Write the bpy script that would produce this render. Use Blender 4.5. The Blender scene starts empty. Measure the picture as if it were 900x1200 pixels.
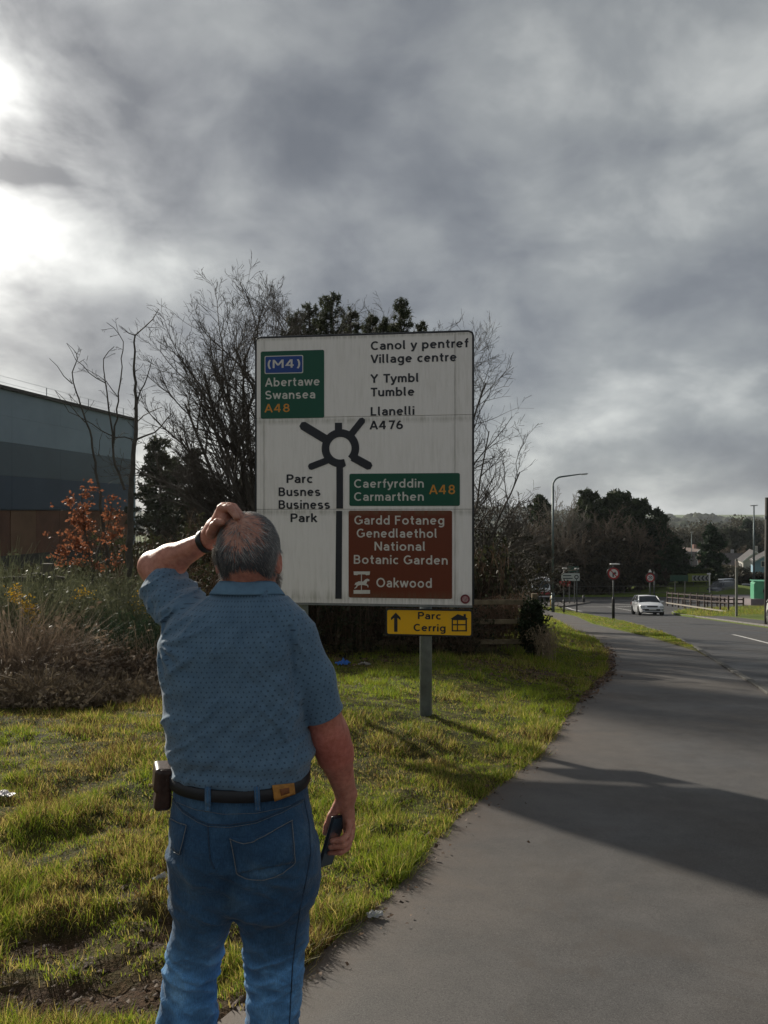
import bpy, math, random
import numpy as np
from mathutils import Vector, Matrix

SC = bpy.context.scene
C = SC.collection
rad = math.radians
random.seed(7)
rng = np.random.default_rng(7)

# ---------------------------------------------------------------- camera
cam_d = bpy.data.cameras.new("camera")
cam = bpy.data.objects.new("camera", cam_d)
C.objects.link(cam)
cam.location = (0, 0, 0)
cam.rotation_euler = (rad(90), 0, 0)
cam_d.sensor_fit = 'VERTICAL'
cam_d.sensor_height = 36.0
cam_d.lens = 27.0
cam_d.clip_start = 0.05
cam_d.clip_end = 12000
SC.camera = cam

# ---------------------------------------------------------------- light
SUN_AZ = rad(-35.0)        # left of the view axis
SUN_EL = rad(22.0)
sun_dir = Vector((math.sin(SUN_AZ) * math.cos(SUN_EL), math.cos(SUN_AZ) * math.cos(SUN_EL), math.sin(SUN_EL)))
sl = bpy.data.lights.new("sun", 'SUN')
sl.energy = 3.2
sl.angle = rad(1.6)
sl.color = (1.0, 0.93, 0.80)
sun = bpy.data.objects.new("sun", sl)
C.objects.link(sun)
sun.rotation_euler = (-sun_dir).to_track_quat('-Z', 'Y').to_euler()

SC.view_settings.view_transform = 'Standard'
SC.view_settings.look = 'None'
SC.view_settings.exposure = 0.82
SC.view_settings.gamma = 1.0
SC.cycles.max_bounces = 6
SC.cycles.transparent_max_bounces = 8
SC.cycles.volume_bounces = 0

# ---------------------------------------------------------------- sky
W = bpy.data.worlds.new("World")
SC.world = W
W.use_nodes = True
nt = W.node_tree
for n in list(nt.nodes):
    nt.nodes.remove(n)


class NT:
    """small helper for node trees"""
    def __init__(s, tree):
        s.t = tree
    def n(s, typ, **kw):
        nd = s.t.nodes.new(typ)
        for k, v in kw.items():
            if k.startswith('i_'):
                key = k[2:].replace('_', ' ')
                if key.isdigit():
                    key = int(key)
                nd.inputs[key].default_value = v
            else:
                setattr(nd, k, v)
        return nd
    def l(s, a, b):
        s.t.links.new(a, b)
    def math(s, op, a, b=None, c=None, clamp=False):
        nd = s.t.nodes.new('ShaderNodeMath')
        nd.operation = op
        nd.use_clamp = clamp
        for i, v in enumerate((a, b, c)):
            if v is None:
                continue
            if isinstance(v, (int, float)):
                nd.inputs[i].default_value = v
            else:
                s.l(v, nd.inputs[i])
        return nd.outputs[0]
    def vmath(s, op, a, b=None, scale=None):
        nd = s.t.nodes.new('ShaderNodeVectorMath')
        nd.operation = op
        for i, v in enumerate((a, b)):
            if v is None:
                continue
            if isinstance(v, (tuple, list)):
                nd.inputs[i].default_value = v
            else:
                s.l(v, nd.inputs[i])
        if scale is not None:
            if isinstance(scale, (int, float)):
                nd.inputs['Scale'].default_value = scale
            else:
                s.l(scale, nd.inputs['Scale'])
        return nd
    def mix(s, f, a, b, typ='MIX'):
        nd = s.t.nodes.new('ShaderNodeMixRGB')
        nd.blend_type = typ
        for i, v in enumerate((f, a, b)):
            if isinstance(v, (int, float)):
                nd.inputs[i].default_value = v
            elif isinstance(v, (tuple, list)):
                nd.inputs[i].default_value = tuple(v) + ((1,) if len(v) == 3 else ())
            else:
                s.l(v, nd.inputs[i])
        return nd.outputs[0]
    def noise(s, vec, scale, detail=4, rough=0.55, dist=0.0):
        nd = s.n('ShaderNodeTexNoise')
        nd.inputs['Scale'].default_value = scale
        nd.inputs['Detail'].default_value = detail
        nd.inputs['Roughness'].default_value = rough
        nd.inputs['Distortion'].default_value = dist
        if vec is not None:
            s.l(vec, nd.inputs['Vector'])
        return nd.outputs['Fac']
    def ramp(s, f, stops, interp='LINEAR'):
        nd = s.n('ShaderNodeValToRGB')
        cr = nd.color_ramp
        cr.interpolation = interp
        while len(cr.elements) < len(stops):
            cr.elements.new(0.5)
        for e, (p, c) in zip(cr.elements, stops):
            e.position = p
            if isinstance(c, (int, float)):
                c = (c, c, c)
            e.color = tuple(c) + (1,)
        s.l(f, nd.inputs[0])
        return nd.outputs[0]


k = NT(nt)
tc = k.n('ShaderNodeTexCoord')
sky = k.n('ShaderNodeTexSky')
sky.sky_type = 'NISHITA'
sky.sun_disc = False
sky.sun_elevation = SUN_EL
sky.sun_rotation = SUN_AZ
dirv = tc.outputs['Generated']
sep = k.n('ShaderNodeSeparateXYZ')
k.l(dirv, sep.inputs[0])
zz = k.math('ADD', k.math('MAXIMUM', sep.outputs[2], 0.0), 0.75)
proj = k.vmath('DIVIDE', dirv, None)
cz = k.n('ShaderNodeCombineXYZ')
for i in range(3):
    k.l(zz, cz.inputs[i])
k.l(cz.outputs[0], proj.inputs[1])
flat = k.vmath('MULTIPLY', proj.outputs[0], (1.0, 1.0, 1.35))
pv = k.vmath('ADD', flat.outputs[0], (12.1, 5.3, 6.2)).outputs[0]
n1 = k.noise(pv, 2.7, 8, 0.50, 0.15)
n2 = k.noise(pv, 7.0, 8, 0.55, 0.25)
cl = k.math('ADD', k.math('MULTIPLY', n1, 0.68), k.math('MULTIPLY', n2, 0.32))
# cloud base colour : thick (dark, bluish) -> thin (pale)
cloud = k.ramp(cl, [(0.37, (0.092, 0.100, 0.115)), (0.45, (0.128, 0.138, 0.152)),
                    (0.53, (0.185, 0.197, 0.204)), (0.64, (0.34, 0.350, 0.345))])
# forward scattering of the hidden sun through the cloud
dot = k.vmath('DOT_PRODUCT', dirv, tuple(sun_dir)).outputs['Value']
dotc = k.math('MAXIMUM', dot, 0.0)
g1 = k.math('POWER', dotc, 75.0)
g2 = k.math('POWER', dotc, 9.0)
thin = k.ramp(cl, [(0.40, 0.10), (0.50, 0.70), (0.58, 1.3)])
glow = k.math('ADD', k.math('MULTIPLY', g1, 1.6), k.math('MULTIPLY', g2, 0.12))
glow = k.math('MULTIPLY', glow, thin)
gc = k.mix(1.0, (1.0, 0.985, 0.93), (1, 1, 1), 'MULTIPLY')
gcs = k.vmath('SCALE', gc, None, glow)
elv = k.math('SUBTRACT', 1.10, k.math('MULTIPLY', k.math('MAXIMUM', sep.outputs[2], 0.0), 0.42))
cloud = k.vmath('SCALE', cloud, None, elv).outputs[0]
tot = k.vmath('ADD', cloud, gcs.outputs[0])
# a little of the clear sky above the cloud
skys = k.vmath('SCALE', sky.outputs[0], None, 0.10)
mixs = k.mix(0.97, skys.outputs[0], tot.outputs[0])
bg = k.n('ShaderNodeBackground')
bg.inputs['Strength'].default_value = 1.0
k.l(mixs, bg.inputs['Color'])
wo = k.n('ShaderNodeOutputWorld')
k.l(bg.outputs[0], wo.inputs[0])

# ---------------------------------------------------------------- numeric noise
def _hash(ix, iy, iz, seed):
    h = (ix.astype(np.int64) * 374761393 + iy.astype(np.int64) * 668265263 + iz.astype(np.int64) * 2147483647 + seed * 974634777) & 0xffffffff
    h = ((h ^ (h >> 13)) * 1274126177) & 0xffffffff
    h = (h ^ (h >> 16)) & 0xffffff
    return h / float(0xffffff)

def vnoise(x, y, z=None, seed=0):
    if z is None:
        z = np.zeros_like(x)
    ix, iy, iz = np.floor(x), np.floor(y), np.floor(z)
    fx, fy, fz = x - ix, y - iy, z - iz
    fx = fx * fx * (3 - 2 * fx); fy = fy * fy * (3 - 2 * fy); fz = fz * fz * (3 - 2 * fz)
    r = 0
    for a in (0, 1):
        for b in (0, 1):
            for c in (0, 1):
                w = (fx if a else 1 - fx) * (fy if b else 1 - fy) * (fz if c else 1 - fz)
                r = r + w * _hash(ix + a, iy + b, iz + c, seed)
    return r * 2 - 1

def fbm(x, y, z=None, oct=4, seed=0, gain=0.5):
    r = 0; a = 1.0; f = 1.0
    for o in range(oct):
        r = r + a * vnoise(x * f, y * f, None if z is None else z * f, seed + o * 17)
        a *= gain; f *= 2.03
    return r

def sstep(a, b, x):
    t = np.clip((x - a) / (b - a), 0, 1)
    return t * t * (3 - 2 * t)

# ---------------------------------------------------------------- materials
def hexc(r, g, b):
    f = lambda v: (v / 255.0 / 12.92) if v / 255.0 <= 0.04045 else ((v / 255.0 + 0.055) / 1.055) ** 2.4
    return (f(r), f(g), f(b))

MATS = {}
def mat(name, col, rough=0.7, var=0.15, scale=6.0, bump=0.0, bscale=40.0, metal=0.0, spec=0.5, col2=None, transl=0.0, vcol=False, coat=0.0, space='Object', detail=5):
    if name in MATS:
        return MATS[name]
    m = bpy.data.materials.new(name)
    m.use_nodes = True
    t = NT(m.node_tree)
    b = m.node_tree.nodes['Principled BSDF']
    out = m.node_tree.nodes['Material Output']
    b.inputs['Roughness'].default_value = rough
    b.inputs['Metallic'].default_value = metal
    b.inputs['Specular IOR Level'].default_value = spec
    if coat:
        b.inputs['Coat Weight'].default_value = coat
        b.inputs['Coat Roughness'].default_value = 0.1
    tcn = t.n('ShaderNodeTexCoord')
    vec = tcn.outputs[space]
    if col2 is None:
        col2 = tuple(c * (1 - var) for c in col)
        col1 = tuple(min(1, c * (1 + var)) for c in col)
    else:
        col1 = col
    nz = t.noise(vec, scale, detail, 0.6)
    f = t.ramp(nz, [(0.32, 0.0), (0.68, 1.0)])
    cc = t.mix(f, col1, col2)
    if vcol:
        at = t.n('ShaderNodeAttribute'); at.attribute_name = 'Col'
        cc = t.mix(1.0, cc, at.outputs['Color'], 'MULTIPLY')
    t.l(cc, b.inputs['Base Color'])
    if bump:
        bn = t.n('ShaderNodeBump')
        bn.inputs['Strength'].default_value = 1.0
        bn.inputs['Distance'].default_value = bump
        t.l(t.noise(vec, bscale, 4, 0.6), bn.inputs['Height'])
        t.l(bn.outputs[0], b.inputs['Normal'])
    if transl:
        tr = t.n('ShaderNodeBsdfTranslucent')
        t.l(cc, tr.inputs['Color'])
        mx = t.n('ShaderNodeMixShader')
        mx.inputs[0].default_value = transl
        t.l(b.outputs[0], mx.inputs[1]); t.l(tr.outputs[0], mx.inputs[2])
        t.l(mx.outputs[0], out.inputs['Surface'])
    MATS[name] = m
    return m

# ---------------------------------------------------------------- objects
def tag(o, label=None, cat=None, group=None, kind=None):
    if label: o['label'] = label
    if cat: o['category'] = cat
    if group: o['group'] = group
    if kind: o['kind'] = kind
    return o

def thing(name, label, cat, loc=(0, 0, 0), rz=0.0, group=None, kind=None):
    o = bpy.data.objects.new(name, None)
    o.empty_display_size = 0.2
    C.objects.link(o)
    o.location = loc
    o.rotation_euler = (0, 0, rz)
    return tag(o, label, cat, group, kind)

def mesh_np(name, V, F, mat_, parent=None, smooth=False, off=None, col=None, extra=None, mats=None, midx=None):
    """V (n,3); F (m,k) array or list of arrays of the same arity or a list of faces"""
    V = np.asarray(V, dtype=np.float64)
    if off is not None:
        V = V - np.asarray(off, dtype=np.float64)
    me = bpy.data.meshes.new(name)
    if isinstance(F, np.ndarray):
        groups = [F]
    elif len(F) and isinstance(F[0], np.ndarray) and F[0].ndim == 2:
        groups = F
    else:
        groups = None
    if groups is not None:
        loops = np.concatenate([g.ravel() for g in groups]).astype(np.int32)
        sizes = np.concatenate([np.full(len(g), g.shape[1], np.int32) for g in groups])
        starts = np.concatenate([[0], np.cumsum(sizes)[:-1]]).astype(np.int32)
        me.vertices.add(len(V)); me.vertices.foreach_set('co', V.astype(np.float32).ravel())
        me.loops.add(len(loops)); me.loops.foreach_set('vertex_index', loops)
        me.polygons.add(len(sizes)); me.polygons.foreach_set('loop_start', starts)
        try:
            me.polygons.foreach_set('loop_total', sizes)
        except Exception:
            pass
        me.update(calc_edges=True)
    else:
        me.from_pydata([tuple(v) for v in V], [], [tuple(int(i) for i in f) for f in F])
        me.update()
    if smooth:
        me.polygons.foreach_set('use_smooth', np.ones(len(me.polygons), bool))
    if mats:
        for mm in mats: me.materials.append(mm)
        if midx is not None:
            me.polygons.foreach_set('material_index', np.asarray(midx, np.int32))
    elif mat_:
        me.materials.append(mat_)
    if col is not None:
        a = me.color_attributes.new('Col', 'FLOAT_COLOR', 'POINT')
        cc = np.ones((len(V), 4), np.float32); cc[:, :3] = col
        a.data.foreach_set('color', cc.ravel())
    if extra is not None:
        for nm, arr in extra.items():
            a = me.attributes.new(nm, 'FLOAT_VECTOR', 'POINT')
            a.data.foreach_set('vector', np.asarray(arr, np.float32).ravel())
    o = bpy.data.objects.new(name, me)
    C.objects.link(o)
    if parent is not None:
        o.parent = parent
    return o

def copy_tree(o, parent=None):
    c = o.copy(); C.objects.link(c)
    if parent is not None: c.parent = parent
    for ch in list(o.children):
        if ch.name in C.objects:
            copy_tree(ch, c)
    return c

class MB:
    """mesh builder"""
    def __init__(s):
        s.v = []; s.f = []
    def add(s, V, F):
        o = len(s.v)
        s.v.extend([tuple(map(float, p)) for p in V])
        s.f.extend([tuple(int(i) + o for i in f) for f in F])
        return s
    def box(s, c, d, rz=0, rx=0, ry=0, taper=1.0, bev=0.0):
        hx, hy, hz = d[0] / 2, d[1] / 2, d[2] / 2
        if bev > 0:
            return s.bbox(c, d, rz, rx, ry, bev)
        V = [Vector((x * hx * (taper if z > 0 else 1), y * hy * (taper if z > 0 else 1), z * hz)) for z in (-1, 1) for y in (-1, 1) for x in (-1, 1)]
        M = Matrix.Rotation(rz, 3, 'Z') @ Matrix.Rotation(ry, 3, 'Y') @ Matrix.Rotation(rx, 3, 'X')
        V = [M @ v + Vector(c) for v in V]
        return s.add(V, [(0, 2, 3, 1), (4, 5, 7, 6), (0, 1, 5, 4), (2, 6, 7, 3), (0, 4, 6, 2), (1, 3, 7, 5)])
    def bbox(s, c, d, rz, rx, ry, b):
        # chamfered box : every corner gives three verts
        h = [d[0] / 2, d[1] / 2, d[2] / 2]
        M = Matrix.Rotation(rz, 3, 'Z') @ Matrix.Rotation(ry, 3, 'Y') @ Matrix.Rotation(rx, 3, 'X')
        V = []; idx = {}
        for sx in (-1, 1):
            for sy in (-1, 1):
                for sz in (-1, 1):
                    for ax in range(3):
                        p = [sx * (h[0] - b), sy * (h[1] - b), sz * (h[2] - b)]
                        p[ax] += (sx, sy, sz)[ax] * b
                        idx[(sx, sy, sz, ax)] = len(V)
                        V.append(M @ Vector(p) + Vector(c))
        F = []
        for ax in range(3):
            o1, o2 = (ax + 1) % 3, (ax + 2) % 3
            for sg in (-1, 1):
                q = []
                for a, b2 in ((-1, -1), (1, -1), (1, 1), (-1, 1)):
                    k_ = [0, 0, 0]; k_[ax] = sg; k_[o1] = a; k_[o2] = b2
                    q.append(idx[(k_[0], k_[1], k_[2], ax)])
                F.append(tuple(q if sg > 0 else q[::-1]))
            for a in (-1, 1):
                for b2 in (-1, 1):
                    q = []
                    k1 = [0, 0, 0]; k1[o1] = a; k1[o2] = b2
                    for sg, aa in ((-1, o1), (1, o1), (1, o2), (-1, o2)):
                        k_ = list(k1); k_[ax] = sg
                        q.append(idx[(k_[0], k_[1], k_[2], aa)])
                    F.append(tuple(q if a * b2 > 0 else q[::-1]))
        for sx in (-1, 1):
            for sy in (-1, 1):
                for sz in (-1, 1):
                    q = [idx[(sx, sy, sz, a)] for a in range(3)]
                    F.append(tuple(q if sx * sy * sz > 0 else q[::-1]))
        return s.add(V, F)
    def tube(s, pts, r, n=8, cap=True):
        pts = [Vector(p) for p in pts]
        if not hasattr(r, '__len__'): r = [r] * len(pts)
        V = []; F = []
        prev = None
        for i, p in enumerate(pts):
            t = (pts[min(i + 1, len(pts) - 1)] - pts[max(i - 1, 0)])
            if t.length < 1e-9: t = Vector((0, 0, 1))
            t.normalize()
            if prev is None:
                u = t.orthogonal().normalized()
            else:
                u = (prev - t * prev.dot(t))
                u = u.normalized() if u.length > 1e-6 else t.orthogonal().normalized()
            prev = u
            w = t.cross(u)
            for j in range(n):
                a = 2 * math.pi * j / n
                V.append(p + (u * math.cos(a) + w * math.sin(a)) * r[i])
        for i in range(len(pts) - 1):
            for j in range(n):
                a, b = i * n + j, i * n + (j + 1) % n
                F.append((a, b, b + n, a + n))
        if cap:
            F.append(tuple(range(n))[::-1]); F.append(tuple((len(pts) - 1) * n + j for j in range(n)))
        return s.add(V, F)
    def prism(s, poly, y0, y1):
        """polygon in x,z extruded along y from y0 (front) to y1"""
        n = len(poly)
        V = [(p[0], y0, p[1]) for p in poly] + [(p[0], y1, p[1]) for p in poly]
        F = [tuple(range(n)), tuple(range(2 * n - 1, n - 1, -1))]
        for i in range(n):
            j = (i + 1) % n
            F.append((j, i, i + n, j + n))
        return s.add(V, F)
    def disc(s, c, r, y0, y1, n=32, r2=None):
        return s.prism([(c[0] + r * math.cos(2 * math.pi * i / n), c[1] + (r2 or r) * math.sin(2 * math.pi * i / n)) for i in range(n)], y0, y1)
    def ring(s, c, r0, r1, y0, y1, n=40):
        V = []; F = []
        for y in (y0, y1):
            for r in (r0, r1):
                for i in range(n):
                    a = 2 * math.pi * i / n
                    V.append((c[0] + r * math.cos(a), y, c[1] + r * math.sin(a)))
        for i in range(n):
            j = (i + 1) % n
            F += [(i, n + i, n + j, j), (2 * n + i, 2 * n + j, 3 * n + j, 3 * n + i), (i, j, 2 * n + j, 2 * n + i), (n + i, 3 * n + i, 3 * n + j, n + j)]
        return s.add(V, F)
    def build(s, name, m, parent=None, smooth=False, label=None, kind=None, bevel=0.0, off=None):
        me = bpy.data.meshes.new(name)
        V = s.v
        if off is not None:
            V = [(p[0] - off[0], p[1] - off[1], p[2] - off[2]) for p in V]
        me.from_pydata(V, [], s.f)
        me.update()
        if smooth:
            me.polygons.foreach_set('use_smooth', np.ones(len(me.polygons), bool))
        me.materials.append(m)
        o = bpy.data.objects.new(name, me)
        C.objects.link(o)
        if parent is not None: o.parent = parent
        if label: o['label'] = label
        if kind: o['kind'] = kind
        if bevel:
            b = o.modifiers.new('bevel', 'BEVEL'); b.width = bevel; b.segments = 2; b.limit_method = 'ANGLE'
        return o

def X(px, Y): return (px - 450) / 900.0 * Y
def Z(py, Y): return (600 - py) / 900.0 * Y
def WP(px, py, Y): return np.array([X(px, Y), Y, Z(py, Y)])

# ---------------------------------------------------------------- lie of the land
_by = [-400, -25, 60, 80, 100, 115, 130, 160, 250, 400, 800, 4000]
_bz = [0.2, -1.55 + .1056 * 25, -7.886, -9.75, -11.05, -12.3, -13.7, -14.8, -17.5, -20, -22, -22]
def base(Y): return np.interp(Y, _by, _bz)

_pl = np.array([(-60, -26), (-10, -6.6), (0, -2.35), (2.25, -.85), (3.19, -.32), (3.5, -.19), (3.94, .05), (4.35, .17), (5.37, .54), (6.12, .93), (7.34, 1.5), (9.69, 2.33), (11.6, 2.98), (14.5, 4.15), (16.8, 4.85), (20, 5.8), (25.5, 7.1), (32.4, 8.0), (53.6, 11.4), (70, 12.6), (82, 13), (400, 13)])
_kn = np.array([(-60, -18), (-10, -1.6), (0, 2.05), (5, 3.8), (12.3, 6.17), (15.5, 7.06), (22.2, 9.04), (29.4, 10.9), (41.6, 13.25), (55.8, 14.9), (65, 15.9), (74, 17.0), (82, 17.6), (400, 17.6)])
_pr = np.array([(-60, -18.1), (0, 2.0), (12.3, 6.1), (20.5, 8.35), (21.5, 8.5), (26.8, 9.3), (33.2, 9.9), (38.7, 10.5), (51.7, 12.9), (70, 14.4), (82, 15), (400, 15)])
_kf = np.array([(-60, -9), (-10, 4.9), (0, 8.6), (12, 12.9), (35.8, 18.1), (50, 20.6), (58, 21.9), (63, 23.6), (68, 26.5), (73, 31), (78, 40), (82, 60), (400, 60)])
def xl(Y): return np.interp(Y, _pl[:, 0], _pl[:, 1])
def xr(Y): return np.interp(Y, _pr[:, 0], _pr[:, 1])
def xn(Y): return np.interp(Y, _kn[:, 0], _kn[:, 1])
def xf(Y): return np.interp(Y, _kf[:, 0], _kf[:, 1])

def mud(x, y):
    """0..1 : churned bare mud near the lower left"""
    m = np.exp(-((x + 1.25) / .75) ** 2 - ((y - 2.95) / .28) ** 2)
    m = np.maximum(m, .9 * np.exp(-((x + 1.15 + .5 * (y - 3.6)) / .55) ** 2 - ((y - 3.62) / .10) ** 2))
    m = np.maximum(m, .8 * np.exp(-((x + 1.9) / .5) ** 2 - ((y - 3.25) / .14) ** 2))
    m = np.maximum(m, np.exp(-((x + .45) / .45) ** 2 - ((y - 2.5) / .45) ** 2))
    m = np.maximum(m, .62 * np.exp(-((x + 1.2) / 1.0) ** 2 - ((y - 3.3) / .62) ** 2))
    m = np.maximum(m, .55 * np.exp(-((x + .55) / .4) ** 2 - ((y - 3.9) / .25) ** 2))
    n = fbm(x * 3.4, y * 5.5, oct=4, seed=5)
    return np.clip(m * 1.5 + n * .55 - .30, 0, 1) * (y < 5.5) * (y > 1)

def gz(x, Y):
    """height of the ground sheet"""
    x = np.asarray(x, float); Y = np.asarray(Y, float)
    z = base(Y)
    sL = xl(Y) - x
    left = sL > 0
    lift = .25 * sstep(0, 2.6, sL) * sstep(3.0, 7.5, Y) + .02 * sstep(0, .2, sL)
    lift = lift + .035 * np.clip(sL - 3.5, 0, 25) * sstep(6, 14, Y)
    lumps = (.030 * fbm(x * 1.3, Y * 1.3, oct=3, seed=2) + .024 * fbm(x * 5, Y * 5, oct=2, seed=9)) * sstep(.02, .4, sL) * (1 - .6 * sstep(20, 60, Y))
    m = mud(x, Y)
    lift = lift + lumps - m * (.05 - .045 * fbm(x * 8, Y * 8, oct=3, seed=21)) * sstep(.05, .3, sL)
    z = z + np.where(left, lift, 0.0)
    strip = (x > xr(Y)) & (x < xn(Y) - .1) & (Y > 21)
    z = z + np.where(strip, .03, 0.0)
    onpath = (~left) & (x <= xr(Y))
    z = z - np.where(onpath, .05, 0.0)
    road = (x > xn(Y)) & (x < xf(Y)) & (Y < 82)
    band = (Y >= 82) & (Y < 103.2) & (x > -40) & (x < 120)
    z = z - np.where(road | band, .24, 0.0)
    rp = x - xf(Y)
    right = (rp > 0) & (Y < 82)
    z = z + np.where(right, .02 + .06 * sstep(2.2, 4, rp) + .05 * fbm(x * .6, Y * .6, oct=2, seed=4) * sstep(2.2, 4, rp), 0.0)
    pave = right & (rp < 1.95) & (Y < 51)
    z = z - np.where(pave, .06, 0.0)
    far = Y > 103.2
    z = z + np.where(far, .12 + .25 * fbm(x * .05, Y * .05, oct=3, seed=3), 0)
    # grassy mound in the middle of the roundabout
    z = z + 2.05 * np.exp(-(((x - 43.5) / 11.0) ** 4) - ((Y - 115) / 7.5) ** 2)
    return z

ys = [-60, -40, -25, -15, -8, -4, -2, -1, 0]
y = 0.5
while y < 6000:
    ys.append(y)
    y += max(.07, y * .015) if y < 40 else y * .03
ys += [82 - .01, 82.0, 103.19, 103.21]
ys = np.array(sorted(ys))
def grow(start, n0, g, lim):
    r = [0.0]; d = start
    i = 0
    while r[-1] < lim:
        r.append(r[-1] + d)
        i += 1
        if i > n0: d *= g
    return np.array(r)
sleft = grow(.07, 50, 1.075, 3000)[::-1]
sright = grow(.5, 8, 1.22, 3000)
cols = []
for s in sleft: cols.append(xl(ys) - s)
cols.append(xl(ys) + .015)
for t in np.linspace(.12, .88, 5): cols.append(xl(ys) + (xr(ys) - xl(ys)) * t)
cols.append(xr(ys)); cols.append(xr(ys) + .01 * (xn(ys) - xr(ys) > .5) + .0005)
for t in (.2, .5, .8): cols.append(xr(ys) + .02 + (xn(ys) - xr(ys) - .04) * t)
cols.append(np.maximum(xn(ys) - .001, xr(ys) + .001)); cols.append(np.maximum(xn(ys), xr(ys)) + .05)
for t in (.3, .7): cols.append(xn(ys) + (xf(ys) - xn(ys)) * t)
cols.append(xf(ys) - .05); cols.append(xf(ys) + .001)
for s in (.5, 1.2, 1.94, 1.96): cols.append(xf(ys) + s)
for s in sright[1:]: cols.append(xf(ys) + 1.96 + s)
GX = np.stack(cols, 1)
GY = np.repeat(ys[:, None], GX.shape[1], 1)
GZ = gz(GX, GY)
nr, nc = GX.shape
idx = np.arange(nr * nc).reshape(nr, nc)
F = np.stack([idx[:-1, :-1], idx[:-1, 1:], idx[1:, 1:], idx[1:, :-1]], -1).reshape(-1, 4)

def ground_material():
    m = bpy.data.materials.new("turf"); m.use_nodes = True
    t = NT(m.node_tree); b = m.node_tree.nodes['Principled BSDF']
    g = t.n('ShaderNodeNewGeometry'); P = g.outputs['Position']
    a = t.noise(P, .9, 5, .6); c = t.noise(P, 9.0, 5, .65); d = t.noise(P, 60, 3, .7)
    grass = t.ramp(c, [(.3, (.022, .022, .008)), (.5, (.065, .062, .018)), (.66, (.13, .110, .035)), (.8, (.19, .145, .06))])
    grass2 = t.ramp(a, [(.35, (.7, .8, .7)), (.65, (1.25, 1.15, 1.1))])
    gcol = t.mix(1.0, grass, grass2, 'MULTIPLY')
    at = t.n('ShaderNodeAttribute'); at.attribute_name = 'Col'
    sepc = t.n('ShaderNodeSeparateColor'); t.l(at.outputs['Color'], sepc.inputs[0])
    gcol = t.mix(t.math('MULTIPLY', sepc.outputs[1], .75), gcol, t.mix(1.0, (.115, .165, .032), t.ramp(c, [(.3, .55), (.7, 1.3)]), 'MULTIPLY'))
    soil = t.ramp(d, [(.3, (.020, .012, .007)), (.55, (.062, .036, .021)), (.75, (.13, .085, .052))])
    mm = t.math('ADD', sepc.outputs[0], t.math('MULTIPLY', t.math('SUBTRACT', d, .5), .6), clamp=True)
    t.l(t.mix(mm, gcol, soil), b.inputs['Base Color'])
    b.inputs['Roughness'].default_value = .95
    b.inputs['Specular IOR Level'].default_value = .15
    bn = t.n('ShaderNodeBump'); bn.inputs['Distance'].default_value = .04; bn.inputs['Strength'].default_value = 1
    t.l(t.math('ADD', c, t.math('MULTIPLY', d, .35)), bn.inputs['Height']); t.l(bn.outputs[0], b.inputs['Normal'])
    return m

mval = mud(GX, GY)
edge = np.exp(-np.clip(xl(GY) - GX, 0, 9) / .10) * (GX <= xl(GY)) * (GY < 60)
litterz = np.exp(-(((GY - (14.9 - .25 * (GX - .5)))) / 1.1) ** 2) * (GX > -3) * (GX < 3.6) * .9     # dark leaf mould under the hedge
scrub = sstep(-2.6, -3.6, GX + .12 * (GY - 9)) * sstep(8.8, 10.2, GY) * (GY < 45) * .85
colr = np.clip(np.maximum.reduce([mval, edge * .8, litterz, scrub]), 0, 1).ravel()
colv = np.zeros((nr * nc, 3)); colv[:, 0] = colr; colv[:, 1] = sstep(16, 40, GY).ravel()
ground = mesh_np('ground', np.stack([GX, GY, GZ], -1).reshape(-1, 3), F, ground_material(), smooth=True, col=colv)
tag(ground, kind='structure')

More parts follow.
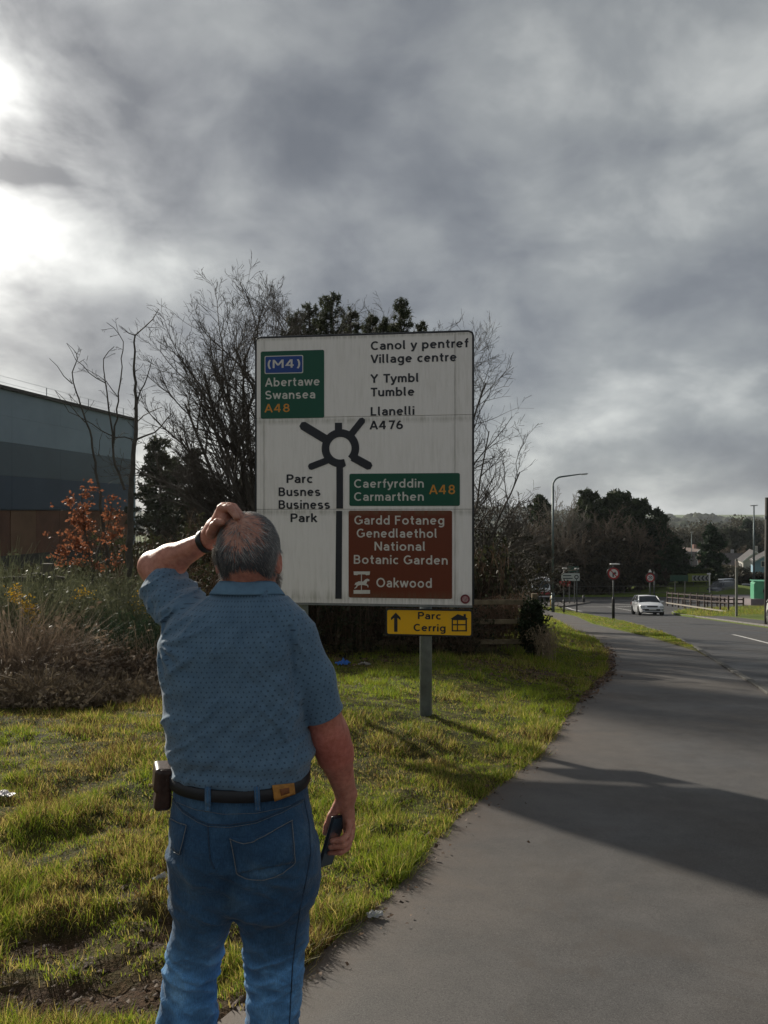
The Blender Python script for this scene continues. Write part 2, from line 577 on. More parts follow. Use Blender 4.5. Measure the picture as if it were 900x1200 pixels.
# ---------------------------------------------------------------- path, road, kerbs
def asphalt(name, base_c, warm, wet=.6, bump=.0025):
    m = bpy.data.materials.new(name); m.use_nodes = True
    t = NT(m.node_tree); b = m.node_tree.nodes['Principled BSDF']
    g = t.n('ShaderNodeNewGeometry'); P = g.outputs['Position']
    n_big = t.noise(P, .55, 4, .55); n_mid = t.noise(P, 5, 5, .6); n_f = t.noise(P, 260, 2, .8)
    c = t.ramp(n_f, [(.3, tuple(v * .55 for v in base_c)), (.5, base_c), (.72, tuple(v * 1.6 for v in base_c))])
    c = t.mix(t.ramp(n_big, [(.35, 0), (.7, .55)]), c, warm)
    c = t.mix(1.0, c, t.ramp(n_mid, [(.3, .80), (.7, 1.15)]), 'MULTIPLY')
    vo = t.n('ShaderNodeTexVoronoi'); vo.inputs['Scale'].default_value = 230; t.l(P, vo.inputs['Vector'])
    sv = t.n('ShaderNodeSeparateColor'); t.l(vo.outputs['Color'], sv.inputs[0])
    c = t.mix(t.math('MULTIPLY', t.ramp(sv.outputs[0], [(.86, 0), (.90, 1)]), .32), c, (.17, .16, .15))
    c = t.mix(t.math('MULTIPLY', t.ramp(sv.outputs[1], [(.84, 0), (.88, 1)]), .40), c, (.012, .012, .012))
    # faint damp patches and tracked-in soil
    n_p = t.noise(P, 1.7, 6, .68, 1.2)
    c = t.mix(t.ramp(n_p, [(.54, 0), (.66, .42)]), c, tuple(v * .62 for v in warm))
    c = t.mix(t.ramp(t.noise(P, .8, 7, .7, 2.0), [(.58, 0), (.70, .35)]), c, (.13, .105, .08))
    at = t.n('ShaderNodeAttribute'); at.attribute_name = 'Col'
    sa = t.n('ShaderNodeSeparateColor'); t.l(at.outputs['Color'], sa.inputs[0])
    dirt = t.math('MULTIPLY', sa.outputs[0], t.ramp(n_mid, [(.3, .35), (.65, 1.0)]))
    c = t.mix(dirt, c, (.095, .062, .042))
    t.l(c, b.inputs['Base Color'])
    t.l(t.ramp(n_big, [(.3, wet), (.7, .85)]), b.inputs['Roughness'])
    b.inputs['Specular IOR Level'].default_value = .4
    bn = t.n('ShaderNodeBump'); bn.inputs['Distance'].default_value = bump
    t.l(n_f, bn.inputs['Height']); t.l(bn.outputs[0], b.inputs['Normal'])
    return m

def sheet(name, Ys, fl, fr, nx, dz, m, wob=0.0, parent=None):
    Ys = np.asarray(Ys, float)
    T = np.linspace(0, 1, nx)
    XX = fl(Ys)[:, None] * (1 - T) + fr(Ys)[:, None] * T
    YY = np.repeat(Ys[:, None], nx, 1)
    ZZ = base(YY) + dz + wob * fbm(XX * .8, YY * .8, oct=3, seed=31)
    n, c = XX.shape
    ii = np.arange(n * c).reshape(n, c)
    FF = np.stack([ii[:-1, :-1], ii[:-1, 1:], ii[1:, 1:], ii[1:, :-1]], -1).reshape(-1, 4)
    dv = np.zeros((n * c, 3)); d_e = (XX - XX[:, :1]).ravel()
    dv[:, 0] = np.clip((np.exp(-d_e / .14) * .7 + np.exp(-d_e / .6) * .35) * (1 if name == 'path' else 0) + np.exp(-(XX[:, -1:] - XX).ravel() / .08) * .3, 0, 1)
    return mesh_np(name, np.stack([XX, YY, ZZ], -1).reshape(-1, 3), FF, m, parent, smooth=True, col=dv)

yy = np.concatenate([np.linspace(-40, 0, 21)[:-1], np.arange(0, 14, .08), np.arange(14, 82.01, .5)])
ragged = lambda Y: xl(Y) - .03 + .035 * fbm(np.asarray(Y) * 3.1, np.asarray(Y) * 0, oct=3, seed=8) * (np.asarray(Y) < 30)
pathm = asphalt('path_asphalt', (.082, .078, .076), (.105, .086, .072), .55, .0013)
p_ = sheet('path', yy, ragged, lambda Y: xr(Y) + .02, 60, 0.0, pathm, .006); tag(p_, kind='structure')
roadm = asphalt('road_asphalt', (.052, .051, .053), (.062, .058, .057), .45, .003)
r_ = sheet('road', np.concatenate([np.linspace(-40, 12, 20), np.arange(12.5, 82.01, .5)]), xn, xf, 14, -.10, roadm, .0); tag(r_, kind='structure')
r2 = sheet('road', np.linspace(82, 103.2, 30), lambda Y: Y * 0 - 40.0, lambda Y: Y * 0 + 120.0, 40, -.10, roadm, 0); tag(r2, kind='structure')
pavem = asphalt('pavement_asphalt', (.070, .066, .064), (.10, .08, .075), .6)
pv_ = sheet('pavement', np.arange(-20, 51.01, 1.0), lambda Y: xf(Y) + .12, lambda Y: xf(Y) + 1.95, 5, .02, pavem, 0); tag(pv_, kind='structure')

stone_d = mat('worn_kerb_concrete', (.075, .072, .066), .85, .25, 5, .003, 60)
stone = mat('kerb_concrete', (.17, .16, .145), .85, .25, 5, .003, 60)
def kerb_run(fx, y0, y1, side, name='kerb'):
    """individual kerb stones along a curve; side=+1 keeps the stone to the left of the road"""
    stone = stone_d if side > 0 else globals()['stone']
    root = thing(name, None, None); del_keys = None
    tag(root, kind='structure')
    y = y0; cnt = 0
    mb_far = MB()
    while y < y1:
        L = .92
        xa, xb = float(fx(y)), float(fx(y + L))
        dx, dy = xb - xa, L
        ln = math.hypot(dx, dy)
        step = L * L / ln if False else L / ln * .92
        xb = float(fx(y + step)); dx = xb - xa; dy = step
        ln = math.hypot(dx, dy)
        ang = math.atan2(dy, dx)
        zc = (float(base(y)) + float(base(y + step))) / 2
        slope = math.atan2(float(base(y + step)) - float(base(y)), ln)
        tgt = MB() if (y > 8 and y < 60) else mb_far
        tgt.box(((xa + xb) / 2 - side * .06 * math.sin(ang), y + step / 2 + side * .06 * math.cos(ang), zc - .085), (ln - .012, .12, .23), rz=ang, ry=-slope, bev=.012)
        if tgt is not mb_far:
            tgt.build('kerb_stone', stone, root)
        y += step; cnt += 1
    if mb_far.v: mb_far.build('kerb_stone', stone, root, kind='stuff')
    return root
kerb_run(xn, -4, 80, 1)
kerb_run(xf, 10, 72, -1)

white_paint = mat('road_marking_paint', (.55, .54, .52), .7, .25, 3, .001, 80)
def marking(name, pts, w, dz=-.094):
    mb = MB(); V = []; Fq = []
    for i, (x, y_) in enumerate(pts):
        a = pts[max(i - 1, 0)]; b = pts[min(i + 1, len(pts) - 1)]
        d = Vector((b[0] - a[0], b[1] - a[1])).normalized(); n_ = Vector((-d.y, d.x)) * (w / 2)
        for s_ in (1, -1):
            px_, py_ = x + n_.x * s_, y_ + n_.y * s_
            V.append((px_, py_, float(base(py_)) + dz))
        if i: Fq.append((2 * i - 2, 2 * i - 1, 2 * i + 1, 2 * i))
    mb.add(V, Fq)
    return tag(mb.build(name, white_paint), kind='structure')
cx_ = lambda Y: float(xn(Y)) * .5 + float(xf(Y)) * .5
for y0 in (24.5,):
    marking('road_marking', [(float(xn(q)) * .53 + float(xf(q)) * .47, q) for q in np.linspace(y0, y0 + 6, 8)], .12)
for y0 in np.arange(61, 78, 1.2):
    q = y0
    marking('road_marking', [(float(xn(q)) + 5.6, q), (float(xn(q + .6)) + 5.6, q + .6)], .3)
marking('road_marking', [(20.5, 79.0), (23.0, 79.4), (26.5, 80.2)], .35)
marking('road_marking', [(17.0, 66), (17.4, 71), (18.2, 76.5), (17.2, 80.5), (14, 84.5), (9, 87)], .2)
marking('road_marking', [(24.5, 72.0), (25.5, 74.0)], .9)
marking('road_marking', [(22.6, 69.0), (23.0, 71.0)], .35)
marking('road_marking', [(15.5, 93), (24, 93.5), (33, 92.5)], .3)
marking('road_marking', [(27.5, 77.5), (28.3, 80), (27.6, 83), (25, 85)], .25)
# pale pavement corner beside the far parking area
pale = mat('pale_paving', (.30, .25, .25), .8, .12, 1.5, .002, 30)
mbp = MB(); mbp.add([(x_, y_, float(base(y_)) + z_) for x_, y_, z_ in [(38, 82, .45), (52, 80, .45), (56, 98, .30), (40, 99, .30)]], [(0, 1, 2, 3)])
# ================================================================ the big direction sign
DL, DR = 8.78, 8.45
A0 = np.array([X(300.5, DL), DL]); A1 = np.array([X(553.5, DR), DR])
Wd = float(np.linalg.norm(A1 - A0)); sdir = (A1 - A0) / Wd
zb = -1.030; zt = 1.985; Hs = zt - zb
SANG = math.atan2(sdir[1], sdir[0])
def S(cx, cy):
    """crop coordinates of the sign photograph -> u,v on the panel"""
    px, py = 290 + cx / 3.2143, 380 + cy / 3.2143
    dx, dz = (px - 450) / 900, (600 - py) / 900
    # ray (dx,1,dz)*t meets the vertical plane through A0 along sdir
    n = np.array([-sdir[1], sdir[0]])
    t = A0.dot(n) / (dx * n[0] + n[1])
    p = np.array([dx * t, t])
    return float((p - A0).dot(sdir)), float(dz * t - zb)

def sign_paint(name, col, rough=.45, dirt=.5, streak=True):
    """retroreflective sheeting with rain streaks and algae"""
    m = bpy.data.materials.new(name); m.use_nodes = True
    t = NT(m.node_tree); b = m.node_tree.nodes['Principled BSDF']
    tc_ = t.n('ShaderNodeTexCoord'); P = tc_.outputs['Object']
    st = t.vmath('MULTIPLY', P, (9.0, 1, .9)).outputs[0]
    n1_ = t.noise(st, 3.0, 6, .65); n2_ = t.noise(P, 2.2, 5, .6); n3_ = t.noise(P, 34, 3, .7)
    f = t.math('MULTIPLY', t.ramp(n1_, [(.42, 0), (.75, 1)]), t.ramp(n2_, [(.35, .15), (.7, 1)]))
    f = t.math('MULTIPLY', f, dirt)
    dark = tuple(v * .45 for v in col) if max(col) < .5 else (.30, .28, .20)
    c = t.mix(f, col, dark)
    sp = t.ramp(n3_, [(.70, 0), (.78, .55)])
    c = t.mix(t.math('MULTIPLY', sp, dirt), c, (.10, .11, .05))
    # green algae creeping in from joints (z = .98 / 2.0) and the foot of the sign
    sepz = t.n('ShaderNodeSeparateXYZ'); t.l(P, sepz.inputs[0])
    acc = None
    for zj, wj in ((.06, .10), (1.03, .05), (2.06, .05), (3.0, .03)):
        d = t.math('ABSOLUTE', t.math('SUBTRACT', sepz.outputs[2], zj))
        e = t.math('SUBTRACT', 1.0, t.math('DIVIDE', d, wj), clamp=True)
        acc = e if acc is None else t.math('MAXIMUM', acc, e)
    for xj, wj in ((.085, .05), (2.27, .05)):
        d = t.math('ABSOLUTE', t.math('SUBTRACT', sepz.outputs[0], xj))
        e = t.math('MULTIPLY', t.math('SUBTRACT', 1.0, t.math('DIVIDE', d, wj), clamp=True), .5)
        acc = t.math('MAXIMUM', acc, e)
    ff = t.math('MULTIPLY', t.math('MULTIPLY', acc, t.ramp(n1_, [(.35, .1), (.6, 1)])), min(1, dirt * 1.2))
    c = t.mix(ff, c, (.16, .15, .085))
    t.l(c, b.inputs['Base Color'])
    b.inputs['Roughness'].default_value = rough
    b.inputs['Specular IOR Level'].default_value = .35
    return m

m_white = sign_paint('sign_white_sheeting', (.86, .82, .79), .5, .36)
m_green = sign_paint('sign_green_sheeting', (.001, .078, .044), .4, .15)
m_brown = sign_paint('sign_brown_sheeting', (.145, .028, .008), .45, .35)
m_blue = sign_paint('sign_blue_sheeting', (.012, .055, .26), .4, .1)
m_black = mat('sign_black_sheeting', (.010, .012, .020), .5, .2, 5)
m_wtext = mat('sign_white_lettering', (.62, .60, .55), .5, .08, 20)
m_otext = mat('sign_orange_lettering', (.62, .25, .025), .5, .08, 20)
m_alu = mat('weathered_aluminium', (.20, .21, .21), .5, .15, 8, metal=.4)
m_edge = mat('sign_edge_black', (.012, .014, .018), .45, .2, 8)
m_galv = mat('galvanised_steel', (.26, .29, .31), .5, .2, 9, .0006, 60, metal=.35)

sign_root = thing('direction_sign', 'tall white roundabout direction sign with green and brown patches before the bare trees', 'road sign', (A0[0], A0[1], zb), SANG)

def rrect(u0, v0, u1, v1, r, n=5):
    P_ = []
    for (cx, cy, a0) in ((u1 - r, v1 - r, 0), (u0 + r, v1 - r, 90), (u0 + r, v0 + r, 180), (u1 - r, v0 + r, 270)):
        for i in range(n + 1):
            a = rad(a0 + 90 * i / n)
            P_.append((cx + r * math.cos(a), cy + r * math.sin(a)))
    return P_[::-1]

seam1 = S(450, 697)[1]; seam2 = S(450, 347)[1]
rows = [(0, seam1), (seam1, seam2), (seam2, Hs)]
ucols = [0, .088, 1.30, 2.262, Wd]
# extruded planks: three rows, each split by the visible vertical joints
g = .0035
for (v0, v1) in rows:
    for (u0, u1) in zip(ucols[:-1], ucols[1:]):
        if u0 == 1.30: continue
        if u1 == 1.30: u1 = 2.262
        mb = MB()
        off_ = random.uniform(-.0012, .0012)
        mb.box(((u0 + u1) / 2, .012 + off_, (v0 + v1) / 2), (u1 - u0 - g, .020, v1 - v0 - g), bev=.003)
        mb.build('panel', m_white, sign_root)
mb = MB(); mb.box((Wd / 2, .030, Hs / 2), (Wd - .02, .010, Hs - .02)); mb.build('backing_sheet', m_alu, sign_root)
# black rim: top, sides; rounded at the top corners
mb = MB(); r_c = .045
mb.tube([(-.008, .010, .012), (-.008, .010, Hs - r_c), (.004, .010, Hs - .010), (r_c, .010, Hs + .008), (Wd - r_c, .010, Hs + .008), (Wd - .004, .010, Hs - .010), (Wd + .008, .010, Hs - r_c), (Wd + .008, .010, .012)], .0135, 6)
mb.build('rim', m_edge, sign_root)
mb = MB(); mb.box((Wd / 2, .006, -.012), (Wd, .03, .018)); mb.build('lower_edge', m_alu, sign_root)
for hz in (.35, 1.0, 1.9, 2.75):
    MB().box((Wd / 2, .06, hz), (Wd - .15, .045, .06)).build('stiffener', m_alu, sign_root)

def patch(name, cx0, cy0, cx1, cy1, m, y0, r=.02, parent=sign_root):
    u0, v1 = S(cx0, cy0); u1, v0 = S(cx1, cy1)
    mb = MB(); mb.prism(rrect(u0, v0, u1, v1, r), y0, y0 + .003)
    return mb.build(name, m, parent)

# ---- monoline road-sign letters, built stroke by stroke (x-height 1, capitals 1.4)
def _A(cx, cy, rx, ry, a0, a1, n=None):
    n = n or max(4, int(abs(a1 - a0) / 15))
    return [(cx + rx * math.cos(rad(a0 + (a1 - a0) * i / n)), cy + ry * math.sin(rad(a0 + (a1 - a0) * i / n))) for i in range(n + 1)]
def _bowl(cx): return _A(cx, .5, .33, .40, 0, 360, 24)
GL = {
 'a': [_A(.40, .60, .29, .30, 155, 0) + [(.69, 0)], [(.69, .55), (.42, .55)] + _A(.38, .32, .26, .22, 90, 270) + [(.46, .10), (.69, .24)]],
 'b': [[(.12, 1.45), (.12, 0)], _bowl(.45)],
 'c': [_A(.45, .5, .34, .40, 50, 310)],
 'd': [[(.78, 1.45), (.78, 0)], _bowl(.45)],
 'e': [[(.12, .52), (.76, .52)], _A(.44, .5, .33, .40, 0, 318)],
 'f': [[(.26, 0), (.26, 1.10)] + _A(.46, 1.12, .20, .23, 180, 80), [(.02, .90), (.52, .90)]],
 'g': [_bowl(.44), [(.77, 1.0)] + _A(.44, -.06, .33, .26, 0, -145)],
 'h': [[(.12, 1.45), (.12, 0)], [(.12, .55)] + _A(.43, .57, .29, .33, 180, 0) + [(.72, 0)]],
 'i': [[(.12, 1.0), (.12, 0)], [(.12, 1.20), (.12, 1.42)]],
 'k': [[(.12, 1.45), (.12, 0)], [(.70, 1.0), (.16, .45)], [(.33, .62), (.74, 0)]],
 'l': [[(.12, 1.45), (.12, .24)] + _A(.27, .24, .15, .14, 180, 275)],
 'm': [[(.12, 1.0), (.12, 0)], [(.12, .6)] + _A(.37, .62, .24, .28, 180, 0) + [(.61, 0)], [(.61, .6)] + _A(.86, .62, .24, .28, 180, 0) + [(1.10, 0)]],
 'n': [[(.12, 1.0), (.12, 0)], [(.12, .55)] + _A(.43, .57, .29, .33, 180, 0) + [(.72, 0)]],
 'o': [_A(.46, .5, .36, .40, 0, 360, 26)],
 'p': [[(.12, 1.0), (.12, -.42)], _bowl(.45)],
 'r': [[(.12, 1.0), (.12, 0)], [(.12, .55)] + _A(.42, .57, .28, .33, 180, 75)],
 's': [_A(.38, .70, .27, .205, 35, 265) + _A(.38, .30, .28, .205, 85, -150)],
 't': [[(.26, 1.32), (.26, .28)] + _A(.44, .28, .18, .18, 180, 290), [(.02, .90), (.54, .90)]],
 'u': [[(.12, 1.0), (.12, .42)] + _A(.42, .42, .29, .32, 180, 360), [(.72, 1.0), (.72, 0)]],
 'w': [[(.06, 1.0), (.32, .04)], [(.32, .04), (.60, .98)], [(.60, .98), (.88, .04)], [(.88, .04), (1.14, 1.0)]],
 'y': [[(.06, 1.0), (.42, .04)], [(.78, 1.0), (.40, -.06), (.30, -.26), (.08, -.32)]],
 'A': [[(.05, 0), (.52, 1.40)], [(.52, 1.40), (.99, 0)], [(.22, .42), (.82, .42)]],
 'B': [[(.12, 0), (.12, 1.40)], [(.12, 1.30), (.48, 1.30)] + _A(.50, 1.01, .28, .29, 90, -90) + [(.12, .72)], [(.48, .72)] + _A(.52, .41, .32, .31, 90, -90) + [(.12, .10)]],
 'C': [_A(.62, .70, .50, .60, 48, 312, 22)],
 'F': [[(.12, 0), (.12, 1.40)], [(.12, 1.30), (.80, 1.30)], [(.12, .72), (.72, .72)]],
 'G': [_A(.62, .70, .50, .60, 48, 340, 24), [(1.10, .20), (1.10, .66), (.70, .66)]],
 'L': [[(.12, 1.40), (.12, .10), (.78, .10)]],
 'M': [[(.12, 0), (.12, 1.40)], [(.14, 1.36), (.63, .45)], [(.63, .45), (1.12, 1.36)], [(1.14, 1.40), (1.14, 0)]],
 'N': [[(.12, 0), (.12, 1.40)], [(.14, 1.36), (.92, .04)], [(.94, 0), (.94, 1.40)]],
 'O': [_A(.64, .70, .53, .60, 0, 360, 32)],
 'P': [[(.12, 0), (.12, 1.40)], [(.12, 1.30), (.50, 1.30)] + _A(.52, .98, .31, .32, 90, -90) + [(.12, .66)]],
 'S': [_A(.48, 1.00, .35, .30, 30, 262) + _A(.48, .40, .38, .30, 85, -155)],
 'T': [[(.04, 1.30), (.96, 1.30)], [(.50, 1.30), (.50, 0)]],
 'V': [[(.05, 1.40), (.50, .02)], [(.50, .02), (.95, 1.40)]],
 'Y': [[(.05, 1.40), (.50, .68)], [(.95, 1.40), (.50, .68)], [(.50, .70), (.50, 0)]],
 '4': [[(.60, 1.36), (.10, .42), (.92, .42)], [(.68, 1.40), (.68, 0)]],
 '6': [_A(.46, .43, .34, .33, 0, 360, 24), [(.13, .50), (.20, .86), (.36, 1.15), (.58, 1.34)]],
 '7': [[(.08, 1.30), (.78, 1.30), (.36, 0)]],
 '8': [_A(.45, 1.01, .28, .29, 0, 360, 22), _A(.45, .40, .34, .31, 0, 360, 24)],
 '2': [_A(.44, .98, .30, .32, 165, -35) + [(.12, .10), (.80, .10)]],
 '0': [_A(.44, .70, .32, .60, 0, 360, 26)],
 '(': [_A(.72, .62, .50, .95, 128, 232, 10)],
 ')': [_A(-.12, .62, .50, .95, 52, -52, 10)],
}
def _ribbon(P, w, closed):
    """outline quads of a stroke with mitred joints"""
    P = [Vector(p) for p in P]
    if closed: P = P[:-1]
    n = len(P); L = []; R_ = []
    for i in range(n):
        if closed: a, b = P[i - 1], P[(i + 1) % n]
        else: a, b = P[max(i - 1, 0)], P[min(i + 1, n - 1)]
        d0 = (P[i] - a).normalized() if (P[i] - a).length > 1e-6 else None
        d1 = (b - P[i]).normalized() if (b - P[i]).length > 1e-6 else None
        d0 = d0 or d1; d1 = d1 or d0
        t = (d0 + d1)
        t = t.normalized() if t.length > 1e-4 else d1
        nn = Vector((-t.y, t.x)); c = max(.45, nn.dot(Vector((-d0.y, d0.x))))
        L.append(P[i] + nn * (w / 2 / c)); R_.append(P[i] - nn * (w / 2 / c))
    return L, R_
def glyph_line(s, u0, v0, u1, caph, m, parent, y0, w=.262):
    sp = .235; x = 0; lay = []
    for ch in s:
        if ch == ' ': x += .55; continue
        st = GL[ch]
        mx = max(p[0] for k_ in st for p in k_); mn = min(p[0] for k_ in st for p in k_)
        kl, kr = {'f': (.08, .14), 'r': (0, .14), 't': (.10, .10), 'y': (.10, .10), 'w': (.08, .08), 'V': (.05, .1), 'Y': (.05, .12), 'T': (.05, .2), 'A': (.06, .06), 'l': (0, .04), 'L': (0, .08), 'c': (0, .06), 'k': (0, .08), '(': (0, .05), 'P': (0, .06), 'F': (0, .1)}.get(ch, (0, 0))
        lay.append((ch, x - mn + .10 - kl)); x += (mx - mn) + .20 + sp - kl - kr
    tot = x - sp
    sx = (u1 - u0) / tot; sz = caph / 1.40
    for ch, ox in lay:
        mb = MB()
        for q, st in enumerate(GL[ch]):
            closed = (Vector(st[0]) - Vector(st[-1])).length < 1e-5
            L, R_ = _ribbon(st, w, closed)
            n = len(L); yy0 = y0 - .00025 * q; yb = y0 + .0012
            V = []
            for a, b in zip(L, R_):
                for p in (a, b):
                    V.append((u0 + (p.x + ox) * sx, yy0, v0 + p.y * sz))
                for p in (a, b):
                    V.append((u0 + (p.x + ox) * sx, yb, v0 + p.y * sz))
            F_ = []
            for i in range(n if closed else n - 1):
                a = i * 4; b = ((i + 1) % n) * 4
                F_ += [(a, a + 1, b + 1, b), (a + 1, a + 3, b + 3, b + 1), (a, b, b + 2, a + 2)]
            if not closed:
                F_ += [(0, 2, 3, 1), ((n - 1) * 4, (n - 1) * 4 + 1, (n - 1) * 4 + 3, (n - 1) * 4 + 2)]
            mb.add(V, F_)
        mb.build('letter', m, parent)
def lettering(s, cxl, base_y, cxr, m, parent=None, caph=32, Sf=None, y0=-.0045, bold=0):
    Sf = Sf or S; parent = parent or sign_root
    u0, v0 = Sf(cxl, base_y); u1, _ = Sf(cxr, base_y); _, v1 = Sf(cxl, base_y - caph)
    glyph_line(s, u0, v0, u1, v1 - v0, m, parent, y0, .255 if m is m_black else .212)

gp = patch('green_patch', 50, 103, 289, 352, m_green, -.0025)
bp_w = patch('white_border', 65, 120, 210, 184, m_wtext, -.0045, .016)
bp = patch('blue_patch', 68, 123, 207, 181, m_blue, -.006, .014)
lettering('(M4)', 77, 166, 199, m_wtext, caph=31, y0=-.0078)
lettering('Abertawe', 68, 235, 272, m_wtext, y0=-.0042)
lettering('Swansea', 68, 283, 255, m_wtext, y0=-.0042)
lettering('A48', 66, 332, 159, m_otext, caph=31, y0=-.0042)
for s_, a, b_, c_ in (('Canol y pentref', 465, 97, 831), ('Village centre', 465, 147, 787), ('Y Tymbl', 464, 221, 645), ('Tumble', 463, 272, 628), ('Llanelli', 465, 344, 628), ('A476', 462, 396, 585)):
    lettering(s_, a, b_, c_, m_black, y0=-.0015)
for s_, a, b_, c_ in (('Parc', 148, 598, 244), ('Busnes', 118, 647, 274), ('Business', 118, 695, 310), ('Park', 163, 745, 261)):
    lettering(s_, a, b_, c_, m_black, y0=-.0015)
patch('green_patch', 384, 563, 800, 684, m_green, -.0025)
lettering('Caerfyrddin', 402, 616, 664, m_wtext, y0=-.0042)
lettering('Carmarthen', 402, 665, 664, m_wtext, y0=-.0042)
lettering('A48', 686, 640, 782, m_otext, caph=35, y0=-.0042)
patch('brown_patch', 381, 702, 771, 1035, m_brown, -.0025)
for s_, a, b_, c_ in (('Gardd Fotaneg', 403, 754, 741), ('Genedlaethol', 412, 803, 714), ('National', 479, 852, 670), ('Botanic Garden', 401, 902, 754), ('Oakwood', 486, 990, 694)):
    lettering(s_, a, b_, c_, m_wtext, caph=33 if s_ != 'Oakwood' else 35, y0=-.0042)
# merry-go-round symbol
def poly_c(name, pts, m, y0=-.0058, parent=sign_root, Sf=None, th=.0025):
    P_ = [(Sf or S)(a, b) for a, b in pts]
    ar = sum(P_[i][0] * P_[(i + 1) % len(P_)][1] - P_[(i + 1) % len(P_)][0] * P_[i][1] for i in range(len(P_)))
    if ar > 0: P_ = P_[::-1]
    mb = MB(); mb.prism(P_, y0, y0 + th)
    return mb.build(name, m, parent)
poly_c('roundel_bar', [(400, 931), (462, 931), (460, 944), (447, 945), (444, 942), (418, 942), (414, 945), (401, 944)], m_wtext)
poly_c('roundel_bar', [(400, 1001), (462, 1001), (462, 1015), (400, 1015)], m_wtext)
poly_c('roundel_pole', [(428, 942), (431, 942), (431, 1002), (428, 1002)], m_wtext, -.0052)
poly_c('horse_symbol', [(403, 982), (407, 974), (420, 968), (436, 969), (444, 961), (452, 958), (460, 962), (459, 967), (451, 968), (448, 978), (455, 983), (456, 991), (453, 991), (451, 985), (443, 983), (438, 982), (424, 982), (416, 985), (412, 992), (404, 996), (403, 993), (409, 989), (411, 981)], m_wtext)
# roundabout diagram
Rc = S(350, 467); pxu = (S(420, 467)[0] - S(350, 467)[0]) / 70
mb = MB()
n = 56; a_gap0, a_gap1 = -62, -72
# ring with its gap beside the approach road
def arc(c, r0, r1, a0, a1, y0, y1, n=60):
    V = []; F_ = []
    for y_ in (y0, y1):
        for r_ in (r0, r1):
            for i in range(n + 1):
                a = rad(a0 + (a1 - a0) * i / n)
                V.append((c[0] + r_ * math.cos(a), y_, c[1] + r_ * math.sin(a)))
    m_ = n + 1
    for i in range(n):
        F_ += [(i, m_ + i, m_ + i + 1, i + 1), (2 * m_ + i, 2 * m_ + i + 1, 3 * m_ + i + 1, 3 * m_ + i), (i, i + 1, 2 * m_ + i + 1, 2 * m_ + i), (m_ + i, 3 * m_ + i, 3 * m_ + i + 1, m_ + i + 1)]
    F_ += [(0, 2 * m_, 3 * m_, m_), (n, m_ + n, 3 * m_ + n, 2 * m_ + n)]
    return V, F_
V_, F_ = arc(Rc, 42 * pxu, 71 * pxu, -46, 284, -.0030, -.0005)
mb.add(V_, F_); mb.build('roundabout_ring', m_black, sign_root)
def arm(x0, y0, x1, y1, w, cham, dy):
    d = Vector((x1 - x0, y1 - y0)).normalized(); nn = Vector((-d.y, d.x)) * w / 2
    p0 = Vector((x0, y0)); p1 = Vector((x1, y1))
    pts = [p0 + nn, p1 + nn - d * cham, p1 + nn * .5, p1 - nn * .5, p1 - nn - d * cham, p0 - nn]
    poly_c('diagram_arm', [tuple(p) for p in pts], m_black, -.0030 - dy, th=.0025)
arm(306, 440, 200, 376, 33, 11, .0003)
arm(343, 405, 343, 371, 27, 0, .0004)
arm(390, 415, 438, 355, 25, 9, .0005)
arm(396, 500, 467, 539, 31, 10, .0006)
arm(312, 508, 230, 540, 25, 8, .0007)
poly_c('diagram_stem', [(335, 532), (360, 536), (360, 694), (335, 694)], m_black, -.0036)
poly_c('diagram_stem', [(334, 703), (357, 703), (355, 1034), (331, 1034)], m_black, -.0036)
poly_c('diagram_stem', [(334, 512), (364, 508), (371, 532), (360, 540), (335, 540)], m_black, -.0041)
# small round sticker in the corner
m_stick = mat('sticker_red', (.16, .02, .03), .5, .5, 60)
mb = MB(); su, sv = S(820, 1035); mb.disc((su, sv), 17 * pxu, -.004, -.0008, 24); mb.build('sticker', m_stick, sign_root)
mb = MB(); mb.disc((su, sv), 11 * pxu, -.005, -.0035, 20); mb.build('sticker_disc', mat('sticker_pink', (.35, .2, .2), .5, .4, 90), sign_root)
# posts
def wpos(u, y, v):
    return (A0[0] + sdir[0] * u - sdir[1] * y, A0[1] + sdir[1] * u + sdir[0] * y, zb + v)
post_u = S(668, 700)[0]
for u_ in (post_u, .50):
    wx, wy, _ = wpos(u_, .15, 0)
    gb = float(gz(wx, wy)) - zb
    mb = MB(); mb.tube([(u_, .15, gb - .3), (u_, .15, 2.95)], .069, 24)
    ps = mb.build('post', m_galv, sign_root, smooth=True)
    for zc in (.35, 1.0, 1.9, 2.75):
        mb = MB(); mb.ring((0, 0), .070, .078, -.02, .02, 20)
        mb.v = [(u_ + p[0], .15 + p[2], zc + p[1]) for p in mb.v]
        mb.build('clamp', m_alu, sign_root)

# ================================================================ yellow sign on the post
def Syel(cx, cy):
    px, py = 380 + cx / 4.0909, 700 + cy / 4.0909
    dx, dz = (px - 450) / 900, (600 - py) / 900
    n_ = np.array([-sdir[1], sdir[0]])
    t = (A0 + n_ * .055).dot(n_) / (dx * n_[0] + n_[1])
    p = np.array([dx * t, t])
    return float((p - A0).dot(sdir)), float(dz * t - zb)
ysr = thing('direction_sign', 'small yellow housing development sign on the grey post below the big white sign', 'road sign', wpos(0, .055, 0), SANG)
m_yel = sign_paint('sign_yellow_sheeting', (.85, .46, .010), .45, .12)
def rr(cx0, cy0, cx1, cy1, y0, m, name, r=.02):
    u0, v1 = Syel(cx0, cy0); u1, v0 = Syel(cx1, cy1)
    mb = MB(); mb.prism(rrect(u0, v0, u1, v1, r), y0, y0 + .004); return mb.build(name, m, ysr)
rr(293, 52, 712, 191, 0, m_edge, 'sign_plate', .025)
rr(302, 60, 704, 183, -.0025, m_yel, 'yellow_face', .02)
lettering('Parc', 450, 104, 558, m_black, ysr, 34, Syel, -.004)
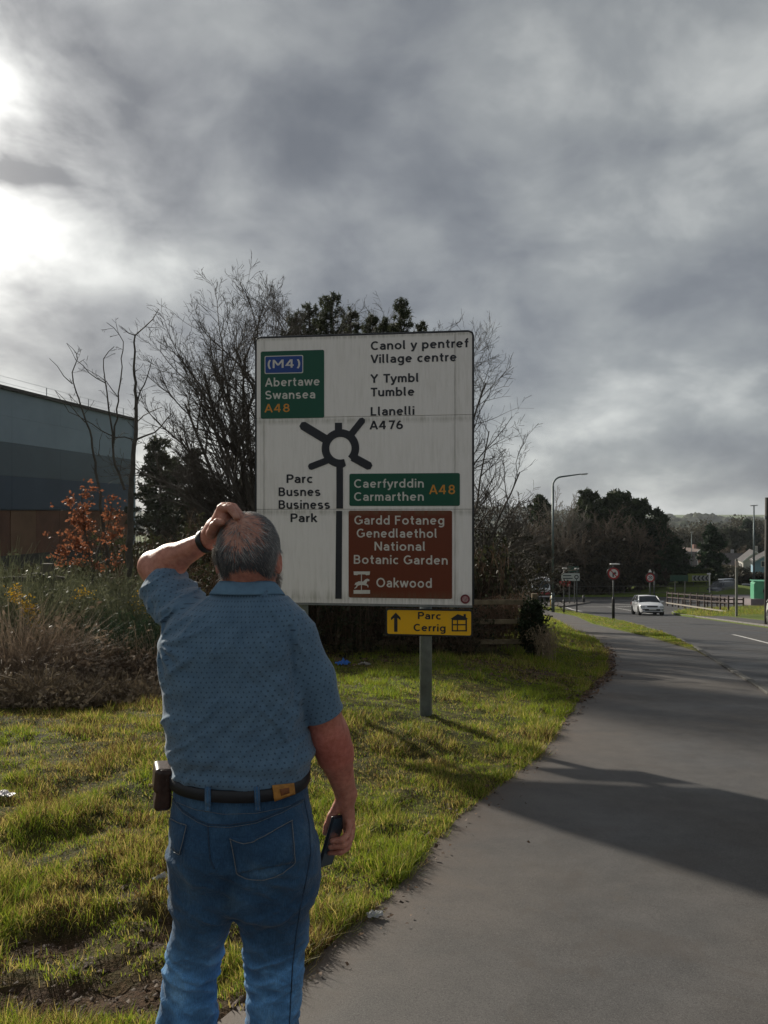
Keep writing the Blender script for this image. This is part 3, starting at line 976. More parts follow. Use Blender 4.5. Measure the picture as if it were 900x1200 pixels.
lettering('Cerrig', 429, 161, 581, m_black, ysr, 34, Syel, -.004)
poly_c('arrow', [(343, 73), (366, 97), (366, 110), (351, 98), (351, 165), (335, 165), (335, 98), (320, 110), (320, 97)], m_black, -.0045, ysr, Syel)
poly_c('house_roof', [(604, 104), (640, 80), (668, 90), (668, 80), (679, 80), (679, 95), (690, 104)], m_black, -.0045, ysr, Syel)
for a, b_, c_, d_ in ((611, 104, 617, 163), (677, 104, 684, 163), (611, 157, 684, 163), (636, 108, 641, 160), (617, 128, 677, 134), (617, 104, 677, 109)):
    poly_c('house_bar', [(a, b_), (c_, b_), (c_, d_), (a, d_)], m_black, -.0045 - .0002 * (a % 7), ysr, Syel)
mb = MB(); 
for zc in (-.08, -.22):
    mb.box((post_u, .05, zc), (.20, .09, .03))
mb.build('bracket', m_alu, ysr)
# mud and grass collar at the post foot is part of the turf
# ================================================================ implicit surfaces -> one continuous mesh
def smin(a, b, k):
    h = np.maximum(k - np.abs(a - b), 0) / k
    return np.minimum(a, b) - h * h * k * .25
def smax(a, b, k): return -smin(-a, -b, k)
def cone(P, a, b, r1, r2):
    a = np.asarray(a, float); b = np.asarray(b, float)
    ba = b - a
    t = np.clip(((P - a) @ ba) / ba.dot(ba), 0, 1)
    return np.linalg.norm(P - a - t[:, None] * ba, axis=1) - (r1 + (r2 - r1) * t)
def ellip(P, c, r, R=None):
    q = P - np.asarray(c, float)
    if R is not None: q = q @ R
    r = np.asarray(r, float)
    k0 = np.linalg.norm(q / r, axis=1); k1 = np.linalg.norm(q / (r * r), axis=1)
    return k0 * (k0 - 1) / np.maximum(k1, 1e-9)
def loft(P, keys, zlo=None, zhi=None, grow=0.0):
    """keys rows: z, cx, cy, a, b (ascending z)"""
    kz = keys[:, 0]
    z = np.clip(P[:, 2], kz[0], kz[-1])
    # smooth interpolation
    def I(c): return np.interp(z, kz, keys[:, c])
    cx, cy, a, b = I(1), I(2), I(3) + grow, I(4) + grow
    q0 = (P[:, 0] - cx) / a; q1 = (P[:, 1] - cy) / b
    ex = 2.25
    k0 = (np.abs(q0) ** ex + np.abs(q1) ** ex) ** (1 / ex)
    k1 = np.sqrt((q0 / a) ** 2 + (q1 / b) ** 2)
    d = k0 * (k0 - 1) / np.maximum(k1, 1e-9)
    d = np.where(k0 < .3, -(np.minimum(a, b)) * .7, d)
    if zlo is None: zlo = kz[0]
    if zhi is None: zhi = kz[-1]
    d = smax(d, np.maximum(P[:, 2] - zhi, zlo - P[:, 2]), .02)
    return d
def smooth_keys(K, n=60):
    K = np.array(sorted([tuple(r) for r in K]))
    z = np.linspace(K[0, 0], K[-1, 0], n)
    out = [z]
    for c in range(1, K.shape[1]):
        # Catmull-like via monotone-ish smoothing
        v = np.interp(z, K[:, 0], K[:, c])
        kern = np.array([1, 2, 3, 2, 1.]) / 9
        vp = np.pad(v, 2, mode='edge')
        v2 = np.convolve(vp, kern, 'valid')
        v2[0], v2[-1] = v[0], v[-1]
        out.append(v2)
    return np.stack(out, 1)

def polygonise(f, lo, hi, h, B=8, margin=1.5):
    lo = np.asarray(lo, float); hi = np.asarray(hi, float)
    bs = B * h
    nb = np.ceil((hi - lo) / bs).astype(int)
    g = np.stack(np.meshgrid(*[np.arange(k_) for k_ in nb], indexing='ij'), -1).reshape(-1, 3)
    ctr = lo + (g + .5) * bs
    keep = np.abs(f(ctr)) < bs * .87 * margin
    g = g[keep]
    l1 = np.stack(np.meshgrid(*[np.arange(B + 1)] * 3, indexing='ij'), -1).reshape(-1, 3)
    NX = nb * B + 4
    Vs = np.empty((len(g), (B + 1) ** 3))
    CH = 400
    for i in range(0, len(g), CH):
        P = lo + (g[i:i + CH, None, :] * B + l1[None]) * h
        Vs[i:i + CH] = f(P.reshape(-1, 3)).reshape(-1, (B + 1) ** 3)
    Vs = Vs.reshape(-1, B + 1, B + 1, B + 1)
    ins = Vs < 0
    cor = [(a, b, c) for a in (0, 1) for b in (0, 1) for c in (0, 1)]
    cnt = sum(ins[:, a:a + B, b:b + B, c:c + B].astype(np.int8) for a, b, c in cor)
    act = np.argwhere((cnt > 0) & (cnt < 8))
    bi, ci = act[:, 0], act[:, 1:]
    vals = np.stack([Vs[bi, ci[:, 0] + a, ci[:, 1] + b, ci[:, 2] + c] for a, b, c in cor], 1)
    gi = g[bi] * B + ci
    corA = np.array(cor, float)
    acc = np.zeros((len(act), 3)); num = np.zeros(len(act))
    for i in range(8):
        for j in range(i + 1, 8):
            if np.abs(corA[i] - corA[j]).sum() == 1:
                s = (vals[:, i] < 0) != (vals[:, j] < 0)
                t = vals[:, i] / np.where(s, vals[:, i] - vals[:, j], 1)
                p = corA[i] + t[:, None] * (corA[j] - corA[i])
                acc += np.where(s[:, None], p, 0); num += s
    V = lo + (gi + acc / num[:, None]) * h
    key = (gi[:, 0] * NX[1] + gi[:, 1]) * NX[2] + gi[:, 2]
    order = np.argsort(key); ks = key[order]
    def find(gq):
        kq = (gq[:, 0] * NX[1] + gq[:, 1]) * NX[2] + gq[:, 2]
        p = np.clip(np.searchsorted(ks, kq), 0, len(ks) - 1)
        return np.where(ks[p] == kq, order[p], -1)
    quads = []
    ax_c = {0: 4, 1: 2, 2: 1}
    for ax in range(3):
        s0 = vals[:, 0] < 0; s1 = vals[:, ax_c[ax]] < 0
        m = s0 != s1
        gq = gi[m]
        o1 = np.zeros(3, int); o2 = np.zeros(3, int)
        o1[(ax + 1) % 3] = 1; o2[(ax + 2) % 3] = 1
        a = find(gq); b = find(gq - o1); c = find(gq - o1 - o2); d = find(gq - o2)
        q = np.stack([a, b, c, d], 1)
        fl = s0[m]
        q = np.where(fl[:, None], q, q[:, ::-1])
        quads.append(q[(q >= 0).all(1)])
    return V, np.concatenate(quads)

# ================================================================ the man
YP = 2.27
def Wp(px, py, Y=YP): return WP(px, py, Y)
def zy(py, Y=YP): return (600 - py) / 900. * Y
def xx_(px, Y=YP): return (px - 450) / 900. * Y
def K(py, c, hw, cy, b, Y=YP): return (zy(py, Y), xx_(c, Y), cy, hw / 900. * Y, b)

feet = np.array([xx_(268), YP, float(base(YP))])
man = thing('person', 'heavy man in blue spotted polo shirt and jeans scratching his head, back turned', 'person', tuple(feet))

torso_keys = smooth_keys([K(697, 290, 38, 2.275, .085), K(712, 287, 62, 2.275, .105), K(728, 280, 78, 2.275, .122), K(750, 272, 84, 2.275, .138),
                          K(787, 271, 82, 2.285, .150), K(823, 273.5, 81, 2.295, .160), K(846, 275, 81.5, 2.305, .168),
                          K(868, 279.5, 84.5, 2.31, .172), K(884, 282.5, 84.5, 2.31, .172), K(898, 282.5, 82.0, 2.305, .166), K(912, 281, 78.5, 2.30, .158), K(935, 280, 78, 2.295, .155)], 90)
SHR = Wp(345, 750, 2.28); HEM_R = Wp(379.5, 838, 2.32)
SHL = Wp(230, 733, 2.30); HEM_L = Wp(190, 682, 2.43)
EL_L = Wp(181, 664, 2.47); WR_L = Wp(243, 633.5, 2.345)
EL_R = Wp(386, 862, 2.345); WR_R = Wp(405.5, 931, 2.42)
headc = Wp(291, 642, 2.27)
neck_lo = Wp(290, 712, 2.275); neck_hi = Wp(291, 668, 2.285)

def arms_f(P):
    d = cone(P, SHL, Wp(205, 700, 2.38), .058, .056)
    d = smin(d, cone(P, Wp(205, 700, 2.38), EL_L, .056, .047), .03)
    # forearm : thick muscle below the elbow, flat wrist
    m1 = EL_L * .68 + WR_L * .32 + np.array([0, 0, -.006])
    d = smin(d, cone(P, EL_L, m1, .045, .0475), .03)
    d = smin(d, cone(P, m1, WR_L, .0475, .029), .03)
    e = cone(P, SHR, Wp(374, 822, 2.31), .060, .054)
    e = smin(e, cone(P, Wp(374, 822, 2.31), EL_R, .054, .055), .03)
    m2 = EL_R * .72 + WR_R * .28 + np.array([.002, 0, .0])
    e = smin(e, cone(P, EL_R, m2, .055, .052), .03)
    e = smin(e, cone(P, m2, WR_R, .052, .0325), .03)
    return np.minimum(d, e)

FING = []
def finger(pts, rads): FING.append((np.array(pts), rads))
# raised left hand : palm stands up from the watch, fingers fold over the crown
LW = WR_L
kn = [Wp(259.5, 596, 2.250), Wp(262, 594.0, 2.272), Wp(264, 594.5, 2.294), Wp(266, 597, 2.315)]
md = [Wp(270, 596.0, 2.226), Wp(272.5, 594.0, 2.252), Wp(274.5, 594.0, 2.278), Wp(276, 597, 2.302)]
tp = [Wp(277.5, 606.5, 2.205), Wp(281, 604.0, 2.228), Wp(283, 604, 2.254), Wp(283, 605, 2.282)]
for i in range(4):
    r = (.0118, .0115, .0108, .0098)[i]
    finger([kn[i], kn[i] * .35 + md[i] * .65 + np.array([0, 0, .0018]), md[i], tp[i]], (r * 1.08, r, r * .98, r * .84))
thL = [Wp(248, 625, 2.272), Wp(251, 617, 2.240), Wp(254.5, 612, 2.222), Wp(260.5, 612.0, 2.212)]
# right hand closing on the phone
RW = WR_R
palmR_top = Wp(404.5, 938, 2.42); palmR_bot = Wp(405, 972, 2.425)
knR = [Wp(409, 962, 2.405), Wp(411, 971, 2.418), Wp(410.5, 980, 2.43), Wp(408, 988, 2.44)]
mdR = [Wp(408, 977, 2.375), Wp(409, 985, 2.385), Wp(407, 993.5, 2.395), Wp(403.5, 1000, 2.405)]
m2R = [Wp(401, 984, 2.357), Wp(402, 990.5, 2.363), Wp(399, 998.5, 2.372), Wp(396, 1005, 2.385)]
tpR = [Wp(389.5, 985.5, 2.360), Wp(387.5, 992.5, 2.366), Wp(386.5, 1000, 2.376), Wp(387, 1006.5, 2.388)]
for i in range(4):
    r = (.0102, .0106, .0100, .0088)[i]
    finger([knR[i], mdR[i], m2R[i], tpR[i]], (r * 1.12, r * 1.02, r, r * .84))
thR = [Wp(396, 944, 2.415), Wp(388.5, 957, 2.405), Wp(383.5, 967, 2.400), Wp(381, 976, 2.398)]

def hands_f(P):
    out = np.full(len(P), 1.0)
    mL = np.linalg.norm(P - Wp(262, 608, 2.27), axis=1) < .16
    mR = np.linalg.norm(P - Wp(400, 970, 2.40), axis=1) < .19
    for m, side in ((mL, 0), (mR, 1)):
        if not m.any(): continue
        Q = P[m]
        if side == 0:
            # palm : flattened bundle of metacarpals
            d = None
            for i in range(4):
                st = LW * .72 + kn[i] * .28 + np.array([0, (i - 1.5) * .004, 0])
                c = cone(Q, st, kn[i], .0155, .0128)
                d = c if d is None else smin(d, c, .016)
            d = smin(d, cone(Q, LW, LW * .6 + (kn[1] + kn[2]) * .2, .028, .024), .02)
            d = smin(d, ellip(Q, Wp(263, 608, 2.262), (.024, .030, .026)), .016)
            fs = FING[:4]; th = thL
            t_ = smin(cone(Q, thL[0], thL[1], .0175, .0135), cone(Q, thL[1], thL[2], .0128, .0112), .01)
            t_ = smin(t_, cone(Q, thL[2], thL[3], .0114, .0098), .004)
        else:
            d = None
            for i in range(4):
                st = RW * .6 + knR[i] * .4
                c = cone(Q, st, knR[i], .0165, .0132)
                d = c if d is None else smin(d, c, .016)
            d = smin(d, cone(Q, RW, RW * .4 + palmR_top * .6, .0315, .027), .02)
            fs = FING[4:]; th = thR
            t_ = smin(cone(Q, thR[0], thR[1], .0170, .0130), cone(Q, thR[1], thR[2], .0122, .0108), .01)
            t_ = smin(t_, cone(Q, thR[2], thR[3], .0110, .0090), .004)
        d = smin(d, t_, .012)
        fa = None
        for pts, rr_ in fs:
            c = None
            for j in range(3):
                e = cone(Q, pts[j], pts[j + 1], rr_[j], rr_[j + 1])
                c = e if c is None else smin(c, e, .0025)
            fa = c if fa is None else smin(fa, c, .0018)
        d = smin(d, fa, .006)
        o = out[m]; o = np.minimum(o, d); out[m] = o
    return out

def head_f(P):
    d = ellip(P, headc, (.0890, .104, .104))
    d = smin(d, ellip(P, headc + (0, -.035, -.030), (.076, .062, .070)), .03)       # occiput
    d = smin(d, ellip(P, headc + (.004, .040, -.085), (.072, .068, .060)), .035)    # jaw
    d = smin(d, ellip(P, headc + (.006, .088, -.115), (.034, .028, .026)), .03)     # chin
    d = smin(d, cone(P, headc + (.002, .100, .004), headc + (.002, .126, -.042), .010, .0145), .014)   # nose
    d = smin(d, cone(P, headc + (-.040, .088, .020), headc + (.042, .088, .020), .013, .013), .02)       # brow
    for s in (-1, 1):
        d = smin(d, ellip(P, headc + (s * .045, .070, -.035), (.025, .026, .022)), .02)   # cheek
        d = smax(d, -ellip(P, headc + (s * .034, .106, .000), (.017, .014, .011)), .008)    # socket
        d = smin(d, ellip(P, headc + (s * .033, .090, .000), (.013, .0125, .0125)), .003)
        # ear
        R = np.array(Matrix.Rotation(s * rad(-22), 3, 'Z') @ Matrix.Rotation(rad(8), 3, 'X'))
        ear = ellip(P, headc + (s * .0895, -.004, -.044), (.0085, .0230, .0340), R)
        ear = smax(ear, -ellip(P, headc + (s * .0975, .002, -.042), (.006, .012, .021), R), .004)
        d = smin(d, ear, .008)
    d = smax(d, -cone(P, headc + (-.022, .124, -.078), headc + (.026, .124, -.078), .0035, .0035), .004)  # mouth
    # neck with creases
    nk = cone(P, neck_hi, neck_lo, .066, .078)
    nk = nk + .0016 * np.sin((P[:, 2] - .004 * np.cos(P[:, 0] * 30)) * 250) * (P[:, 1] < 2.25)
    d = smin(d, nk, .03)
    return d

def body_f(P):
    d = head_f(P)
    tz = loft(P, torso_keys, zy(800), None, -.032)
    sh = smin(cone(P, Wp(300, 724), SHR, .042, .050), cone(P, Wp(280, 728), SHL, .040, .052), .03)
    d = smin(d, smin(tz, sh, .03), .03)
    hn = hands_f(P)
    hn2 = np.where(hn < .5, smin(arms_f(P), hn, .016), arms_f(P))
    # keep the raised hand resting on, not melting into, the scalp
    near = P[:, 2] > zy(690)
    d = np.where(near & (P[:, 2] > zy(650)), np.minimum(d, hn2), smin(d, hn2, .02))
    return d

V, Q = polygonise(body_f, (-.80, 2.02, -1.06), (.02, 2.62, .07), .0041)
VV = V - feet
# skin tone map : redder forearm, paler underside, sun-pinked crown
def skin_col(V):
    n_ = fbm(V[:, 0] * 22, V[:, 1] * 22, V[:, 2] * 22, oct=4, seed=3)
    c = np.ones((len(V), 3))
    red = np.exp(-((V[:, 2] - zy(885)) / .11) ** 2) * (V[:, 0] > xx_(345)) * .9
    red = red + .35 * np.exp(-np.linalg.norm(V - Wp(287, 683, 2.22), axis=1) / .05)
    red = red + .45 * np.exp(-(np.linalg.norm(V - (headc + (.1, 0, -.04)), axis=1) / .04) ** 2)
    c[:, 1] -= .30 * red; c[:, 2] -= .25 * red
    sc_ = np.exp(-(np.linalg.norm(V - (headc + (-.006, -.072, .062)), axis=1) / .10) ** 2)
    c = c * (1 - .22 * sc_[:, None] * np.array([1.0, .25, 0.0]))
    c *= (1 + .10 * n_)[:, None]
    return np.clip(c, .3, 1.3)
def skin_material():
    m = bpy.data.materials.new('skin'); m.use_nodes = True
    t = NT(m.node_tree); b = m.node_tree.nodes['Principled BSDF']
    at = t.n('ShaderNodeAttribute'); at.attribute_name = 'Col'
    tc_ = t.n('ShaderNodeTexCoord'); P = tc_.outputs['Object']
    f1 = t.noise(P, 60, 5, .6); f2 = t.noise(P, 260, 2, .6)
    c = t.ramp(f1, [(.3, (.42, .155, .100)), (.6, (.56, .245, .170)), (.8, (.62, .30, .215))])
    c = t.mix(t.ramp(t.noise(P, 160, 2, .5), [(.66, 0), (.74, .35)]), c, (.22, .10, .07))
    t.l(t.mix(1.0, c, at.outputs['Color'], 'MULTIPLY'), b.inputs['Base Color'])
    b.inputs['Roughness'].default_value = .48
    b.inputs['Subsurface Weight'].default_value = .25
    b.inputs['Subsurface Radius'].default_value = (.012, .005, .003)
    b.inputs['Subsurface Scale'].default_value = .6
    bn = t.n('ShaderNodeBump'); bn.inputs['Distance'].default_value = .0009
    t.l(t.math('ADD', f2, t.math('MULTIPLY', f1, .6)), bn.inputs['Height']); t.l(bn.outputs[0], b.inputs['Normal'])
    return m
m_skin = skin_material()
mesh_np('body', V, Q, m_skin, man, smooth=True, off=feet, col=skin_col(V))

# ---------------------------------------------------------------- polo shirt
aR = (HEM_R - SHR); aR /= np.linalg.norm(aR)
aL = (HEM_L - SHL); aL /= np.linalg.norm(aL)
def sleeveL(P):
    r = cone(P, SHL + (0, 0, -.006), HEM_L + aL * .05, .084, .062)
    s = (P - SHL) @ aL
    # bunched rolls of cloth where the arm is raised
    q = P - SHL - s[:, None] * aL
    ang = np.arctan2(q[:, 2], q[:, 0])
    r = r + .0045 * np.sin(s * 105 + ang * 1.6 + 1.5 * np.sin(ang * 2)) * sstep(.0, .09, s) * (.6 + .4 * np.sin(ang * 1.3 + 1))
    return smax(r, s - np.linalg.norm(HEM_L - SHL), .006)
def sleeveR(P):
    m = SHR * .5 + HEM_R * .5 + np.array([.004, 0, 0])
    r = smin(cone(P, SHR, m, .070, .069), cone(P, m, HEM_R + aR * .05, .069, .060), .02)
    s = (P - SHR) @ aR; L = np.linalg.norm(HEM_R - SHR)
    q = P - SHR - s[:, None] * aR
    ang = np.arctan2(q[:, 1], q[:, 0])
    r = r + .0022 * np.sin(s * 34 + ang * 2.2) * sstep(.05, .15, s)
    r = r - .0022 * np.exp(-((s - L + .004) / .004) ** 2) + .0012 * np.exp(-((s - L + .021) / .0022) ** 2)
    return smax(r, s - L, .005)
def folds(P):
    """soft drape: vertical pulls from the raised shoulder and rolls above the belt"""
    x, z = P[:, 0], P[:, 2]
    y0 = P[:, 1]
    f = .0062 * fbm(x * 7 + z * 3.0, z * 4.0 - x * 3, y0 * 5, oct=3, seed=61)
    # pulls radiating from the left armpit
    ax_, az_ = xx_(190), zy(752)
    dx, dz = x - ax_, z - az_
    R_ = np.hypot(dx, dz); th = np.arctan2(dz, dx)
    f = f + .0060 * np.sin(th * 10.0 + 1.2 * np.sin(R_ * 18)) * np.exp(-(R_ / .11) ** 2) * sstep(.01, .05, R_)
    # diagonals from the shoulder
    f = f + .0050 * np.sin((dx * .35 - dz * .95) * 95 + 2 * np.sin(dx * 14)) * np.exp(-((x - xx_(215)) / .07) ** 2 - ((z - zy(712)) / .06) ** 2)
    # crosswise rolls at the waist
    u = z + .10 * (x - xx_(280)) ** 2 * 4 + .012 * np.sin(x * 15)
    f = f + .0046 * np.sin(u * 92) * np.exp(-((z - zy(893)) / .045) ** 2)
    f = f + .0045 * np.exp(-((z - zy(862) - .25 * (x - xx_(340))) / .012) ** 2) * sstep(xx_(300), xx_(340), x)
    # right armpit crease running down the sleeve seam
    ln = x - (xx_(344) + (zy(735) - z) * .05)
    f = f + .008 * np.exp(-(ln / .008) ** 2) * sstep(zy(850), zy(790), z) * (z < zy(728))
    # diagonal drape across back
    v = z * .85 + x * .55
    f = f + .0028 * np.sin(v * 30 + 1.3 * np.sin(x * 9)) * sstep(zy(730), zy(780), -(-z)) if False else f + .0028 * np.sin(v * 31 + 1.3 * np.sin(x * 9)) * np.exp(-((z - zy(830)) / .12) ** 2)
    # irregular drapes, stretched along slanting lines
    a1 = x * .80 + z * .60; b1 = -x * .60 + z * .80
    rid = 1 - np.abs(fbm(a1 * 4.2, b1 * 17, y0 * 3, oct=3, seed=83))
    f = f - .0125 * np.clip(rid, 0, 1) ** 4 * (.4 + .6 * sstep(xx_(300), xx_(200), x))
    rid2 = 1 - np.abs(fbm(a1 * 15, b1 * 4.5, y0 * 3, oct=3, seed=89))
    f = f - .0095 * np.clip(rid2, 0, 1) ** 4 * sstep(xx_(250), xx_(350), x)
    # shallow spine hollow
    f = f + .010 * np.exp(-((x - xx_(277)) / .035) ** 2) * np.exp(-((z - zy(800)) / .12) ** 2) * (y0 < YP)
    return f
def shirt_f(P):
    d = loft(P, torso_keys, zy(924), zy(692))
    sh = smin(cone(P, Wp(300, 723), SHR + (-.004, 0, .002), .057, .068), cone(P, Wp(280, 724), SHL + (0, 0, 0), .060, .081), .03)
    d = smin(d, sh, .035)
    d = smin(d, sleeveL(P), .022)
    d = d + folds(P) * sstep(zy(920), zy(898), P[:, 2])
    d = smin(d, sleeveR(P) + .35 * folds(P) * (P[:, 0] > 9), .016)
    # rim where the cloth tucks into the belt
    d = smax(d, zy(924) - P[:, 2], .01)
    return d
Vs_, Qs_ = polygonise(shirt_f, (-.82, 2.02, -.90), (-.06, 2.60, -.14), .0050, margin=2.6)
# print coordinates: around the trunk, along the sleeves
cxs = np.interp(Vs_[:, 2], torso_keys[:, 0], torso_keys[:, 1]); cys = np.interp(Vs_[:, 2], torso_keys[:, 0], torso_keys[:, 2])
ang = np.arctan2(Vs_[:, 0] - cxs, -(Vs_[:, 1] - cys))
pat = np.stack([ang * .185, Vs_[:, 2], np.zeros(len(Vs_))], 1)
def slv(V, A, ax, hem):
    s = (V - A) @ ax; L = np.linalg.norm(hem - A)
    q = V - A - s[:, None] * ax
    e1 = np.cross(ax, [0, 1, 0]); e1 /= np.linalg.norm(e1); e2 = np.cross(ax, e1)
    a = np.arctan2(q @ e2, q @ e1)
    return s, np.stack([a * .062, s, np.zeros(len(V))], 1), L
sR, pR, LR = slv(Vs_, SHR, aR, HEM_R); sL_, pL, LL = slv(Vs_, SHL, aL, HEM_L)
onR = (Vs_[:, 0] > xx_(346) + (zy(735) - Vs_[:, 2]) * .03) & (sR > -.01) & (sleeveR(Vs_) < .02)
onL = (sL_ > .06) & (sleeveL(Vs_) < .02) & (Vs_[:, 2] > zy(735))
pat[onR] = pR[onR]; pat[onL] = pL[onL]
def shirt_material():
    m = bpy.data.materials.new('polo_cotton'); m.use_nodes = True
    t = NT(m.node_tree); b = m.node_tree.nodes['Principled BSDF']
    at = t.n('ShaderNodeAttribute'); at.attribute_name = 'pat'
    P = at.outputs['Vector']
    tc_ = t.n('ShaderNodeTexCoord'); PO = tc_.outputs['Object']
    nz = t.noise(PO, 22, 5, .6); hea = t.noise(PO, 700, 2, .8)
    c = t.ramp(nz, [(.3, (.088, .160, .245)), (.7, (.125, .212, .305))])
    # small motif repeated on a staggered grid
    sp = .0172
    sx = t.n('ShaderNodeSeparateXYZ'); t.l(P, sx.inputs[0])
    v = t.math('DIVIDE', sx.outputs[1], sp * .80)
    row = t.math('FLOOR', v)
    par = t.math('MULTIPLY', t.math('MODULO', t.math('ABSOLUTE', row), 2.0), .5)
    u = t.math('ADD', t.math('DIVIDE', sx.outputs[0], sp), par)
    fu = t.math('SUBTRACT', t.math('FRACT', u), .5); fv = t.math('SUBTRACT', t.math('FRACT', v), .5)
    d = t.math('SQRT', t.math('ADD', t.math('MULTIPLY', fu, fu), t.math('MULTIPLY', t.math('MULTIPLY', fv, fv), .62)))
    dots = t.math('SUBTRACT', 1.0, t.ramp(d, [(.11, 0), (.17, 1)]))
    c = t.mix(t.math('MULTIPLY', dots, .68), c, (.018, .032, .062))
    c = t.mix(1.0, c, t.ramp(hea, [(.3, .82), (.7, 1.15)]), 'MULTIPLY')
    t.l(c, b.inputs['Base Color'])
    b.inputs['Roughness'].default_value = .85
    b.inputs['Sheen Weight'].default_value = .25
    b.inputs['Specular IOR Level'].default_value = .2
    bn = t.n('ShaderNodeBump'); bn.inputs['Distance'].default_value = .0008
    t.l(t.noise(PO, 320, 2, .7), bn.inputs['Height'])
    bn2 = t.n('ShaderNodeBump'); bn2.inputs['Distance'].default_value = .006
    t.l(t.noise(PO, 16, 3, .5, .6), bn2.inputs['Height'])
    t.l(bn.outputs[0], bn2.inputs['Normal'])
    t.l(bn2.outputs[0], b.inputs['Normal'])
    return m
m_shirt = shirt_material()
shirt = mesh_np('polo_shirt', Vs_, Qs_, m_shirt, man, smooth=True, off=feet, extra={'pat': pat})
# folded collar : band round the neck, falling outwards
m_collar = mat('polo_rib', (.11, .21, .31), .85, .12, 40, .0006, 300)
mb_V = []; N = 72
ctrc = Wp(290, 699, 2.275)
prof = [(.070, .022), (.0735, .026), (.079, .020), (.092, .001), (.098, -.008), (.0975, -.0125), (.091, -.008), (.078, .004), (.071, .006)]
for i in range(N + 1):
    a = rad(-90 - 160) + rad(320) * i / N      # open at the front
    front = max(0, math.sin(a))
    tilt = -.030 * math.sin(a)
    for (r_, h_) in prof:
        mb_V.append((ctrc[0] + math.cos(a) * r_ * 1.13, ctrc[1] + math.sin(a) * r_ * 1.02, ctrc[2] - .0035 + h_ + tilt * .7 - .012 * front + .009 + .010 * abs(math.cos(a)) ** 2))
npf = len(prof)
Fq = []
for i in range(N):
    for j in range(npf):
        a0 = i * npf + j; a1 = i * npf + (j + 1) % npf
        Fq.append((a0, a0 + npf, a1 + npf, a1))
Fq.append(tuple(range(npf))); Fq.append(tuple(N * npf + j for j in range(npf))[::-1])
mesh_np('collar', mb_V, Fq, m_collar, man, smooth=True, off=feet)

# ---------------------------------------------------------------- jeans
hip_keys = smooth_keys([K(918, 281, 77, 2.295, .152), K(940, 280, 79, 2.29, .150), K(970, 282, 85, 2.285, .150), K(1000, 285, 86.5, 2.28, .150), K(1030, 287, 83, 2.28, .140), K(1050, 286, 78, 2.28, .125)], 40)
legL = smooth_keys([K(1010, 242, 40, 2.27, .100), K(1050, 242.5, 37, 2.27, .100), K(1072, 240.5, 33, 2.27, .096), K(1093, 234.5, 32, 2.275, .090), K(1113, 228.5, 30, 2.28, .082), K(1147, 223, 30, 2.285, .076), K(1197, 219.5, 32.5, 2.27, .080), K(1240, 216, 32, 2.26, .080), K(1300, 213, 29, 2.27, .074)], 60)
legR = smooth_keys([K(1000, 322, 46, 2.27, .105), K(1045, 321, 43, 2.27, .102), K(1067, 320, 40, 2.27, .096), K(1100, 322, 36, 2.275, .086), K(1127, 322.5, 32.5, 2.28, .078), K(1160, 320.5, 30, 2.285, .074), K(1197, 319.5, 27.5, 2.27, .078), K(1240, 318, 28, 2.26, .078), K(1300, 317, 28, 2.27, .072)], 60)
def jfold(P):
    x, y_, z = P[:, 0], P[:, 1], P[:, 2]
    isl = x < xx_(278)
    kx = np.where(isl, xx_(224), xx_(321))
    # bunched creases round the knees: ridged noise drawn out sideways and slanting
    sl_ = np.where(isl, .42, -.34)
    u = z + sl_ * (x - kx)
    n1 = fbm(x * 6 + 7, u * 26, y_ * 6, oct=3, seed=77, gain=.45)
    n2 = fbm(x * 11 + 3, (z - sl_ * .8 * (x - kx)) * 34, y_ * 9, oct=2, seed=78)
    w1 = np.clip(1 - 1.5 * np.abs(n1), 0, 1) ** 2; w2 = np.clip(1 - 1.6 * np.abs(n2), 0, 1) ** 2
    f = -(.0125 * w1 + .006 * w2) * (np.exp(-((z - zy(1128)) / .085) ** 2) + .75 * np.exp(-((z - zy(1200)) / .10) ** 2))
    # smile creases under the seat
    v = z - .9 * (np.abs(x - xx_(279)) - .02) * .55
    f = f - .0085 * np.clip(1 - 1.4 * np.abs(fbm(x * 5, v * 22, y_ * 5, oct=3, seed=74)), 0, 1) ** 2 * np.exp(-((z - zy(1058)) / .055) ** 2)
    f = f + .0050 * fbm(x * 9, y_ * 6, z * 5, oct=4, seed=71)
    f = f - .003 * np.sin((z * .7 + x * .7) * 60) * np.exp(-((x - xx_(345)) / .06) ** 2) * np.exp(-((z - zy(1075)) / .1) ** 2)
    n3 = fbm(x * 5 + 1, (z + .3 * x) * 13, y_ * 5, oct=3, seed=91)
    f = f - .0075 * np.clip(1 - 1.5 * np.abs(n3), 0, 1) ** 2 * np.exp(-((z - zy(1020)) / .13) ** 2)
    return f
def jeans_f(P):
    d = loft(P, hip_keys, zy(1055), zy(908))
    bl = np.minimum(ellip(P, Wp(243, 992, 2.205), (.092, .085, .105)), ellip(P, Wp(323, 992, 2.205), (.095, .085, .105)))
    d = smin(d, bl, .045)
    l = loft(P, legL, zy(1306), zy(1000)); r = loft(P, legR, zy(1306), zy(990))
    lr = smin(l, r, .012)
    d = smin(d, lr, .045)
    d = d + jfold(P)
    d = d + .012 * np.exp(-((P[:, 0] - xx_(259 + 0)) / .012) ** 2) * (P[:, 1] < 2.2) * np.exp(-((P[:, 2] - zy(1012)) / .05) ** 2) * 0
    return d
Vj, Qj = polygonise(jeans_f, (-.72, 2.0, -1.80), (-.14, 2.52, -.78), .0062)
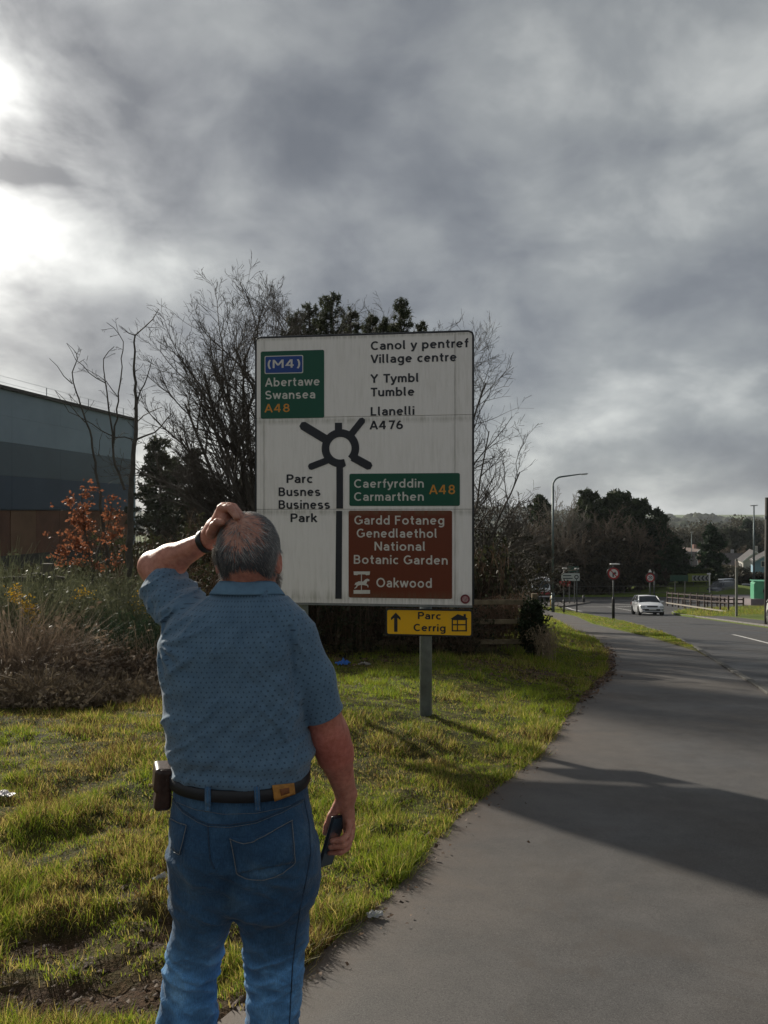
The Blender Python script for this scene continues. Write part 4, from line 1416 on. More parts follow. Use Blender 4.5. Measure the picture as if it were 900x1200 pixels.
def jeans_material():
    m = bpy.data.materials.new('denim'); m.use_nodes = True
    t = NT(m.node_tree); b = m.node_tree.nodes['Principled BSDF']
    tc_ = t.n('ShaderNodeTexCoord'); P = tc_.outputs['Object']
    at = t.n('ShaderNodeAttribute'); at.attribute_name = 'Col'
    a = t.noise(P, 7, 5, .6); 
    st = t.vmath('MULTIPLY', P, (420, 420, 60)).outputs[0]; w = t.noise(st, 1.0, 2, .8)
    tw = t.noise(t.vmath('MULTIPLY', P, (60, 60, 900)).outputs[0], 1.0, 2, .7)
    c = t.ramp(a, [(.3, (.018, .050, .104)), (.55, (.034, .086, .162)), (.75, (.080, .158, .250))])
    c = t.mix(1.0, c, t.ramp(w, [(.3, .72), (.7, 1.3)]), 'MULTIPLY')
    c = t.mix(1.0, c, t.ramp(tw, [(.3, .88), (.7, 1.12)]), 'MULTIPLY')
    t.l(t.mix(1.0, c, at.outputs['Color'], 'MULTIPLY'), b.inputs['Base Color'])
    b.inputs['Roughness'].default_value = .9
    b.inputs['Specular IOR Level'].default_value = .15
    b.inputs['Sheen Weight'].default_value = .15
    bn = t.n('ShaderNodeBump'); bn.inputs['Distance'].default_value = .0009; t.l(w, bn.inputs['Height'])
    bn2 = t.n('ShaderNodeBump'); bn2.inputs['Distance'].default_value = .008
    t.l(t.noise(P, 26, 4, .55, .8), bn2.inputs['Height']); t.l(bn.outputs[0], bn2.inputs['Normal'])
    t.l(bn2.outputs[0], b.inputs['Normal'])
    return m
m_jeans = jeans_material()
# wear: ridges of the creases and the thighs are washed paler
def jcol(V):
    w_ = np.clip(-jfold(V) * 90, 0, 1)
    fade = .95 + (.35 + 1.4 * sstep(zy(1060), zy(1110), V[:, 2])) * w_ + .8 * np.exp(-((V[:, 2] - zy(1150)) / .13) ** 2)
    dark = 1 - .35 * np.exp(-(np.abs(V[:, 0] - xx_(279)) / .03) ** 2) * sstep(zy(1075), zy(1040), V[:, 2]) * (V[:, 2] < zy(1000))  # colour also darkened where the legs meet below the seat
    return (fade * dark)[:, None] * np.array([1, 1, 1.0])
mesh_np('jeans', Vj, Qj, m_jeans, man, smooth=True, off=feet, col=jcol(Vj))

def march(px, py, f, y0=1.8):
    """first hit of the sight line on a surface"""
    px = np.atleast_1d(np.asarray(px, float)); py = np.atleast_1d(np.asarray(py, float))
    D = np.stack([(px - 450) / 900, np.ones_like(px), (600 - py) / 900], 1)
    Dn = np.linalg.norm(D, axis=1)
    t = np.full(len(px), y0)
    for _ in range(70):
        t = t + f(D * t[:, None]) * .6 / Dn
    return D * t[:, None]
def grad(P, f, e=.002):
    G_ = np.stack([f(P + np.eye(3)[i] * e) - f(P - np.eye(3)[i] * e) for i in range(3)], 1)
    return G_ / np.maximum(np.linalg.norm(G_, axis=1, keepdims=True), 1e-9)
def patch_on(name, poly_rows, f, th, m, parent=man, col=None):
    """poly_rows: grid (r,c,2) of pixel points -> cloth piece of thickness th lying on f"""
    R_, Cc = poly_rows.shape[:2]
    P = march(poly_rows[..., 0].ravel(), poly_rows[..., 1].ravel(), f)
    N_ = grad(P, f, .006)
    T_ = P + N_ * th; B_ = P - N_ * .003
    ii = np.arange(R_ * Cc).reshape(R_, Cc)
    top_ = np.stack([ii[:-1, :-1], ii[1:, :-1], ii[1:, 1:], ii[:-1, 1:]], -1).reshape(-1, 4)
    per = list(ii[0, :]) + list(ii[1:, -1]) + list(ii[-1, :-1][::-1]) + list(ii[1:-1, 0][::-1])
    n_ = R_ * Cc
    sd = np.array([[per[i], per[(i + 1) % len(per)], per[(i + 1) % len(per)] + n_, per[i] + n_] for i in range(len(per))])
    FF = np.concatenate([top_, sd])
    VV_ = np.concatenate([T_, B_])
    return mesh_np(name, VV_, FF, m, parent, smooth=True, off=feet, col=None if col is None else np.full((len(VV_), 3), col))
def grid_quad(tl, tr, br, bl, nr_=10, nc_=10, sag=0):
    s = np.linspace(0, 1, nc_)[None, :, None]; t = np.linspace(0, 1, nr_)[:, None, None]
    tl, tr, br, bl = map(lambda v: np.array(v, float), (tl, tr, br, bl))
    G_ = (tl * (1 - s) + tr * s) * (1 - t) + (bl * (1 - s) + br * s) * t
    G_[..., 1] += sag * (1 - t[..., 0]) * (4 * s[..., 0] * (1 - s[..., 0]))
    return G_
def seam(name, pts, f, m, r=.0011, lift=.0016, n=40, parent=man, dash=False):
    pts = np.array(pts, float)
    L = np.concatenate([[0], np.cumsum(np.linalg.norm(np.diff(pts, axis=0), axis=1))])
    s = np.linspace(0, L[-1], n)
    xs, ys_ = np.interp(s, L, pts[:, 0]), np.interp(s, L, pts[:, 1])
    P = march(xs, ys_, f); P = P + grad(P, f, .004) * lift
    mb = MB(); mb.tube([tuple(p) for p in P], r, 5)
    return mb.build(name, m, parent, smooth=True, off=feet)
m_pocket = m_jeans
m_thread = mat('denim_thread', (.14, .155, .17), .8, .3, 200)
m_thread2 = mat('seam_denim', (.022, .048, .088), .85, .3, 120, .001, 300)
pk = patch_on('back_pocket', grid_quad((269, 981), (342, 961), (345.5, 1010), (277, 1024), 12, 14, 8), jeans_f, .0042, m_jeans, col=.92)
seam('pocket_stitching', [(269, 982), (277, 985.5), (287, 988), (297, 986), (312, 979), (330, 968), (342, 962)], jeans_f, m_thread, .0013, .0066)
seam('pocket_stitching', [(270, 984), (274, 1003), (278, 1023), (290, 1029), (310, 1030), (332, 1022), (345, 1010), (343, 985), (341, 963)], jeans_f, m_thread, .0013, .0062, 60)
patch_on('back_pocket', grid_quad((199.5, 958), (220, 967), (212, 1001), (200.5, 993), 10, 8, 2), jeans_f, .0042, m_jeans, col=.92)
seam('pocket_stitching', [(199.5, 958), (210, 964), (220, 967), (216, 985), (212, 1001), (206, 998)], jeans_f, m_thread, .0013, .0062)
seam('yoke_seam', [(203, 936), (215, 950), (232, 961), (244, 966), (268, 967), (300, 962), (330, 950), (354, 937)], jeans_f, m_thread2, .0020, .0008, 60)
seam('yoke_stitching', [(203, 938.5), (215, 952.5), (232, 963.5), (244, 968.5), (268, 969.5), (300, 964.5), (330, 952.5), (354, 939.5)], jeans_f, m_thread, .0007, .0024, 60)
seam('waistband_edge', [(202, 938), (230, 949), (262, 954), (300, 953), (335, 946), (357, 937)], jeans_f, m_thread, .0007, .0012, 50)
seam('centre_seam', [(243.5, 966), (244.5, 985), (246, 1005), (251, 1018)], jeans_f, m_thread2, .0020, .0010, 30)
seam('side_seam', [(356, 936), (362, 965), (364, 1000), (359, 1030), (352, 1062), (347, 1095), (343, 1130), (341, 1165), (339, 1200)], jeans_f, m_thread2, .0019, .0006, 90)
# belt
bz0, bz1 = -.808, -.772
m_belt = mat('black_leather_belt', (.008, .009, .013), .55, .3, 40, .0006, 200)
def belt_pt(a, z, r_):
    cx = np.interp(z, torso_keys[:, 0], torso_keys[:, 1]); 
    aa, bb = 78.6 / 900 * YP + r_, .154 + r_
    ex = 2 / 2.25
    ca, sa = math.cos(a), math.sin(a)
    return (xx_(280.3) + aa * math.copysign(abs(ca) ** ex, ca), 2.295 + bb * math.copysign(abs(sa) ** ex, sa), z)
N = 96; V_ = []; Fq = []
pr = [(bz0, .004), (bz0 + .002, .0085), (bz1 - .002, .0085), (bz1, .004)]
for i in range(N):
    a = 2 * math.pi * i / N
    wobz = .004 * math.sin(a * 2 + .6)
    for z, r_ in pr: V_.append(belt_pt(a, z + wobz, r_ + (.001 * math.sin(3 * a))))
for i in range(N):
    for j in range(4):
        a0 = i * 4 + j; a1 = i * 4 + (j + 1) % 4; b0 = ((i + 1) % N) * 4 + j; b1 = ((i + 1) % N) * 4 + (j + 1) % 4
        Fq.append((a0, b0, b1, a1))
mesh_np('belt', V_, Fq, m_belt, man, smooth=True, off=feet)
def belt_f(P): return np.minimum(jeans_f(P), loft(P, np.array([[bz0 - .03, xx_(280.3), 2.295, 78.6 / 900 * YP + .0095, .1635], [bz1 + .03, xx_(280.3), 2.295, 78.6 / 900 * YP + .0095, .1635]]), bz0 - .012, bz1 + .012))
for (a, b_) in ((240.5, 244.5), (297.5, 303)):
    patch_on('belt_loop', grid_quad((a, 921.5), (a + 6.5, 922), (b_ + 4.5 - 2, 950), (b_ - 4, 950), 12, 4), belt_f, .0032, m_jeans, col=1.7)
    seam('loop_stitching', [(a + 1.4, 922), (b_ - 2.6, 949)], belt_f, m_thread, .0006, .0034, 14)
    seam('loop_stitching', [(a + 5.0, 922), (b_ + 1.2, 949)], belt_f, m_thread, .0006, .0034, 14)
m_tan = mat('tan_leather_patch', (.42, .19, .035), .65, .25, 60, .0008, 90)
patch_on('leather_patch', grid_quad((319, 920.5), (344, 917.5), (345.5, 930), (321.5, 938.5), 8, 10), belt_f, .0030, m_tan)
patch_on('leather_patch_print', grid_quad((327, 924.5), (338, 922.5), (338.5, 929), (329, 932), 4, 6), belt_f, .0040, mat('patch_print', (.20, .07, .02), .7, .3, 100))

# ---------------------------------------------------------------- shoes
m_shoe = mat('black_shoe_leather', (.015, .014, .014), .45, .3, 30, .0008, 120)
for c in (213, 317):
    fx = xx_(c)
    zg = feet[2]
    def shoe_f(P, fx=fx, zg=zg):
        d = ellip(P, (fx, YP + .02, zg + .045), (.052, .085, .062))
        d = smin(d, ellip(P, (fx, YP + .14, zg + .032), (.053, .085, .042)), .05)
        return smax(d, zg + .012 - P[:, 2], .006)
    v_, q_ = polygonise(shoe_f, (fx - .08, YP - .10, zg - .01), (fx + .08, YP + .26, zg + .13), .006)
    sh_ = mesh_np('shoe', v_, q_, m_shoe, man, smooth=True, off=feet)
    mb = MB()
    pr_ = []
    for i in range(28):
        a = 2 * math.pi * i / 28
        pr_.append((fx + .056 * math.cos(a) * (1 - .12 * math.sin(a)), YP + .075 + .150 * math.sin(a)))
    n_ = len(pr_)
    so = MB(); so.add([(p[0], p[1], zg - .004) for p in pr_] + [(p[0], p[1], zg + .02) for p in pr_], [tuple(range(n_))[::-1], tuple(range(n_, 2 * n_))] + [(i, (i + 1) % n_, (i + 1) % n_ + n_, i + n_) for i in range(n_)])
    so.build('sole', mat('rubber_sole', (.02, .02, .02), .8), man, off=feet)

# ---------------------------------------------------------------- hair, beard
def strands(name, roots, dirs_fn, L, w, col, m, nseg=4, hug=.0015, f=head_f, lift=.0):
    n = len(roots)
    P = roots.copy(); pts = [P.copy()]
    for s_ in range(nseg):
        N_ = grad(P, f, .003)
        D = dirs_fn(P, N_, s_)
        D = D - (D * N_).sum(1, keepdims=True) * N_
        D /= np.maximum(np.linalg.norm(D, axis=1, keepdims=True), 1e-9)
        P = P + D * (L / nseg)[:, None]
        dd = f(P)
        P = P - N_ * (dd - (hug + lift * (s_ + 1) / nseg))[:, None]
        pts.append(P.copy())
    pts = np.stack(pts, 1)
    view = np.array([0, -1., 0.1])
    N_ = grad(roots, f, .003)
    T_ = pts[:, -1] - pts[:, 0]
    S_ = np.cross(T_, N_); S_ /= np.maximum(np.linalg.norm(S_, axis=1, keepdims=True), 1e-9)
    V = []
    for s_ in range(nseg + 1):
        ww = w * (1 - .75 * s_ / nseg)
        V.append(pts[:, s_] - S_ * ww[:, None] / 2); V.append(pts[:, s_] + S_ * ww[:, None] / 2)
    V = np.stack(V, 1)
    k_ = 2 * (nseg + 1)
    Q = np.concatenate([np.arange(n)[:, None] * k_ + np.array([[2 * s_, 2 * s_ + 1, 2 * s_ + 3, 2 * s_ + 2]]) for s_ in range(nseg)])
    return mesh_np(name, V.reshape(-1, 3), Q, m, man, smooth=False, off=feet, col=np.repeat(col, k_, 0))
def head_pts(n, seed):
    r_ = np.random.default_rng(seed)
    d = r_.normal(0, 1, (n, 3)); d /= np.linalg.norm(d, axis=1, keepdims=True)
    P = headc + (0, 0, -.02) + d * .16
    for _ in range(25):
        P = P - grad(P, head_f, .003) * (head_f(P) * .8)[:, None]
    return P, r_
m_hair = mat('grey_hair', (1, 1, 1), .55, .0, 3, col2=(1, 1, 1), vcol=True, spec=.35, transl=.15)
P, r_ = head_pts(30000, 5)
rel = P - headc
crown = headc + (-.006, -.072, .062)
dc = np.linalg.norm((P - crown) * (1, 1, .8), axis=1)
earm = (np.abs(rel[:, 0]) > .0795) & (rel[:, 2] < -.002) & (rel[:, 2] > -.09) & (np.abs(rel[:, 1]) < .038)
scalp = (rel[:, 2] > -.066 + .02 * np.cos(rel[:, 0] * 30)) & (rel[:, 1] < .055 + .02 * (rel[:, 2] > .02)) & ~earm & ((rel[:, 1] < .018) | (rel[:, 2] > -.015))
bald = np.exp(-(dc / .070) ** 2)
front_thin = sstep(.0, .06, rel[:, 1]) * (rel[:, 2] > .05)
keep = scalp & (r_.uniform(0, 1, len(P)) > np.clip((bald - .12) * 1.8, 0, .93) + .45 * front_thin)
Ph = P[keep]; bh = bald[keep]
relh = Ph - headc
n = len(Ph)
def comb(Pq, Nq, s_):
    # radiates down from the crown, swept a little to the right as in the photograph
    d = Pq - crown
    d[:, 2] -= .040
    d[:, 0] += .03 + .02 * np.sign(Pq[:, 0] - crown[0])
    jit = fbm(Pq[:, 0] * 60, Pq[:, 1] * 60, Pq[:, 2] * 60, oct=2, seed=3)
    d[:, 0] += jit * .045
    return d
r_u = r_.uniform(0, 1, n)
side = sstep(.045, .09, np.abs(relh[:, 0]))
low = sstep(.03, -.05, relh[:, 2])
dk = np.array([.065, .067, .074]); gy = np.array([.22, .22, .22]); wh = np.array([.46, .44, .42])
mixg = np.clip(.36 + .45 * side - .30 * low * (1 - side) + r_.normal(0, .14, n), 0, 1)[:, None]
colh = dk * (1 - mixg) + gy * mixg
colh = np.where((r_u < .05 + .20 * side + .30 * (bh > .3))[:, None], wh * r_.uniform(.6, 1.1, n)[:, None], colh)
Lh = np.where(bh > .12, .020, .026) * r_.uniform(.7, 1.25, n)
hair = strands('hair', Ph, comb, Lh, np.full(n, .0013) * r_.uniform(.7, 1.4, n), colh, m_hair, 4, .0012, lift=.0045)
# white tufts above the ears and the close white beard
P, r_ = head_pts(42000, 9); rel = P - headc
tuft = (np.abs(rel[:, 0]) > .064) & (rel[:, 2] < .008) & (rel[:, 2] > -.045) & (rel[:, 1] < -.012) & (rel[:, 1] > -.055) & (rel[:, 0] < 0) & (rel[:, 0] > -.092)
beard = (np.abs(rel[:, 0]) < .088) & (rel[:, 2] < -.062 + .0 * rel[:, 0]) & (rel[:, 1] > .004) & (rel[:, 2] > -.15) & ~((np.abs(rel[:, 0]) < .028) & (rel[:, 2] > -.088) & (rel[:, 2] < -.068))
burn = (np.abs(rel[:, 0]) > .06) & (np.abs(rel[:, 0]) < .082) & (rel[:, 1] > .015) & (rel[:, 1] < .05) & (rel[:, 2] < -.0) & (rel[:, 2] > -.08)
for nm, msk, LL_, lf in (('hair_tuft', tuft & (r_.uniform(0, 1, len(P)) < .95), .034, .013), ('beard', (beard | burn) & (r_.uniform(0, 1, len(P)) < .9), .026, .019)):
    Pb = P[msk]; nn_ = len(Pb)
    jr = r_.normal(0, .5, (nn_, 3))
    dn = (lambda Pq, Nq, s_, jr=jr: np.stack([np.sign(Pq[:, 0] - headc[0]) * .25 + jr[:, 0] * .6, -.35 + jr[:, 1] * .8, -1 + jr[:, 2] * .7], 1)) if nm == 'beard' else (lambda Pq, Nq, s_, jr=jr: np.stack([jr[:, 0] * .4, -.8 + jr[:, 1] * .7, -.35 + jr[:, 2]], 1))
    cb = np.array([.60, .57, .54]) * r_.uniform(.45, 1.15, nn_)[:, None]
    strands(nm, Pb, dn, LL_ * r_.uniform(.6, 1.3, nn_), np.full(nn_, .0012), cb, m_hair, 3, .001, lift=lf)

# ---------------------------------------------------------------- wristwatch
m_strap = mat('black_watch_strap', (.012, .013, .012), .5, .2, 40)
ax = (WR_L - EL_L); ax /= np.linalg.norm(ax)
wc = WR_L - ax * .004
e1 = np.cross(ax, [0, 0, 1.]); e1 /= np.linalg.norm(e1); e2 = np.cross(e1, ax)   # e2 points up
V_ = []; Fq = []; N = 40
rw = .0345
for i in range(N):
    a = 2 * math.pi * i / N
    for (s_, r_2) in ((-.011, 0), (-.0095, .0025), (.0095, .0025), (.011, 0)):
        V_.append(wc + ax * s_ + (e1 * math.cos(a) * 1.02 + e2 * math.sin(a)) * (rw + r_2 + .0))
for i in range(N):
    for j in range(4):
        a0 = i * 4 + j; a1 = i * 4 + (j + 1) % 4; b0 = ((i + 1) % N) * 4 + j; b1 = ((i + 1) % N) * 4 + (j + 1) % 4
        Fq.append((a0, a1, b1, b0))
watch = mesh_np('wristwatch', V_, Fq, m_strap, man, smooth=True, off=feet)
fd = (e2 * .93 + e1 * -.36); fd /= np.linalg.norm(fd); fs_ = np.cross(ax, fd)
V_ = []; N = 28
for h_, r_2 in ((.033, .0185), (.041, .0190), (.0425, .017), (.0425, .0001)):
    for i in range(N):
        a = 2 * math.pi * i / N
        V_.append(wc + fd * h_ + (ax * math.cos(a) + fs_ * math.sin(a)) * r_2)
Fq = [(r_2 * N + i, r_2 * N + (i + 1) % N, (r_2 + 1) * N + (i + 1) % N, (r_2 + 1) * N + i) for r_2 in range(3) for i in range(N)]
wf = mesh_np('watch_case', V_, Fq, mat('steel_watch_case', (.45, .45, .44), .25, .1, 30, metal=.9), watch, smooth=True, off=feet)

# ---------------------------------------------------------------- belt pouch and clip (hang from the belt)
m_pouch = mat('dark_brown_leather', (.045, .020, .013), .5, .4, 25, .0015, 60)
pc = Wp(191.5, 921, 2.285)
pouch = thing('belt_pouch', 'dark brown leather pouch clipped to the left side of the belt', 'pouch', tuple(pc))
def pouch_f(P):
    R = np.array(Matrix.Rotation(rad(20), 3, 'Z') @ Matrix.Rotation(rad(5), 3, 'Y'))
    q = np.abs(P @ R) - np.array([.012 + .10 * np.clip(0, 0, 1), .036, .050]) + np.stack([P[:, 2] * 0, -.10 * P[:, 2], P[:, 2] * 0], 1)
    return np.linalg.norm(np.maximum(q, 0), axis=1) + np.minimum(q.max(1), 0) - .011 - .002 * fbm(P[:, 0] * 30, P[:, 1] * 30, P[:, 2] * 20, oct=2, seed=4)
v_, q_ = polygonise(pouch_f, (-.08, -.08, -.08), (.08, .08, .08), .0035)
mesh_np('pouch_body', v_, q_, m_pouch, pouch, smooth=True)
def flap_f(P):
    R = np.array(Matrix.Rotation(rad(20), 3, 'Z') @ Matrix.Rotation(rad(5), 3, 'Y'))
    q = np.abs((P - (-.003, 0, .028)) @ R) - np.array([.0145, .037, .024])
    return np.linalg.norm(np.maximum(q, 0), axis=1) + np.minimum(q.max(1), 0) - .0115
v_, q_ = polygonise(flap_f, (-.08, -.08, -.04), (.08, .08, .09), .0035)
mesh_np('flap', v_, q_, mat('brown_leather_flap', (.052, .026, .018), .42, .35, 30, .001, 70), pouch, smooth=True)
mb = MB(); mb.tube([(-.024, -.030, .012), (-.034, -.034, .012)], .005, 12); mb.build('press_stud', mat('brass_stud', (.35, .27, .14), .35, metal=.9), pouch)
ring = thing('key_clip', 'small steel key clip hooked on the right side of the belt', 'clip', tuple(Wp(356.5, 914, 2.27)))
mb = MB(); mb.tube([(.010 * math.cos(a), -.004, .0065 * math.sin(a)) for a in np.linspace(0, 2 * math.pi, 20)], .0018, 6, cap=False)
mb.build('clip_ring', mat('steel_clip', (.4, .4, .42), .3, metal=.9), ring, smooth=True)
mb = MB(); mb.tube([(-.006, -.004, 0), (-.022, .0, -.016)], .0022, 6); mb.build('clip_strap', m_belt, ring)

# ---------------------------------------------------------------- phone held in the right hand
ph_t, ph_b = Wp(397.5, 956, 2.400), Wp(380.5, 1014, 2.392)
ph = thing('smartphone', 'dark flat smartphone held edge-on in the right hand of the man', 'phone', tuple((ph_t + ph_b) / 2))
axp = (ph_t - ph_b); Lp = np.linalg.norm(axp); axp /= Lp
# width direction mostly away from the viewer, a little sideways
wd = np.array([-.10, 1.0, 0]); wd = np.array([.56, .83, .0]); wd -= wd.dot(axp) * axp; wd /= np.linalg.norm(wd)
nd = np.cross(axp, wd)
Mx = Matrix(((wd[0], nd[0], axp[0]), (wd[1], nd[1], axp[1]), (wd[2], nd[2], axp[2])))
def addbox(dim, c, nm, m, bev):
    mb = MB(); mb.box((0, 0, 0), dim, bev=bev)
    mb.v = [tuple(Mx @ (Vector(v) + Vector(c))) for v in mb.v]
    return mb.build(nm, m, ph)
addbox((.072, .0105, Lp + .004), (0, 0, 0), 'phone_case', mat('dark_phone_case', (.012, .018, .026), .35, .2, 20), .0025)
addbox((.066, .0012, Lp - .008), (0, .0056, 0), 'screen', mat('phone_glass', (.02, .035, .05), .08, .1, 10, spec=.8), .0003)
addbox((.066, .0012, Lp - .008), (0, -.0056, 0), 'phone_back', mat('phone_back_shell', (.03, .06, .085), .3, .1, 10), .0003)
# ================================================================ grass
def blade_mesh(name, pos, h, w, col, m, lean=.5, lean_dir=None, curl=.5, segs=2, far=False):
    n = len(pos)
    th = rng.uniform(0, 2 * np.pi, n)
    face = np.stack([np.cos(th), np.sin(th), np.zeros(n)], 1) * w[:, None] / 2
    ld = rng.uniform(0, 2 * np.pi, n) if lean_dir is None else lean_dir
    l = np.stack([np.cos(ld), np.sin(ld), np.zeros(n)], 1) * (h * lean * rng.uniform(.15, 1.0, n))[:, None]
    up = np.zeros((n, 3)); up[:, 2] = h
    lean2 = np.sqrt(np.maximum(.15, 1 - (np.linalg.norm(l, axis=1) / np.maximum(h, 1e-5)) ** 2 * .6))
    up[:, 2] *= lean2
    mid = pos + up * .58 + l * .33
    tip = pos + up + l
    if far:
        V = np.stack([pos - face, pos + face, tip], 1).reshape(-1, 3)
        return mesh_np(name, V, np.arange(n)[:, None] * 3 + np.array([[0, 1, 2]]), m, None, smooth=False, col=np.repeat(col, 3, 0))
    V = np.stack([pos - face, pos + face, mid - face * .75, mid + face * .75, tip], 1).reshape(-1, 3)
    b = np.arange(n)[:, None] * 5
    T = np.concatenate([b + np.array([[2, 3, 4]])], 0)
    Q = b + np.array([[0, 1, 3, 2]])
    cc = np.repeat(col[:, None, :], 5, 1)
    return mesh_np(name, V, [Q, T], m, None, smooth=False, col=cc.reshape(-1, 3))

m_grass = mat('grass_blade', (1, 1, 1), .55, .0, 3, col2=(1, 1, 1), transl=.55, vcol=True, spec=.3)

def grass_patch(name, n, xlo_fn, xhi_fn, y0, y1, dens_pow, hmul=1.0, wmul=1.0, seed=1, kindlabel=None):
    # y sampled with density ~ y^-dens_pow
    u = rng.uniform(0, 1, n)
    q = 1 - dens_pow
    yv = (y0 ** q + u * (y1 ** q - y0 ** q)) ** (1 / q) if abs(q) > 1e-3 else y0 * (y1 / y0) ** u
    xa, xb = xlo_fn(yv), xhi_fn(yv)
    xv = xa + rng.uniform(0, 1, n) * (xb - xa)
    return xv, yv

G = []
def gather(n, fa, fb, y0, y1, p, edge_keep=True, hm=1.0):
    xv, yv = grass_patch('', n, fa, fb, y0, y1, p)
    ok = np.ones(n, bool)
    m_ = mud(xv, yv)
    ok &= rng.uniform(0, 1, n) > m_ * 1.15
    clump = fbm(xv * 2.3, yv * 2.3, oct=4, seed=11, gain=.62)
    fine = fbm(xv * 9, yv * 9, oct=2, seed=12)
    ok &= rng.uniform(-1.0, .55, n) < clump * .8 + fine * .45 + .45
    xv, yv, clump, fine = xv[ok], yv[ok], clump[ok], fine[ok]
    G.append((xv, yv, clump, fine, np.full(len(xv), hm)))
left_edge = lambda Y: xl(Y)
view_l = lambda Y: np.minimum(-.5 * Y - .9, xl(Y) - .3)
gather(155000, lambda Y: np.maximum(view_l(Y), -4.2), lambda Y: xl(Y) + .03, 2.2, 6.0, .6)
gather(175000, lambda Y: np.maximum(view_l(Y), -5.6 - 0 * Y), lambda Y: xl(Y) + .03, 6.0, 15.5, .9)
gather(45000, lambda Y: np.maximum(xl(Y) - 3.4, 2.6), lambda Y: xl(Y) + .03, 15.0, 50.0, 1.0)
gather(16000, lambda Y: xl(Y) - .22, lambda Y: xl(Y) + .03, 2.6, 20.0, .8, hm=1.3)
gather(30000, lambda Y: xr(Y) + .02, lambda Y: xn(Y) - .13, 21.8, 75.0, 1.0, hm=.45)
gather(30000, lambda Y: xf(Y) + .15, lambda Y: xf(Y) + 16, 51.2, 82.0, 1.0, hm=1.6)
xv = np.concatenate([g_[0] for g_ in G]); yv = np.concatenate([g_[1] for g_ in G])
cl_ = np.concatenate([g_[2] for g_ in G]); fi_ = np.concatenate([g_[3] for g_ in G]); hm = np.concatenate([g_[4] for g_ in G])
n = len(xv)
zv = gz(xv, yv)
# shape
tall = sstep(-.3, .9, cl_ + .5 * fi_)
tus = sstep(.35, .75, fbm(xv * 1.9 + 9, yv * 1.9, oct=2, seed=19))
h = (.026 + .060 * tall ** 1.1 + .030 * tus) * rng.uniform(.5, 1.4, n) * hm
h *= np.where(yv > 14, 1.25, 1.0)
dry = np.clip(.50 + .55 * fbm(xv * .9 + 3, yv * .9, oct=3, seed=41) + .35 * fbm(xv * 4.5, yv * 4.5, oct=2, seed=43), 0, 1)
near_edge = np.exp(-np.clip(xl(yv) - xv, 0, 9) / .25)
dry = np.clip(dry - .25 * sstep(5.5, 8.5, yv) * (xv > -1.0) + near_edge * .15 + .45 * np.exp(-((yv - 3.3) / .9) ** 2) * (xv < -.2), 0, 1)
pick = rng.uniform(0, 1, n)
c_green = np.array([.100, .180, .018]); c_lime = np.array([.32, .35, .035]); c_straw = np.array([.52, .41, .13]); c_brown = np.array([.13, .075, .030])
t1 = rng.uniform(0, 1, n)[:, None]
col = c_green * (1 - t1) + c_lime * t1
w_straw = (pick < dry * .62)[:, None]
col = np.where(w_straw, c_straw * rng.uniform(.6, 1.1, n)[:, None], col)
w_b = (rng.uniform(0, 1, n) < .10 + .30 * sstep(.5, 1, dry))[:, None]
col = np.where(w_b, c_brown * rng.uniform(.6, 1.2, n)[:, None], col)
far_w = np.clip(yv / 5.0, 1, 6)
w_ = rng.uniform(.0025, .0050, n) * far_w ** .85
h = h * (1 + .10 * (far_w - 1))
for fr_, sel_, lb_ in ((False, yv < 7.0, 'rough yellow green grass in the foreground left of the path'), (True, yv >= 7.0, 'rough green grass around the sign post and along the far verges')):
    g_o = blade_mesh('grass', np.stack([xv, yv, zv - .004], 1)[sel_], h[sel_], w_[sel_] * (1.25 if fr_ else 1), col[sel_], m_grass, lean=1.05, far=fr_)
    tag(g_o, lb_, 'grass', kind='stuff')

# brown leaves and crumbs of soil along the path edge and under the hedge
n = 5200
yv = rng.uniform(3.0, 24, n); side = rng.uniform(0, 1, n)
xv = xl(yv) + np.abs(rng.normal(0, .12, n)) * rng.choice([-1, 1], n, p=[.35, .65]) - .03
near = (yv > 11) & (yv < 22)
keep = rng.uniform(0, 1, n) < np.where(near, 1.0, .16)
xv, yv = xv[keep], yv[keep]
n2_ = 2600
x2 = rng.uniform(-3.0, 3.2, n2_); y2 = 14.0 - .25 * (x2 - .5) + rng.normal(0, .55, n2_)
xv = np.concatenate([xv, x2]); yv = np.concatenate([yv, y2]); n = len(xv)
zz_ = np.where(xv > xl(yv) - .03, base(yv) + .012, gz(xv, yv) + .03)
s_ = rng.uniform(.012, .032, n) * np.where(yv > 9, 1.25, .55)
a_ = rng.uniform(0, 2 * np.pi, n)
ux = np.stack([np.cos(a_), np.sin(a_), rng.normal(0, .25, n)], 1) * s_[:, None]
vx = np.stack([-np.sin(a_), np.cos(a_), rng.normal(0, .35, n)], 1) * s_[:, None] * .6
P0 = np.stack([xv, yv, zz_], 1)
V = np.stack([P0 - ux, P0 + vx, P0 + ux, P0 - vx + np.array([0, 0, .006])], 1).reshape(-1, 3)
Q = np.arange(n)[:, None] * 4 + np.array([[0, 1, 2, 3]])
lc = np.array([.075, .040, .020])[None] * rng.uniform(.4, 1.8, n)[:, None]
lv = mesh_np('fallen_leaves', V, Q, mat('dead_leaf', (1, 1, 1), .8, 0, 3, col2=(1, 1, 1), vcol=True), col=np.repeat(lc, 4, 0))
tag(lv, 'small brown dead leaves gathered along the path edge and under the hedge', 'leaves', kind='stuff')
